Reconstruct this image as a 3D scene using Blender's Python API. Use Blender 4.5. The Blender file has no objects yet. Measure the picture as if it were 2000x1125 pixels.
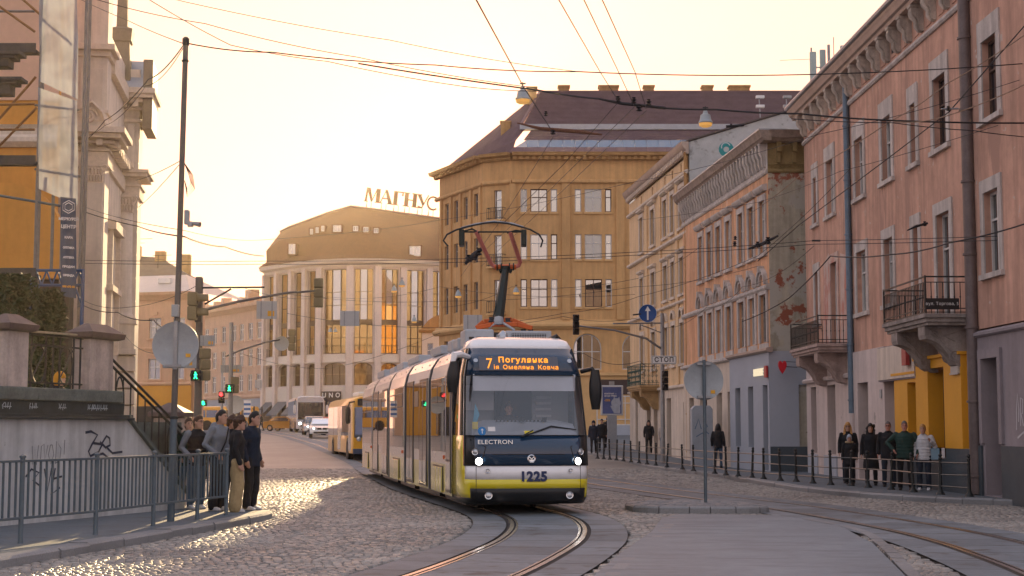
import bpy, bmesh, math, random
import numpy as np
from mathutils import Vector, Matrix, Euler
R = math.radians
random.seed(7)
sc = bpy.context.scene
col = sc.collection

# ------------------------------------------------------------------ camera, sky, sun, exposure
CAMZ = 1.62
TH = math.atan((838 - 562.5) / 3000.0)
cam = bpy.data.cameras.new('camera')
cam.sensor_width = 36.0
cam.lens = 54.0
cam.clip_start = 0.1
cam.clip_end = 6000.0
camo = bpy.data.objects.new('camera', cam)
col.objects.link(camo)
camo.location = (0, 0, CAMZ)
camo.rotation_euler = (math.pi / 2 + TH, 0, 0)
sc.camera = camo

SUN_EL, SUN_AZ = R(10.9), R(-0.9)          # low evening sun down the street, azimuth from +Y towards +X
world = bpy.data.worlds.new('World')
sc.world = world
world.use_nodes = True
wn = world.node_tree.nodes
wl = world.node_tree.links
wn.clear()
sky = wn.new('ShaderNodeTexSky')
sky.sky_type = 'NISHITA'
sky.sun_disc = False
sky.sun_elevation = SUN_EL
sky.sun_rotation = SUN_AZ
sky.altitude = 300
sky.air_density = 1.0
sky.dust_density = 3.0
sky.ozone_density = 1.0
# a film-like shoulder over the whole dome: each channel raised to a power, then scaled
sep = wn.new('ShaderNodeSeparateColor'); com = wn.new('ShaderNodeCombineColor')
wl.new(sky.outputs['Color'], sep.inputs[0])
for i, (g_, k_, a_) in enumerate(((.28, .44, .0045), (.13, .39, .003), (-.1, .482, .006))):
    pw = wn.new('ShaderNodeMath'); pw.operation = 'POWER'; pw.inputs[1].default_value = g_
    ml = wn.new('ShaderNodeMath'); ml.operation = 'MULTIPLY'; ml.inputs[1].default_value = k_ / 0.12
    ad = wn.new('ShaderNodeMath'); ad.operation = 'MULTIPLY_ADD'; ad.inputs[1].default_value = a_ / 0.12
    wl.new(sep.outputs[i], pw.inputs[0]); wl.new(pw.outputs[0], ml.inputs[0]); wl.new(sep.outputs[i], ad.inputs[0]); wl.new(ml.outputs[0], ad.inputs[2]); wl.new(ad.outputs[0], com.inputs[i])
bg = wn.new('ShaderNodeBackground')
bg.inputs['Strength'].default_value = 0.12
wo = wn.new('ShaderNodeOutputWorld')
wl.new(com.outputs[0], bg.inputs['Color'])
wl.new(bg.outputs['Background'], wo.inputs['Surface'])

sun = bpy.data.lights.new('sun', 'SUN')
sun.energy = 5.0
sun.angle = R(0.6)
sun.color = (1.0, 0.72, 0.38)
suno = bpy.data.objects.new('sun', sun)
col.objects.link(suno)
sdir = Vector((math.sin(SUN_AZ) * math.cos(SUN_EL), math.cos(SUN_AZ) * math.cos(SUN_EL), math.sin(SUN_EL)))
suno.rotation_euler = sdir.to_track_quat('Z', 'Y').to_euler()
suno.location = (0, 0, 60)

sc.view_settings.view_transform = 'Standard'
sc.view_settings.look = 'None'
sc.view_settings.exposure = 0.8
sc.view_settings.gamma = 1.0
sc.view_settings.use_curve_mapping = False
sc.render.engine = 'CYCLES'
cy = sc.cycles
cy.max_bounces = 6
cy.diffuse_bounces = 3
cy.glossy_bounces = 4
cy.transmission_bounces = 6
cy.transparent_max_bounces = 10
cy.use_denoising = True
cy.use_adaptive_sampling = True
cy.adaptive_threshold = 0.012
cy.sample_clamp_indirect = 6.0
cy.caustics_reflective = False
cy.caustics_refractive = False

# ------------------------------------------------------------------ measuring: a pixel of the 2000 px photograph at a known depth or height
CT, ST = math.cos(TH), math.sin(TH)
def ray(px, py):
    a, b = (px - 1000) / 3000.0, (562.5 - py) / 3000.0
    return Vector((a, CT - b * ST, ST + b * CT))
def at(px, py, Y):
    d = ray(px, py); t = Y / d.y
    return Vector((d.x * t, Y, CAMZ + d.z * t))
def gr(px, py, z=0.0):
    d = ray(px, py); t = (z - CAMZ) / d.z
    return Vector((d.x * t, d.y * t, z))
GZ = [(-500, 0), (64, 0), (80, .3), (95, .68), (115, 1.05), (150, 1.42), (220, 1.75), (4000, 1.8)]
def gz(y):
    for (a, za), (b, zb) in zip(GZ, GZ[1:]):
        if y <= b:
            return za + (zb - za) * (y - a) / (b - a)
    return 1.8

# ------------------------------------------------------------------ scene graph helpers
def link(o, parent=None):
    col.objects.link(o)
    if parent is not None:
        o.parent = parent
    return o
def tag(o, label, cat, group=None, kind=None):
    if label: o['label'] = label
    if cat: o['category'] = cat
    if group: o['group'] = group
    if kind: o['kind'] = kind
    return o
def thing(name, label, cat, loc=(0, 0, 0), rz=0.0, group=None):
    o = bpy.data.objects.new(name, None)
    o.empty_display_size = .3
    link(o)
    o.location = loc
    o.rotation_euler = (0, 0, rz)
    return tag(o, label, cat, group)
def inst(o, parent, loc=(0, 0, 0), rot=(0, 0, 0), scale=None, name=None):
    c = bpy.data.objects.new(name or o.name.split('.')[0], o.data)
    link(c, parent)
    c.location = loc
    c.rotation_euler = rot
    if scale: c.scale = scale
    return c
def dup(root, loc, rz, label=None, group=None):
    r = root.copy(); link(r); r.location = loc; r.rotation_euler = (0, 0, rz)
    if label: r['label'] = label
    if group: r['group'] = group
    for ch in list(root.children):
        c = ch.copy(); link(c, r)
        for g in list(ch.children):
            link(g.copy(), c)
    return r
def smooth(me, ang=35):
    me.polygons.foreach_set('use_smooth', [True] * len(me.polygons))
    me.set_sharp_from_angle(angle=R(ang))

class MB:
    """collects polygons, then links them as one mesh object"""
    def __init__(s):
        s.v = []; s.f = []; s.mi = []; s.m = 0; s.T = None
    def add(s, vs, fs):
        n = len(s.v)
        if s.T is not None:
            vs = [s.T @ Vector(p) for p in vs]
        s.v += [tuple(p) for p in vs]
        s.f += [tuple(n + i for i in f) for f in fs]
        s.mi += [s.m] * len(fs)
        return s
    def quad(s, a, b, c, d): return s.add([a, b, c, d], [(0, 1, 2, 3)])
    def poly(s, pts): return s.add(pts, [tuple(range(len(pts)))])
    def box(s, x0, x1, y0, y1, z0, z1):
        return s.add([(x0, y0, z0), (x1, y0, z0), (x1, y1, z0), (x0, y1, z0), (x0, y0, z1), (x1, y0, z1), (x1, y1, z1), (x0, y1, z1)],
                     [(0, 3, 2, 1), (4, 5, 6, 7), (0, 1, 5, 4), (1, 2, 6, 5), (2, 3, 7, 6), (3, 0, 4, 7)])
    def cbox(s, c, sx, sy, sz): return s.box(c[0] - sx / 2, c[0] + sx / 2, c[1] - sy / 2, c[1] + sy / 2, c[2] - sz / 2, c[2] + sz / 2)
    def bar(s, p, q, w, h, up=(0, 0, 1)):
        p, q = Vector(p), Vector(q); d = (q - p).normalized()
        a = d.cross(Vector(up))
        if a.length < 1e-4: a = d.cross(Vector((0, 1, 0)))
        a.normalize(); b = a.cross(d)
        a *= w / 2; b *= h / 2
        return s.add([p - a - b, p + a - b, p + a + b, p - a + b, q - a - b, q + a - b, q + a + b, q - a + b],
                     [(0, 1, 2, 3), (7, 6, 5, 4), (0, 4, 5, 1), (1, 5, 6, 2), (2, 6, 7, 3), (3, 7, 4, 0)])
    def tube(s, pts, r, n=8, cap=True):
        pts = [Vector(p) for p in pts]; k = len(pts)
        rs = r if isinstance(r, (list, tuple)) else [r] * k
        vs = []; pa = None
        for i, p in enumerate(pts):
            d = (pts[min(i + 1, k - 1)] - pts[max(i - 1, 0)]).normalized()
            if pa is None:
                a = d.cross(Vector((0, 0, 1)))
                if a.length < 1e-3: a = d.cross(Vector((0, 1, 0)))
            else:
                a = pa - d * pa.dot(d)
            a.normalize(); pa = a; b = d.cross(a)
            for j in range(n):
                t = 2 * math.pi * j / n
                vs.append(p + (a * math.cos(t) + b * math.sin(t)) * rs[i])
        fs = [(i * n + j, i * n + (j + 1) % n, (i + 1) * n + (j + 1) % n, (i + 1) * n + j) for i in range(k - 1) for j in range(n)]
        if cap: fs += [tuple(reversed(range(n))), tuple((k - 1) * n + j for j in range(n))]
        return s.add(vs, fs)
    def lathe(s, prof, n=16, c=(0, 0, 0), axis='z', cap=True, a0=0.0, a1=2 * math.pi):
        full = abs(a1 - a0 - 2 * math.pi) < 1e-6
        m = n if full else n + 1
        vs = []
        for r, z in prof:
            for j in range(m):
                t = a0 + (a1 - a0) * j / n
                x, y = r * math.cos(t), r * math.sin(t)
                p = (x, y, z) if axis == 'z' else ((x, z, y) if axis == 'y' else (z, x, y))
                vs.append((p[0] + c[0], p[1] + c[1], p[2] + c[2]))
        k = len(prof)
        fs = [(i * m + j, i * m + (j + 1) % m, (i + 1) * m + (j + 1) % m, (i + 1) * m + j) for i in range(k - 1) for j in range(n)]
        if cap and full: fs += [tuple(reversed(range(m))), tuple((k - 1) * m + j for j in range(m))]
        return s.add(vs, fs)
    def prism(s, poly, d0, d1, axis='y'):
        """2-D outline pushed along an axis: 'y' takes (x,z), 'x' takes (y,z), 'z' takes (x,y)"""
        def P(p, d): return (p[0], d, p[1]) if axis == 'y' else ((d, p[0], p[1]) if axis == 'x' else (p[0], p[1], d))
        n = len(poly)
        return s.add([P(p, d0) for p in poly] + [P(p, d1) for p in poly],
                     [tuple(range(n)), tuple(reversed(range(n, 2 * n)))] + [(i, n + i, n + (i + 1) % n, (i + 1) % n) for i in range(n)])
    def loft(s, secs, closed=True, caps=True):
        n = len(secs[0]); vs = [p for q in secs for p in q]; k = len(secs)
        fs = [(i * n + j, i * n + (j + 1) % n, (i + 1) * n + (j + 1) % n, (i + 1) * n + j) for i in range(k - 1) for j in range(n if closed else n - 1)]
        if caps: fs += [tuple(reversed(range(n))), tuple((k - 1) * n + j for j in range(n))]
        return s.add(vs, fs)
    def mesh(s, name, mats):
        me = bpy.data.meshes.new(name)
        me.from_pydata(s.v, [], s.f)
        for m in (mats if isinstance(mats, (list, tuple)) else [mats]): me.materials.append(m)
        if any(s.mi): me.polygons.foreach_set('material_index', s.mi)
        bm = bmesh.new(); bm.from_mesh(me)
        bmesh.ops.recalc_face_normals(bm, faces=bm.faces)
        bm.to_mesh(me); bm.free()
        return me
    def build(s, name, mats, parent=None, bevel=0, sm=None, loc=None, rot=None, seg=2):
        me = s.mesh(name, mats)
        o = bpy.data.objects.new(name, me); link(o, parent)
        if sm: smooth(me, sm)
        if bevel:
            b = o.modifiers.new('bevel', 'BEVEL'); b.width = bevel; b.segments = seg; b.limit_method = 'ANGLE'; b.angle_limit = R(40)
        if loc is not None: o.location = loc
        if rot is not None: o.rotation_euler = rot
        return o

def text_mesh(s, size, mat, extrude=.004, spacing=1.0, align='CENTER', bold=0.0, name='lettering', sx=1.0, shear=0):
    cu = bpy.data.curves.new(name, 'FONT')
    cu.body = s; cu.size = size; cu.extrude = extrude; cu.space_character = spacing; cu.offset = bold
    cu.align_x = align; cu.align_y = 'CENTER'; cu.resolution_u = 3; cu.shear = shear
    o = bpy.data.objects.new(name, cu); col.objects.link(o)
    dg = bpy.context.evaluated_depsgraph_get()
    me = bpy.data.meshes.new_from_object(o.evaluated_get(dg))
    bpy.data.objects.remove(o); bpy.data.curves.remove(cu)
    me.name = name
    if sx != 1.0: me.transform(Matrix.Diagonal((sx, 1, 1, 1)))
    me.materials.clear(); me.materials.append(mat)
    return me
def lettering(s, size, mat, parent, loc, rot=(math.pi / 2, 0, 0), **k):
    """text that faces local -y"""
    o = bpy.data.objects.new('lettering', text_mesh(s, size, mat, **k)); link(o, parent)
    o.location = loc; o.rotation_euler = rot
    return o

# ------------------------------------------------------------------ materials
def mat(name, c, rough=.75, metal=0., var=.12, vs=2.5, bump=0., bs=60., spec=.4, streak=0., stain=None, rand=0., coat=0., local=False, alpha=None, emit=None):
    m = bpy.data.materials.new(name); m.use_nodes = True
    nt = m.node_tree; N = nt.nodes; L = nt.links
    b = N['Principled BSDF']
    b.inputs['Roughness'].default_value = rough
    b.inputs['Metallic'].default_value = metal
    b.inputs['Specular IOR Level'].default_value = spec
    if coat:
        b.inputs['Coat Weight'].default_value = coat; b.inputs['Coat Roughness'].default_value = .06
    if emit:
        b.inputs['Emission Color'].default_value = (*emit[0], 1); b.inputs['Emission Strength'].default_value = emit[1]
    c4 = (*c, 1)
    if var == 0 and not bump and not streak and not stain and not rand:
        b.inputs['Base Color'].default_value = c4
        return m
    if local:
        tc = N.new('ShaderNodeTexCoord'); P = tc.outputs['Object']
    else:
        g = N.new('ShaderNodeNewGeometry'); P = g.outputs['Position']
    def noise(scale, detail=5, mapping=None, rg=.6):
        n = N.new('ShaderNodeTexNoise'); n.inputs['Scale'].default_value = scale; n.inputs['Detail'].default_value = detail; n.inputs['Roughness'].default_value = rg
        src = P
        if mapping:
            mp = N.new('ShaderNodeMapping'); mp.inputs['Scale'].default_value = mapping; L.new(P, mp.inputs['Vector']); src = mp.outputs['Vector']
        L.new(src, n.inputs['Vector'])
        return n.outputs['Fac']
    def mr(x, a, b_, c_, d):
        n = N.new('ShaderNodeMapRange'); n.inputs[1].default_value = a; n.inputs[2].default_value = b_; n.inputs[3].default_value = c_; n.inputs[4].default_value = d
        L.new(x, n.inputs[0]); return n.outputs[0]
    def mul(x, y):
        n = N.new('ShaderNodeMath'); n.operation = 'MULTIPLY'; L.new(x, n.inputs[0])
        if isinstance(y, (int, float)): n.inputs[1].default_value = y
        else: L.new(y, n.inputs[1])
        return n.outputs[0]
    v = mr(noise(vs), .28, .72, 1 - var, 1 + var)
    if var: v = mul(v, mr(noise(vs * 6.7), .3, .7, 1 - var * .5, 1 + var * .5))
    if streak:
        v = mul(v, mr(noise(3.2, 4, (1, 1, .09)), .35, .62, 1 - streak, 1.0))
    if rand:
        oi = N.new('ShaderNodeObjectInfo'); v = mul(v, mr(oi.outputs['Random'], 0, 1, 1 - rand, 1 + rand))
    mx = N.new('ShaderNodeMix'); mx.data_type = 'RGBA'; mx.blend_type = 'MULTIPLY'; mx.inputs['Factor'].default_value = 1
    mx.inputs['A'].default_value = c4; L.new(v, mx.inputs['B'])
    out = mx.outputs['Result']
    for st in (stain or []):
        sc_, th, w, cc = st[:4]
        f = mr(noise(sc_, 7, st[4] if len(st) > 4 else None, .65), th, th + w, 0, 1)
        m2 = N.new('ShaderNodeMix'); m2.data_type = 'RGBA'; L.new(f, m2.inputs['Factor']); L.new(out, m2.inputs['A']); m2.inputs['B'].default_value = (*cc, 1)
        out = m2.outputs['Result']
    L.new(out, b.inputs['Base Color'])
    if bump:
        bp = N.new('ShaderNodeBump'); bp.inputs['Strength'].default_value = bump; bp.inputs['Distance'].default_value = .02
        L.new(noise(bs, 6), bp.inputs['Height']); L.new(bp.outputs['Normal'], b.inputs['Normal'])
    return m
def emis(name, c, s):
    return mat(name, (.02, .02, .02), var=0, emit=(c, s))
def glass_mat(name, tintc, refl=.18, rough=.01, dark=(.015, .02, .03), through=0.):
    """window glass: reflects more at grazing angles, behind it a dark room (through=0) or what is really there"""
    m = bpy.data.materials.new(name); m.use_nodes = True
    N = m.node_tree.nodes; L = m.node_tree.links; N.clear()
    gl = N.new('ShaderNodeBsdfGlossy'); gl.inputs['Color'].default_value = (*tintc, 1); gl.inputs['Roughness'].default_value = rough
    fr = N.new('ShaderNodeFresnel'); fr.inputs['IOR'].default_value = 1.55
    mr_ = N.new('ShaderNodeMapRange'); mr_.inputs[1].default_value = 0; mr_.inputs[2].default_value = 1; mr_.inputs[3].default_value = refl; mr_.inputs[4].default_value = 1
    L.new(fr.outputs[0], mr_.inputs[0])
    if through:
        un = N.new('ShaderNodeBsdfTransparent'); un.inputs['Color'].default_value = (through, through, through * 1.03, 1)
    else:
        un = N.new('ShaderNodeBsdfDiffuse'); un.inputs['Color'].default_value = (*dark, 1)
    mx = N.new('ShaderNodeMixShader'); L.new(mr_.outputs[0], mx.inputs[0]); L.new(un.outputs[0], mx.inputs[1]); L.new(gl.outputs[0], mx.inputs[2])
    o = N.new('ShaderNodeOutputMaterial'); L.new(mx.outputs[0], o.inputs['Surface'])
    return m

GLASS = glass_mat('window_glass', (.92, .95, .95), .16)
GLASS2 = glass_mat('window_glass_curtained', (.9, .95, .95), .22, .02, (.2, .2, .19))
GLASS_SKY = glass_mat('coated_glass', (.95, .98, .95), .5, .01, (.05, .05, .05))
GLASS_DARK = glass_mat('dark_glass', (.8, .85, .9), .05, .01, (.01, .012, .015))
WFRAME = mat('white_window_paint', (.62, .61, .58), .5, var=.1)
WFRAME_OLD = mat('old_window_paint', (.38, .34, .3), .7, var=.2, vs=8)
WFRAME_BR = mat('brown_window_wood', (.09, .05, .035), .6, var=.2)
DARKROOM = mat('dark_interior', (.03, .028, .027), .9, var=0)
IRON = mat('dark_wrought_iron', (.03, .034, .034), .5, .3, var=.25, vs=9)
STEELGREY = mat('grey_galvanised_steel', (.30, .31, .32), .42, .75, var=.12, vs=5)
POLED = mat('dark_brown_grey_pole', (.115, .105, .1), .5, .25, var=.15, vs=4)
POLE_BLUE = mat('bluegrey_painted_steel', (.10, .135, .16), .45, .2, var=.15, vs=6)
BLACK = mat('black_plastic', (.015, .015, .016), .45, var=0)
RUBBER = mat('tyre_rubber', (.02, .02, .02), .85, var=0)
CABLE = mat('black_cable', (.02, .02, .022), .6, var=0)
CHROME = mat('bright_metal', (.7, .7, .7), .15, 1., var=0)
WHITEP = mat('white_paint', (.78, .77, .75), .4, var=.05)
SIGNBACK = mat('grey_sign_back', (.34, .37, .39), .5, .3, var=.1, vs=7)
STICKER = mat('orange_sticker', (.75, .38, .03), .6, var=0)

# ------------------------------------------------------------------ walls with real openings, and windows
def arch_pts(u0, u1, wtop, n=10, rise=None):
    r = (u1 - u0) / 2; c = (u0 + u1) / 2; rise = rise or r
    return [(c - r * math.cos(math.pi * i / n), wtop - rise + rise * math.sin(math.pi * i / n)) for i in range(n + 1)]
def wall_mb(mb, U0, U1, W0, W1, ops, depth=.25, y=0., backs=False):
    """front skin at local y facing -y, with reveals into the wall; ops: (u0,u1,w0,w1[,rise of arch])"""
    us = sorted({U0, U1, *[o[0] for o in ops], *[o[1] for o in ops]}); ws = sorted({W0, W1, *[o[2] for o in ops], *[o[3] for o in ops]})
    us = [u for u in us if U0 - 1e-6 <= u <= U1 + 1e-6]; ws = [w for w in ws if W0 - 1e-6 <= w <= W1 + 1e-6]
    for a, b in zip(us, us[1:]):
        run = None
        for c, d in zip(ws, ws[1:]):
            hole = any(o[0] - 1e-6 <= a and b <= o[1] + 1e-6 and o[2] - 1e-6 <= c and d <= o[3] + 1e-6 for o in ops)
            if hole:
                if run: mb.quad((a, y, run[0]), (b, y, run[0]), (b, y, run[1]), (a, y, run[1])); run = None
            else: run = (run[0], d) if run else (c, d)
        if run: mb.quad((a, y, run[0]), (b, y, run[0]), (b, y, run[1]), (a, y, run[1]))
    for o in ops:
        u0, u1, w0, w1 = o[:4]; rise = o[4] if len(o) > 4 else 0; dd = o[5] if len(o) > 5 else depth
        yb = y + dd; ws_ = w1 - rise
        mb.quad((u0, y, w0), (u0, yb, w0), (u0, yb, ws_), (u0, y, ws_))
        mb.quad((u1, y, w0), (u1, y, ws_), (u1, yb, ws_), (u1, yb, w0))
        mb.quad((u0, y, w0), (u1, y, w0), (u1, yb, w0), (u0, yb, w0))
        if rise:
            p = arch_pts(u0, u1, w1, 10, rise)
            for (a, wa), (b, wb) in zip(p, p[1:]):
                mb.quad((a, y, wa), (b, y, wb), (b, yb, wb), (a, yb, wa))
                mb.quad((a, y, wa), (a, y, w1), (b, y, w1), (b, y, wb)) if max(wa, wb) < w1 - 1e-6 else mb.poly([(a, y, wa), (a, y, w1), (b, y, w1), (b, y, wb)][1 if abs(wa - w1) < 1e-6 else 0:(3 if abs(wb - w1) < 1e-6 else 4)])
        else:
            mb.quad((u0, y, w1), (u0, yb, w1), (u1, yb, w1), (u1, y, w1))
_WC = {}
def window(parent, u, w, W, H, y, frame=WFRAME, glass=GLASS, fw=.06, mull=1, trans=(.68,), rise=0, sill=None, tilt=True, panes=None):
    """window frame as a part with glass panes as sub-parts; (u,w) is the lower left corner in the facade"""
    key = (round(W, 2), round(H, 2), frame.name, glass.name, fw, mull, trans, rise)
    if key not in _WC:
        f = MB(); d0, d1 = -.03, .05
        hs = H - rise
        f.box(0, fw, d0, d1, 0, hs); f.box(W - fw, W, d0, d1, 0, hs); f.box(fw, W - fw, d0, d1, 0, fw)
        if rise:
            o = arch_pts(0, W, H, 10, rise); i_ = arch_pts(fw, W - fw, H - fw, 10, rise - fw * .3)
            for k in range(10):
                f.add([(o[k][0], d0, o[k][1]), (o[k + 1][0], d0, o[k + 1][1]), (i_[k + 1][0], d0, i_[k + 1][1]), (i_[k][0], d0, i_[k][1]),
                       (o[k][0], d1, o[k][1]), (o[k + 1][0], d1, o[k + 1][1]), (i_[k + 1][0], d1, i_[k + 1][1]), (i_[k][0], d1, i_[k][1])],
                      [(0, 1, 2, 3), (7, 6, 5, 4), (3, 2, 6, 7)])
        else: f.box(fw, W - fw, d0, d1, H - fw, H)
        tw = fw * .8
        ts = [t * H for t in trans]
        for t in ts: f.box(fw, W - fw, d0 - .006, d1, t - tw / 2, t + tw / 2)
        for k in range(mull):
            x = W * (k + 1) / (mull + 1)
            f.box(x - tw / 2, x + tw / 2, d0 - .012, d1 - .003, fw, H - fw)
        g = MB()
        if rise: g.poly([(fw * .5, 0.02, fw * .5), (W - fw * .5, 0.02, fw * .5)] + [(a, .02, b) for a, b in reversed(arch_pts(fw * .5, W - fw * .5, H - fw * .5, 10, rise))])
        else: g.quad((fw * .5, .02, fw * .5), (W - fw * .5, .02, fw * .5), (W - fw * .5, .02, H - fw * .5), (fw * .5, .02, H - fw * .5))
        _WC[key] = (f.mesh('window', frame), g.mesh('pane', glass))
    fm, gm = _WC[key]
    o = bpy.data.objects.new('window', fm); link(o, parent); o.location = (u, y, w)
    p = bpy.data.objects.new('pane', gm); link(p, o)
    if tilt: p.rotation_euler = (random.uniform(-.008, .008), 0, random.uniform(-.008, .008))
    return o
def slab(mb, u0, u1, w0, w1, out, y=0.):
    mb.box(u0, u1, y - out, y + .004, w0, w1)
def surround_mb(mb, u0, u1, w0, w1, t, out, y=0., bottom=True, top=None):
    """raised plaster frame round an opening, butted at the corners"""
    top = t if top is None else top
    mb.box(u0 - t, u0, y - out, y + .003, w0, w1); mb.box(u1, u1 + t, y - out, y + .003, w0, w1)
    mb.box(u0 - t, u1 + t, y - out - .004, y + .003, w1, w1 + top)
    if bottom: mb.box(u0 - t - .04, u1 + t + .04, y - out - .06, y + .003, w0 - .12, w0)
def cornice(mb, u0, u1, prof, y=0., ends=True):
    """prof: list of (out, w) from bottom to top, swept along u"""
    pts = [(y + .004, prof[0][1])] + [(y - o, w) for o, w in prof] + [(y + .004, prof[-1][1])]
    n = len(pts)
    mb.add([(u0, a, b) for a, b in pts] + [(u1, a, b) for a, b in pts],
           [(i, i + 1, n + i + 1, n + i) for i in range(n - 1)] + ([tuple(range(n)), tuple(reversed(range(n, 2 * n)))] if ends else []))
def facade_thing(name, label, A, B, z=0., cat='building', group=None):
    """an Empty whose local x runs along the facade from A to B (left to right seen from the street), local -y faces the street"""
    return thing(name, label, cat, (A[0], A[1], z), math.atan2(B[1] - A[1], B[0] - A[0]), group)
# ------------------------------------------------------------------ the ground
def stone_mat(name, c, rough, var, bump=.35, bs=70., spec=.5, r2=None):
    m = bpy.data.materials.new(name); m.use_nodes = True
    N = m.node_tree.nodes; L = m.node_tree.links; b = N['Principled BSDF']
    g = N.new('ShaderNodeNewGeometry')
    n1 = N.new('ShaderNodeTexNoise'); n1.inputs['Scale'].default_value = .35; n1.inputs['Detail'].default_value = 4; L.new(g.outputs['Position'], n1.inputs['Vector'])
    n2 = N.new('ShaderNodeTexNoise'); n2.inputs['Scale'].default_value = bs; n2.inputs['Detail'].default_value = 4; L.new(g.outputs['Position'], n2.inputs['Vector'])
    def mr(x, a, b_, c_, d):
        n = N.new('ShaderNodeMapRange'); n.inputs[1].default_value = a; n.inputs[2].default_value = b_; n.inputs[3].default_value = c_; n.inputs[4].default_value = d; L.new(x, n.inputs[0]); return n.outputs[0]
    def mul(x, y):
        n = N.new('ShaderNodeMath'); n.operation = 'MULTIPLY'; L.new(x, n.inputs[0]); L.new(y, n.inputs[1]); return n.outputs[0]
    v = mul(mr(g.outputs['Random Per Island'], 0, 1, 1 - var, 1 + var), mr(n1.outputs['Fac'], .3, .7, .75, 1.25))
    v = mul(v, mr(n2.outputs['Fac'], .3, .7, .85, 1.15))
    mx = N.new('ShaderNodeMix'); mx.data_type = 'RGBA'; mx.blend_type = 'MULTIPLY'; mx.inputs['Factor'].default_value = 1
    mx.inputs['A'].default_value = (*c, 1); L.new(v, mx.inputs['B']); L.new(mx.outputs['Result'], b.inputs['Base Color'])
    L.new(mr(n1.outputs['Fac'], .3, .7, rough - .06, rough + .1), b.inputs['Roughness'])
    b.inputs['Specular IOR Level'].default_value = spec
    bp = N.new('ShaderNodeBump'); bp.inputs['Strength'].default_value = bump; bp.inputs['Distance'].default_value = .01
    L.new(n2.outputs['Fac'], bp.inputs['Height']); L.new(bp.outputs['Normal'], b.inputs['Normal'])
    return m
COBBLE = stone_mat('granite_setts', (.265, .25, .228), .42, .3, spec=.45)
PAVER = stone_mat('grey_pavers', (.215, .225, .235), .5, .09, .15)
KERBM = stone_mat('kerb_granite', (.22, .225, .23), .6, .15, .4, 40)
SLABM = mat('track_concrete', (.16, .182, .2), .6, spec=.3, var=.18, vs=1.3, bump=.45, bs=50, rand=.2, stain=[(1.8, .55, .1, (.09, .088, .085)), (14, .66, .03, (.06, .06, .06))])
BED = mat('sandy_joints', (.045, .042, .038), .9, var=.3, vs=3)
PAVE = mat('pavement_asphalt', (.115, .14, .16), .7, var=.15, vs=1.2, bump=.3, bs=90, stain=[(1.6, .56, .08, (.1, .108, .115)), (9, .63, .04, (.05, .05, .05))])
FARROAD = mat('far_cobbles', (.2,.192,.18), .45, var=.25, vs=.3, bump=.5, bs=9)
RAIL = mat('polished_rail', (.8, .78, .75), .24, 1., var=.1, vs=3)
GROOVE = mat('rail_groove', (.02, .02, .02), .8, var=0)

# near bed under the stones, then the far road that climbs gently away
b = MB()
for x0, x1 in ((-40, 40),):
    b.quad((-60, -60, -.045), (60, -60, -.045), (60, 66.3, -.045), (-60, 66.3, -.045))
tag(b.build('road_bed', BED), None, None, kind='structure')
b = MB()
ys = [64.0, 72, 80, 95, 115, 130, 150, 180, 220, 400, 520]
for a, c in zip(ys, ys[1:]):
    b.quad((-420, a, gz(a) - .006), (420, a, gz(a) - .006), (420, c, gz(c) - .006), (-420, c, gz(c) - .006))
tag(b.build('far_road', FARROAD), None, None, kind='structure')
b = MB(); b.quad((-420, -320, -.1), (420, -320, -.1), (420, 67, -.1), (-420, 67, -.1))
tag(b.build('ground', PAVE), None, None, kind='structure')

def crv(pts, step=.5):
    """smooth curve through points (x,y), resampled"""
    P = [Vector((p[0], p[1])) for p in pts]; P = [P[0] * 2 - P[1]] + P + [P[-1] * 2 - P[-2]]
    out = []
    for i in range(1, len(P) - 2):
        n = max(2, int((P[i + 1] - P[i]).length / step))
        for k in range(n):
            t = k / n
            out.append(.5 * ((2 * P[i]) + (P[i + 1] - P[i - 1]) * t + (2 * P[i - 1] - 5 * P[i] + 4 * P[i + 1] - P[i + 2]) * t * t + (3 * P[i] - P[i - 1] - 3 * P[i + 1] + P[i + 2]) * t ** 3))
    out.append(P[-2])
    return out
def offs(path, d):
    """parallel curve, d metres to the left of travel"""
    o = []
    for i, p in enumerate(path):
        t = (path[min(i + 1, len(path) - 1)] - path[max(i - 1, 0)]).normalized()
        o.append(p + Vector((-t.y, t.x)) * d)
    return o
TA = crv([(-2.6, 8), (-1.55, 13), (-.62, 16.9), (-.03, 19.9), (.45, 23.2), (.6, 26.7), (.32, 30), (-.62, 35), (-1.45, 39.2), (-2.25, 43.7), (-3.2, 50), (-4.1, 56), (-7.2, 75), (-16, 115), (-24, 150)], .4)
TB = crv([(5.6, 8), (6.1, 15), (6.5, 19), (6.72, 23), (6.5, 27), (5.75, 32.5), (4.95, 36), (3.4, 43.4), (2.2, 50), (.2, 60), (-2.8, 75), (-12, 115), (-20, 150)], .4)
GA = .6
def ribbon(mb, path, d0, d1, z0, z1=None, y0=0, y1=999):
    a, c = offs(path, d0), offs(path, d1)
    z1 = z0 if z1 is None else z1
    for i in range(len(path) - 1):
        if y0 <= path[i].y <= y1:
            p, q = gz(path[i].y), gz(path[i + 1].y)
            mb.quad((*a[i], z0 + p), (*a[i + 1], z0 + q), (*c[i + 1], z1 + q), (*c[i], z1 + p))
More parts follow.
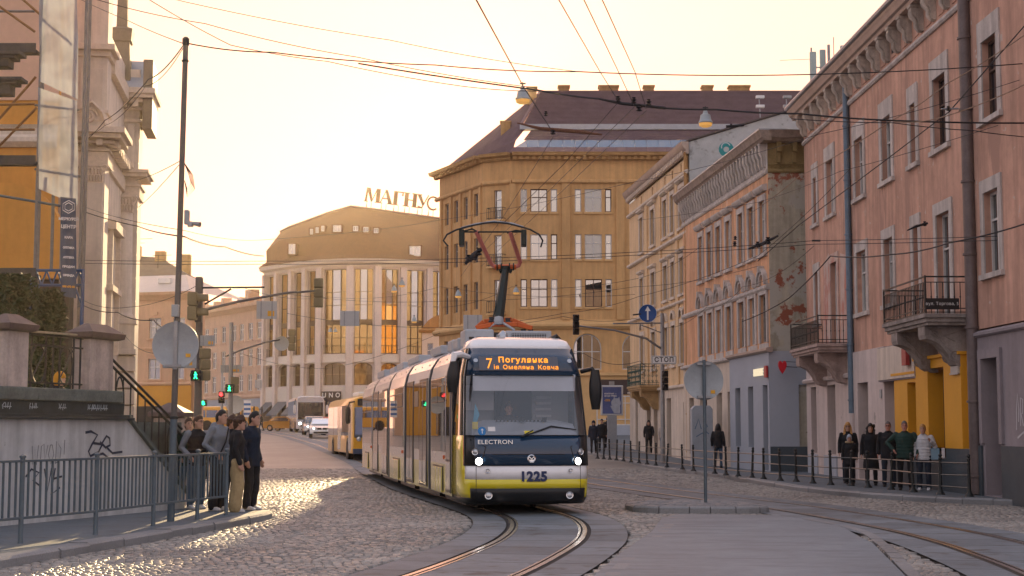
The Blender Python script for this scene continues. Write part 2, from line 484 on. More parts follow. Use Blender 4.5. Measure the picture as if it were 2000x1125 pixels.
for nm, path, lab in (('tram_track', TA, 'polished rails of the track curving under the white and yellow tram'), ('tram_track', TB, 'polished rails of the empty track curving along the right pavement')):
    t = thing(nm, lab, 'tram track', (0, 0, 0), 0, 'tram tracks')
    for s in (-1, 1):
        r = MB(); c = s * GA
        ribbon(r, path, c - .035, c + .035, .008); ribbon(r, path, c - .035 - .0, c - .036, -.03, .008); ribbon(r, path, c + .036, c + .035, -.03, .008)
        e = c - s * .085
        ribbon(r, path, e - .018, e + .018, .006)
        r.build('rail', RAIL, t)
        g = MB(); ribbon(g, path, c - .095, c + .075, -.012); g.build('rail_groove', GROOVE, t)
# concrete slabs between and beside the rails, one object each in the near part
road = tag(MB().quad((-3, 14.6, -.041), (-2.9, 14.6, -.041), (-2.9, 14.7, -.041), (-3, 14.7, -.041)).build('road', BED), None, None, kind='structure')
for path in (TA, TB):
    L_ = [0]
    for p, q in zip(path, path[1:]): L_.append(L_[-1] + (q - p).length)
    def along(s):
        for i in range(len(path) - 1):
            if L_[i + 1] >= s:
                f = (s - L_[i]) / (L_[i + 1] - L_[i]); t = (path[i + 1] - path[i]).normalized()
                return path[i].lerp(path[i + 1], f), Vector((-t.y, t.x))
        return path[-1], Vector((1, 0))
    s = 0.; far = MB()
    while s < L_[-1] - 2:
        ln = 1.25
        p0, _ = along(s)
        for d0, d1 in ((-1.27, -.7), (-.5, .5), (.7, 1.27)):
            mb = far if p0.y > 47 else MB()
            prev = None
            n = 3; g = .016
            for k in range(n):
                sa, sb = s + g + (ln - 2 * g) * k / n, s + g + (ln - 2 * g) * (k + 1) / n
                (pa, na), (pb, nb) = along(sa), along(sb)
                za, zb = gz(pa.y), gz(pb.y)
                mb.quad((*(pa + na * d0), za), (*(pb + nb * d0), zb), (*(pb + nb * d1), zb), (*(pa + na * d1), za))
            if mb is not far:
                mb.add([(v[0], v[1], -.04) for v in mb.v[:1]], [])
                if 12 < p0.y: mb.build('concrete_slab', SLABM, road)
        s += ln
    if far.v: far.build('far_slabs', SLABM, road)['kind'] = 'stuff'
b = MB()
for path in (TA, TB): ribbon(b, path, -1.29, 1.29, -.03, None, 0, 66); 
b.build('slab_bed', BED, road)

# kerbs and pavements
KR = crv([(16, 32.0), (12, 32.5), (10.3, 33.3), (9.4, 34.5), (8.3, 37), (7.5, 41.2), (6.95, 52), (5.6, 65), (4.5, 76), (2.5, 88), (-3, 104), (-8, 118), (-13, 140)], .5)
KL = crv([(-6.9, 12), (-6.0, 18.1), (-5.33, 21.9), (-4.72, 25.5), (-4.42, 27.6), (-4.5, 28.9), (-5.3, 29.9), (-7.5, 30.5), (-13, 31.2)], .3)
def kerb(path, name, parent, w=.3, ln=.95, ymax=80, ymin=0):
    """row of kerb stones, each an object; w metres inward (left of travel for negative w)"""
    L_ = [0]
    for p, q in zip(path, path[1:]): L_.append(L_[-1] + (q - p).length)
    def along(s):
        for i in range(len(path) - 1):
            if L_[i + 1] >= s - 1e-6:
                f = (s - L_[i]) / (L_[i + 1] - L_[i]); t = (path[i + 1] - path[i]).normalized()
                return path[i].lerp(path[i + 1], f), Vector((-t.y, t.x))
        return path[-1], Vector((1, 0))
    s = 0
    while s < L_[-1]:
        l2 = ln * random.uniform(.75, 1.2)
        mb = MB(); secs = []; jz = random.uniform(-.008, .008); jo = random.uniform(-.012, .012)
        for k in range(3):
            p, n = along(min(s + .008 + (l2 - .016) * k / 2, L_[-1])); z = gz(p.y)
            a, c = p + n * jo, p + n * w
            sg = 1 if w > 0 else -1
            e = a + n * .03 * sg
            secs.append([(*a, z - .05), (*a, z + .09 + jz), (*e, z + .122 + jz), (*c, z + .122 + jz), (*c, z - .05)])
        mb.loft(secs)
        if ymin <= along(s)[0].y <= ymax: mb.build(name, KERBM, parent)
        s += l2
pr = MB(); inn = offs(KR, -.28)
pts = [(p.x, p.y) for p in inn]
for p, q in zip(inn, inn[1:]):
    pr.quad((p.x, p.y, gz(p.y) + .118), (p.x + 26, p.y, gz(p.y) + .118), (q.x + 26, q.y, gz(q.y) + .118), (q.x, q.y, gz(q.y) + .118))
pvr = tag(pr.build('right_pavement', PAVE), None, None, kind='structure')
kerb(KR, 'kerb_stone', pvr, -.3, .95, 84)
pl_ = MB(); inn = offs(KL, .28)
for p, q in zip(inn, inn[1:]):
    pl_.quad((p.x, p.y, .118), (q.x, q.y, .118), (-16, q.y, .118), (-16, p.y, .118))
pvl = tag(pl_.build('left_pavement', PAVE), None, None, kind='structure')
kerb(KL, 'kerb_stone', pvl, .3, .95, 84, 14)

# refuge island with the round sign, and the paved wedge in front of it
isl = crv([(2.38, 30.5), (2.3, 31.6), (2.75, 32.7), (3.6, 33.2), (4.5, 32.7), (4.95, 31.4), (5.05, 30.4), (4.6, 29.95), (3.7, 29.9), (2.8, 30.0), (2.4, 30.45)], .3)
ib = MB(); ip = offs(isl, -.22)
ib.poly([(p.x, p.y, .1) for p in reversed(ip)])
island = tag(ib.build('traffic_island', BED), None, None, kind='structure')
kerb(isl, 'kerb_stone', island, -.22, .5)
WEDGE = [(2.9, 28.4), (2.3, 24.5), (1.55, 20.5), (.95, 16.9), (.2, 13), (3.4, 13), (4.39, 16.9), (5.2, 22), (5.55, 25.5), (5.2, 28.6), (4.6, 29.6), (3.2, 29.6)]

def inside(px, py, poly):
    r = np.zeros(px.shape, bool); n = len(poly)
    for i in range(n):
        x0, y0 = poly[i]; x1, y1 = poly[(i + 1) % n]
        c = ((y0 > py) != (y1 > py)) & (px < (x1 - x0) * (py - y0) / (y1 - y0 + 1e-12) + x0)
        r ^= c
    return r
def dist(px, py, path):
    d = np.full(px.shape, 1e9)
    P = [(p.x, p.y) for p in path if p.y < 70][::2]
    for (x0, y0), (x1, y1) in zip(P, P[1:]):
        dx, dy = x1 - x0, y1 - y0; t = np.clip(((px - x0) * dx + (py - y0) * dy) / (dx * dx + dy * dy), 0, 1)
        d = np.minimum(d, np.hypot(px - x0 - t * dx, py - y0 - t * dy))
    return d
rg = np.random.default_rng(3)
def setts(pitch_x, pitch_y, Y0, Y1, keep, gap, zj, dome, warp):
    X, Y, SX = [], [], []
    y = Y0; k = 0
    while y < Y1:
        w = .37 * y + 1.5
        n = int(2 * w / pitch_x)
        sx = pitch_x * (1 + .28 * (rg.random(n) - .5)); x = -w + np.cumsum(sx) + rg.random() * pitch_x
        X.append(x); Y.append(np.full(n, y)); SX.append(sx); y += pitch_y * (1 + (.12 * (rg.random() - .5) if warp else 0)); k += 1
    X = np.concatenate(X); Y = np.concatenate(Y); SX = np.concatenate(SX)
    if warp:
        Y = Y + .16 * np.sin(X * 1.1 + .4 * Y) + .09 * np.sin(X * 2.7 - Y * .8) + .015 * rg.standard_normal(X.shape)
    m = keep(X, Y)
    return X[m], Y[m], SX[m]
def sett_mesh(X, Y, SX, py, gap, zj, dome, name, material, jit=.012):
    n = len(X)
    hx = (SX - gap) / 2; hy = np.full(n, (py - gap) / 2)
    cx = np.array([-1, 1, 1, -1]); cyy = np.array([-1, -1, 1, 1])
    V = np.zeros((n, 9, 3))
    tx, ty = rg.standard_normal(n) * zj, rg.standard_normal(n) * zj; z0 = rg.standard_normal(n) * zj * .6
    for i in range(4):
        jx, jy = (rg.random(n) - .5) * jit, (rg.random(n) - .5) * jit
        V[:, i, 0] = X + cx[i] * (hx - .008) + jx; V[:, i, 1] = Y + cyy[i] * (hy - .008) + jy; V[:, i, 2] = z0 + tx * cx[i] + ty * cyy[i] - dome
        V[:, 4 + i, 0] = X + cx[i] * hx + jx; V[:, 4 + i, 1] = Y + cyy[i] * hy + jy; V[:, 4 + i, 2] = -.045
    V[:, 8, 0] = X; V[:, 8, 1] = Y; V[:, 8, 2] = z0
    base = np.arange(n)[:, None] * 9
    tri = np.array([[0, 1, 8], [1, 2, 8], [2, 3, 8], [3, 0, 8]]); qd = np.array([[0, 4, 5, 1], [1, 5, 6, 2], [2, 6, 7, 3], [3, 7, 4, 0]])
    me = bpy.data.meshes.new(name)
    nt, nq = n * 4, n * 4
    me.vertices.add(n * 9); me.vertices.foreach_set('co', V.reshape(-1))
    loops = np.concatenate([(tri.reshape(-1)[None] + base).reshape(-1), (qd.reshape(-1)[None] + base).reshape(-1)])
    me.loops.add(len(loops)); me.loops.foreach_set('vertex_index', loops.astype(np.int32))
    me.polygons.add(nt + nq)
    st = np.concatenate([np.arange(nt) * 3, nt * 3 + np.arange(nq) * 4])
    me.polygons.foreach_set('loop_start', st.astype(np.int32))
    me.materials.append(material)
    me.update(calc_edges=True); me.validate()
    return me
ISq = [(p.x, p.y) for p in ip]
Xi, Yi, Si = setts(.2, .1, 29, 34, lambda x, y: inside(x, y, ISq), .01, .001, .002, False)
oi = bpy.data.objects.new('island_setts', sett_mesh(Xi, Yi, Si, .1, .012, .002, .003, 'island_setts', PAVER, .004)); link(oi, island); oi.location.z = .13; oi['kind'] = 'stuff'
KLp = [(p.x, p.y) for p in KL] + [(-60, 31.2), (-60, 12)]
KRp = [(p.x, p.y) for p in KR if p.y < 70] + [(60, 70), (60, 32)]
ISp = [(p.x, p.y) for p in isl]
def keep_road(x, y):
    return (dist(x, y, TA) > 1.33) & (dist(x, y, TB) > 1.33) & ~inside(x, y, KLp) & ~inside(x, y, KRp) & ~inside(x, y, ISp) & ~inside(x, y, WEDGE) & (np.abs(x) < .36 * y + 1.2) & (y < 47.2)
X, Y, SX = setts(.125, .105, 15.5, 47.5, keep_road, .014, .003, .004, True)
X2, Y2, SX2 = setts(.2, .15, 47.2, 64.1, lambda x, y: (dist(x, y, TA) > 1.33) & (dist(x, y, TB) > 1.33) & ~inside(x, y, KRp) & (x > -.33 * y - 1.2) & (x < 7), .02, .003, .004, True)
o = bpy.data.objects.new('far_cobbles', sett_mesh(X2, Y2, SX2, .15, .02, .004, .006, 'far_cobbles', COBBLE)); link(o, road); o['kind'] = 'stuff'
# the 300 stones that show largest are objects of their own
vis = np.where((Y > 16.75) & (np.abs(X) < Y * .334))[0]
near = vis[np.argsort(Y[vis])[:300]]
msk = np.ones(len(X), bool); msk[near] = False
o = bpy.data.objects.new('cobbles', sett_mesh(X[msk], Y[msk], SX[msk], .105, .013, .0022, .0035, 'cobbles', COBBLE)); link(o, road); o['kind'] = 'stuff'
var_ = []
for k in range(14):
    var_.append(sett_mesh(np.zeros(1), np.zeros(1), np.array([.125]), .105, .013, .0022, .0035, 'cobblestone', COBBLE))
for i in near:
    c = bpy.data.objects.new('cobblestone', var_[i % 14]); link(c, road); c.location = (X[i], Y[i], 0); c.scale = (SX[i] / .125, 1, 1)
def keep_wedge(x, y): return inside(x, y, WEDGE) & (dist(x, y, TA) > 1.34) & (dist(x, y, TB) > 1.34)
X, Y, SX = setts(.22, .11, 14, 30, keep_wedge, .006, .001, .001, False)
ASPH = mat('worn_smooth_asphalt', (.17, .2, .225), .55, var=.2, vs=.8, bump=.4, bs=55, stain=[(1.1, .52, .12, (.125, .148, .168), (.5, 2.2, 1)), (13, .655, .02, (.05, .05, .05)), (3.5, .57, .06, (.21, .243, .268), (.25, 4, 1))])
wd = MB(); wd.poly([(x_, y_, .004) for x_, y_ in [(4.9, 29.3), (3.2, 29.7), (2.75, 28.4), (2.2, 24.5), (1.45, 20.5), (.85, 16.9), (.3, 13), (3.6, 13), (4.3, 16.9), (5.12, 22), (5.45, 25.5), (5.15, 28.6)]])
tag(wd.build('asphalt_wedge', ASPH), None, None, kind='structure')
# edging stones beside the wedge and the tracks
def edging(path, d, ln, w, y0, y1, parent, name='edging_stone'):
    pts_ = offs(path, d); s = 0; acc = MB(); i = 0
    while i < len(pts_) - 2:
        p, q = pts_[i], pts_[i + 1]
        if y0 < p.y < y1:
            t = (q - p).normalized(); n = Vector((-t.y, t.x)); e = t * .008; z = random.uniform(-.002, .006)
            a = [p + e - n * w / 2, q - e - n * w / 2, q - e + n * w / 2, p + e + n * w / 2]
            m = MB(); m.add([(*v, -.04) for v in a] + [(*v, z) for v in a], [(4, 5, 6, 7), (0, 1, 5, 4), (1, 2, 6, 5), (2, 3, 7, 6), (3, 0, 4, 7)])
            m.build(name, KERBM, parent)
        i += 1
edging(crv([(2.98, 28.6), (2.38, 24.5), (1.63, 20.5), (1.03, 16.9), (.4, 14)], .38), 0, .4, .16, 16, 29, road)
edging(crv([(4.3, 15), (4.42, 16.9), (5.25, 22), (5.6, 25.3), (5.3, 28.6)], .38), 0, .4, .16, 16, 29, road)
# ------------------------------------------------------------------ the houses along the right pavement
PINK = mat('pink_plaster', (.61, .36, .265), .85, var=.16, vs=.6, bump=.3, bs=30, streak=.28, stain=[(.8, .57, .12, (.48, .27, .2)), (2.4, .655, .03, (.58, .47, .4)), (.55, .6, .03, (.42, .25, .19), (1.6, 1.6, .25)), (5, .7, .02, (.25, .2, .17))])
PINKLOW = mat('pale_rose_plaster', (.64, .54, .5), .85, var=.08, vs=1.1, bump=.2, bs=30, streak=.15, stain=[(1.3, .64, .05, (.38, .33, .3))])
PLUM = mat('greyish_plum_plaster', (.29, .255, .27), .8, var=.1, vs=.9, streak=.15)
TRIM = mat('grey_stucco_trim', (.58, .53, .49), .85, var=.14, vs=3, bump=.25, bs=40, streak=.3, stain=[(3.2, .66, .04, (.27, .24, .22))])
TRIMD = mat('weathered_stucco_ornament', (.62, .54, .46), .85, var=.25, vs=5, bump=.4, bs=40, streak=.35)
SHOPY = mat('yellow_shop_paint', (.72, .34, .02), .6, var=.05, vs=1.5)
PLINTH = mat('dark_teal_plinth', (.055, .075, .09), .6, var=.15, vs=2)
PEEL = mat('peeling_red_and_white_plaster', (.56, .43, .37), .9, var=.12, vs=2, stain=[(1.5, .5, .12, (.5, .21, .16), (1, 1, .4)), (6, .66, .03, (.3, .25, .22))])
ORANGE = mat('peach_plaster', (.74, .41, .235), .85, var=.12, vs=.8, bump=.25, bs=30, streak=.3, stain=[(1.6, .63, .04, (.6, .46, .34)), (.7, .6, .05, (.58, .3, .17), (1.5, 1.5, .3))])
ENDWALL = mat('peeling_end_wall_plaster', (.50, .46, .36), .9, var=.2, vs=.9, bump=.4, bs=25, streak=.35,
              stain=[(.55, .50, .03, (.46, .44, .38)), (.9, .575, .03, (.30, .10, .06)), (3.2, .66, .03, (.17, .13, .09)), (.5, .62, .1, (.26, .24, .15), (1, 1, .3))])
SHOPG = mat('blue_grey_shop_plaster', (.37, .405, .46), .75, var=.05, vs=1)
CREAM = mat('cream_plaster', (.74, .52, .3), .85, var=.1, vs=.8, bump=.2, bs=30, streak=.2)
CREAML = mat('pale_cream_plaster', (.70, .60, .5), .85, var=.1, vs=.9, streak=.2)
GABLE = mat('grey_gable_render', (.45, .47, .47), .9, var=.16, vs=.5, bump=.3, bs=12, stain=[(1.2, .6, .06, (.27, .28, .27)), (.6, .62, .1, (.4, .39, .36))])
ZINC = mat('zinc_sheet', (.36, .38, .41), .45, .6, var=.12, vs=2)
ROOFDK = mat('dark_roof_sheet', (.10, .085, .08), .7, .1, var=.2, vs=1.5)
TIMBER = mat('weathered_eaves_timber', (.28, .22, .18), .85, var=.3, vs=4)
COPPERISH = mat('brown_zinc_edge', (.40, .32, .27), .55, .3, var=.15, vs=2)
STONEC = mat('weathered_corbel_stone', (.33, .29, .265), .85, var=.25, vs=3, bump=.5, bs=35, streak=.35)
STONEP = mat('rose_corbel_stone', (.45, .34, .3), .85, var=.2, vs=3, bump=.4, bs=35, streak=.3)
PIPEB = mat('blue_downpipe', (.14, .2, .26), .5, .4, var=.15, vs=3, streak=.2)
PIPEBR = mat('brown_downpipe', (.15, .12, .115), .5, .3, var=.2, vs=3)
TEAL = mat('teal_spray_paint', (.02, .26, .27), .7, var=.15, vs=6)
TEALW = mat('pale_spray_paint', (.5, .56, .58), .7, var=0)
BRICK = mat('old_red_brick', (.22, .09, .055), .9, var=.25, vs=6, rand=.3)

def console_mb(h, p, w, leaf=True):
    """S-shaped cornice bracket: hangs h below 0, stands p out at the top, w wide, centred on u=0"""
    out = [(0, 0), (-p, 0), (-p, -.14 * h), (-p * .94, -.25 * h), (-p * .72, -.36 * h), (-p * .5, -.5 * h), (-p * .42, -.66 * h), (-p * .46, -.8 * h), (-p * .36, -.95 * h), (-p * .2, -h), (0, -h)]
    m = MB(); m.prism(out, -w / 2, w / 2, 'x')
    m.box(-w * .62, w * .62, -p * 1.08, 0.003, .0, .12 * h)
    if leaf:
        for s in (-1, 0, 1):
            m.tube([(s * w * .3, -p * .98, -.16 * h), (s * w * .33, -p * .86, -.36 * h), (s * w * .22, -p * .56, -.56 * h), (s * w * .2, -p * .55, -.8 * h), (s * w * .1, -p * .35, -1.02 * h)], [w * .16, w * .2, w * .16, w * .17, w * .06], 6)
    return m
def spiral(mb, cx, y, cz, r, turns, t, flip=1, side='x'):
    pts = []
    for i in range(int(turns * 10) + 1):
        a = i / 10 * 2 * math.pi; q = r * (1 - i / (turns * 10 + 2))
        pts.append((y, cx + flip * q * math.cos(a), cz + q * math.sin(a)) if side == 'x' else (cx + flip * q * math.cos(a), y, cz + q * math.sin(a)))
    mb.tube(pts, t, 5)
def balcony(parent, u0, u1, wf, p, hr, stone, corb_u, cw=.5, ch=.95, rail='bars', nb=None):
    bal = MB()
    bal.box(u0, u1, -p, .01, wf - .1, wf); bal.box(u0 + .05, u1 - .05, -p + .05, .01, wf - .2, wf - .1); bal.box(u0 + .1, u1 - .1, -p + .1, .01, wf - .27, wf - .2)
    B = bal.build('balcony', stone, parent, .012)
    for cu_ in corb_u:
        c = MB(); q = p - .12
        o = [(0, 0), (-q, 0), (-q, -.2), (-q + .03, -.3), (-q * .82, -.34), (-q * .66, -.42), (-q * .55, -.55), (-q * .42, -.72), (-q * .3, -.9), (-q * .12, -ch), (0, -ch)]
        o = [(a, wf - .27 + b) for a, b in o]
        c.prism(o, cu_ - cw / 2, cu_ + cw / 2, 'x')
        for s in (-1, 1):
            e = cu_ + s * (cw / 2 + .004)
            spiral(c, -q * .3, e, wf - .27 - ch * .72, .17, 2.2, .022)
            spiral(c, -q * .78, e, wf - .27 - .17, .1, 1.6, .018)
            c.tube([(e, -q * .9, wf - .35), (e, -q * .62, wf - .62), (e, -q * .42, wf - .86), (e, -q * .16, wf - .27 - ch * .96)], .02, 5)
            c.tube([(e, -q * .1, wf - .36), (e, -q * .35, wf - .42), (e, -q * .55, wf - .5), (e, -q * .3, wf - .62)], .018, 5)
        c.build('corbel', stone, B, .008)
    r = MB(); z1 = wf + hr
    runs = [((u0 + .05, -.0), (u0 + .05, -p + .05)), ((u0 + .05, -p + .05), (u1 - .05, -p + .05)), ((u1 - .05, -p + .05), (u1 - .05, 0))]
    for (a, c) in runs:
        for z, t in ((z1, .035), (z1 - .13, .02), (wf + .12, .022), (wf + .03, .022)):
            r.bar((*a, z), (*c, z), t, t)
    for (x, y) in ((u0 + .05, -p + .05), (u1 - .05, -p + .05)): r.box(x - .02, x + .02, y - .02, y + .02, wf, z1 + .03)
    r.build('railing', IRON, B)
    if rail == 'bars':
        bm = MB(); bm.box(-.009, .009, -.009, .009, 0, hr - .13); bm.lathe([(.012, hr * .42), (.022, hr * .45), (.012, hr * .48)], 6); me = bm.mesh('baluster', IRON)
    else:
        bm = MB()
        for k in range(3): spiral(bm, 0, 0, .18 + k * (hr - .25) / 3, .075, 1.2, .012, 1 if k % 2 else -1, 'y')
        bm.box(-.008, .008, -.006, .006, 0, hr); me = bm.mesh('baluster', IRON)
    for (a, c) in runs:
        L_ = math.hypot(c[0] - a[0], c[1] - a[1]); n = max(2, int(L_ / (.125 if rail == 'bars' else .17)))
        ang = math.atan2(c[1] - a[1], c[0] - a[0])
        for k in range(1, n):
            t = k / n
            o = bpy.data.objects.new('baluster', me); link(o, B); o.location = (a[0] + (c[0] - a[0]) * t, a[1] + (c[1] - a[1]) * t, wf); o.rotation_euler = (0, 0, ang)
    return B
def downpipe(parent, u, w0, w1, r, m, y=-.1, n='downpipe'):
    d = MB(); d.tube([(u, y, w0), (u, y, w1)], r, 12)
    for k in range(int((w1 - w0) / 1.7) + 1):
        z = w0 + .4 + k * 1.7
        if z < w1: d.lathe([(r * 1.02, -.03), (r * 1.22, -.025), (r * 1.22, .025), (r * 1.02, .03)], 12, (u, y, z), cap=False); d.box(u - .012, u + .012, y, .0, z - .01, z + .01)
    return d.build(n, m, parent, sm=40)
def stroke(path, wdt, y=-.006, closed=False, mb=None):
    """flat painted stroke in the facade plane, path of (u,w)"""
    mb = mb or MB(); P = [Vector(p) for p in path]; n = len(P); L_, R_ = [], []
    for i, p in enumerate(P):
        t = (P[min(i + 1, n - 1)] - P[max(i - 1, 0)]); t.normalize(); q = Vector((-t.y, t.x)) * wdt / 2
        L_.append(p + q); R_.append(p - q)
    for i in range(n - 1): mb.quad((L_[i].x, y, L_[i].y), (L_[i + 1].x, y, L_[i + 1].y), (R_[i + 1].x, y, R_[i + 1].y), (R_[i].x, y, R_[i].y))
    return mb
def arc(cx, cz, r, a0, a1, n=8, sx=1):
    return [(cx + sx * r * math.cos(R(a0 + (a1 - a0) * i / n)), cz + r * math.sin(R(a0 + (a1 - a0) * i / n))) for i in range(n + 1)]

# ---- pink house
pk = facade_thing('pink_house', 'pink plastered house with white framed windows and two iron balconies', (10.36, 53.6), (10.72, 35.4))
UP = [(3.25, 4.25), (7.15, 8.15), (10.3, 11.3), (13.25, 13.75), (15.35, 16.4), (19.15, 20.15), (22.6, 23.6)]
ops = [(a, b, 8.6, 10.4 if b - a > .6 else 10.2) for a, b in UP] + [(1.25, 1.75, 8.6, 10.2)]
MID = [(1.25, 1.75, 5.2, 6.95), (3.6, 4.5, 4.25, 7.0), (7.1, 8.25, 5.1, 6.95), (10.3, 11.25, 5.1, 6.95), (13.25, 13.75, 4.4, 6.95), (15.35, 16.45, 4.4, 6.95), (19.0, 20.0, 5.1, 6.95), (22.6, 23.6, 5.1, 6.95)]
w = MB(); wall_mb(w, -.2, 26, 3.9, 11.66, ops + MID, .38)
w.box(-.2, 26, .5, 9, 3.9, 12.3)                      # the body behind the facade skin
w.box(-.2, 26, .03, .5, 11.8, 12.6)
w.build('upper_wall', PINK, pk)
s = MB()
for a, b, c, d in ops: surround_mb(s, a, b, c, d, .24, .035, top=.5)
s.build('upper_window_surrounds', TRIM, pk)['kind'] = 'stuff'
for k, (a, b, c, d) in enumerate(MID):
    s = MB(); surround_mb(s, a, b, c, d, .22, .035, top=.3, bottom=c > 5); s.build('window_surround', PEEL if k == 1 else TRIM, pk)
for k, (a, b, c, d) in enumerate(ops):
    window(pk, a, c, b - a, d - c, .17, WFRAME if k in (0, 1, 2) else WFRAME_BR, GLASS, .055, 1, (.62,))
for k, (a, b, c, d) in enumerate(MID):
    if k == 4:
        bw = MB(); bw.quad((a, .2, c), (b, .2, c), (b, .2, d), (a, .2, d)); bw.build('brick_infill', DARKROOM, pk)
        me = MB().box(-.115, .115, 0, .05, -.032, .032).mesh('brick', BRICK)
        for r_ in range(int((d - c) / .075)):
            for q in range(3):
                x = a + .0 + (q - (.5 if r_ % 2 else 0)) * .25 + .12
                if a + .05 < x < b: inst(bpy.data.objects.new('brick', me), pk, (min(max(x, a + .115), b - .115), .17 + random.uniform(-.008, .008), c + .04 + r_ * .075))
    else: window(pk, a, c, b - a, d - c, .17, WFRAME, GLASS2 if k in (2, 3) else GLASS, .06, 1, (.66,))
e = MB(); e.quad((4.85, -.004, 4.3), (6.1, -.004, 4.3), (6.1, -.004, 7.0), (4.95, -.004, 7.2)); e.quad((2.4, -.004, 4.3), (3.36, -.004, 4.3), (3.36, -.004, 7.4), (2.6, -.004, 7.1)); e.build('peeled_patch', PEEL, pk)
c = MB(); cornice(c, -.2, 26, [(.05, 11.62), (.09, 11.68), (.07, 11.76), (.02, 11.8)]); c.build('string_moulding', TRIM, pk)
f = MB(); f.box(-.2, 26, .0, .1, 11.8, 12.62)
for k in range(24):
    u = .25 + k * 1.1
    f.box(u + .33, u + .78, -.025, .004, 11.9, 12.45)
f.build('frieze', PINK, pk)
c = MB(); cornice(c, -.5, 26, [(.34, 12.58), (.37, 12.66), (.44, 12.7), (.48, 12.8), (.51, 12.86), (.55, 12.98)]); c.build('cornice', COPPERISH, pk)
c = MB(); c.tube([(-.5, -.56, 13.0), (26, -.56, 13.0)], .075, 8); c.box(-.5, 26, -.53, 2, 12.985, 13.03); c.build('gutter', ZINC, pk)
c = MB(); c.quad((-.5, -.5, 13.03), (26, -.5, 13.03), (26, 5, 15.2), (-.5, 5, 15.2)); c.quad((-.5, -.5, 13.02), (-.5, 5, 15.19), (-.5, 9, 13), (-.5, 9, 12.3)); c.build('roof', ROOFDK, pk)
cm = console_mb(.62, .33, .24).mesh('cornice_bracket', TRIMD); smooth(cm, 50)
for k in range(24): inst(bpy.data.objects.new('cornice_bracket', cm), pk, (.25 + k * 1.1, 0, 12.5))
am = MB().quad((-.17, -.03, 0), (.17, -.03, 0), (.17, -.03, .36), (-.17, -.03, .36)).mesh('attic_opening', DARKROOM)
for u in (11.8, 17.3): inst(bpy.data.objects.new('attic_opening', am), pk, (u, 0, 12.0))
# ground floor
GO = [(.5, 1.35, .8, 3.05), (3.0, 4.15, .8, 3.05), (7.1, 8.35, .14, 3.0)]
g = MB(); wall_mb(g, -.2, 10.2, -.2, 3.9, GO, .45, -.06); g.quad((10.2, -.06, -.2), (10.2, .4, -.2), (10.2, .4, 3.9), (10.2, -.06, 3.9)); g.box(-.2, 10.2, -.06, .0, 3.9, 3.95); g.build('pale_ground_floor', PINKLOW, pk)
g = MB(); cornice(g, -.2, 6.4, [(.12, 3.2), (.16, 3.28), (.1, 3.34)], -.06); g.build('ledge', PINKLOW, pk)
for a, b, c, d in GO[:2]: g = MB(); g.box(a - .5, b + .15, -.1, -.062, -.1, .76); g.build('dado', SHOPG, pk)
for a, b, c, d in GO: window(pk, a, c, b - a, d - c, .3, WFRAME_BR, GLASS_DARK, .07, 0, (.75,))
g = MB(); g.box(10.2, 11.6, .4, .5, -.2, 3.0); g.box(10.1, 13.85, -.2, .5, 2.94, 3.9); g.build('passage_panel', PLUM, pk)
g = MB(); g.box(10.12, 13.82, -.23, -.2, 2.98, 3.88); g.box(11.0, 11.02, -.235, -.23, 2.98, 3.88); g.build('shutter_casing', CREAML, pk, .01)
YO = [(12.9, 13.75, 1.2, 2.84), (14.9, 16.25, .9, 3.13)]
g = MB(); wall_mb(g, 11.6, 13.82, 1.16, 3.05, YO[:1], .5, -.16); wall_mb(g, 13.82, 17.6, 1.16, 3.36, [(14.9, 16.25, 1.16, 3.13)], .5, -.2)
g.quad((11.6, -.16, 1.16), (11.6, .4, 1.16), (11.6, .4, 3.05), (11.6, -.16, 3.05)); g.quad((17.6, -.2, 1.16), (17.6, .3, 1.16), (17.6, .3, 3.36), (17.6, -.2, 3.36))
g.box(11.55, 13.82, -.24, .1, 3.05, 3.12); g.box(13.82, 17.66, -.28, .1, 3.36, 3.44); g.build('yellow_shopfront', SHOPY, pk, .006)
g = MB(); wall_mb(g, 11.6, 18.05, -.2, 1.16, [(14.9, 16.25, .9, 1.16)], .3, -.19); g.quad((11.6, -.19, -.2), (11.6, .4, -.2), (11.6, .4, 1.16), (11.6, -.19, 1.16)); g.build('shop_plinth', PLINTH, pk)
g = MB(); g.quad((17.6, 0, 1.16), (18.3, 0, 1.16), (18.3, 0, 3.9), (17.6, 0, 3.9)); g.quad((11.6, 0, 3.1), (17.6, 0, 3.1), (17.6, 0, 3.9), (11.6, 0, 3.9)); g.build('band_wall', PINK, pk)
for a, b, c, d in YO: window(pk, a, c, b - a, d - c, .22, WFRAME_BR, GLASS_DARK, .06, 0, (.7,))
RO = [(18.75, 19.85, .14, 3.2), (21.9, 23.4, .9, 3.1)]
g = MB(); wall_mb(g, 18.05, 26, -.2, 3.72, RO, .5, -.05); g.build('plum_ground_floor', PLUM, pk)
g = MB(); surround_mb(g, 18.75, 19.85, 1.3, 3.2, .2, .06, -.05, False); g.build('door_surround', PLUM, pk)
for a, b in ((19.95, 26), (18.05, 18.6)): g = MB(); g.box(a, b, -.1, -.06, -.1, 1.25); g.build('plum_dado', PLINTH, pk)
g = MB(); cornice(g, 18.05, 26, [(.08, 3.7), (.14, 3.74), (.14, 3.8), (.02, 3.86)]); g.build('ledge', PLUM, pk)
g = MB(); g.box(18.82, 19.78, .42, .5, .14, 2.35); g.box(18.9, 19.7, .40, .42, .3, 1.1); g.box(18.9, 19.7, .40, .42, 1.25, 2.25); dd = g.build('door', BLACK, pk)
window(pk, 18.82, 2.4, .96, .78, .42, WFRAME_BR, glass_mat('green_tinted_glass', (.4, .8, .6), .2, .02, (.01, .12, .07)), .04, 0, ())  # pane over the door, tinted green
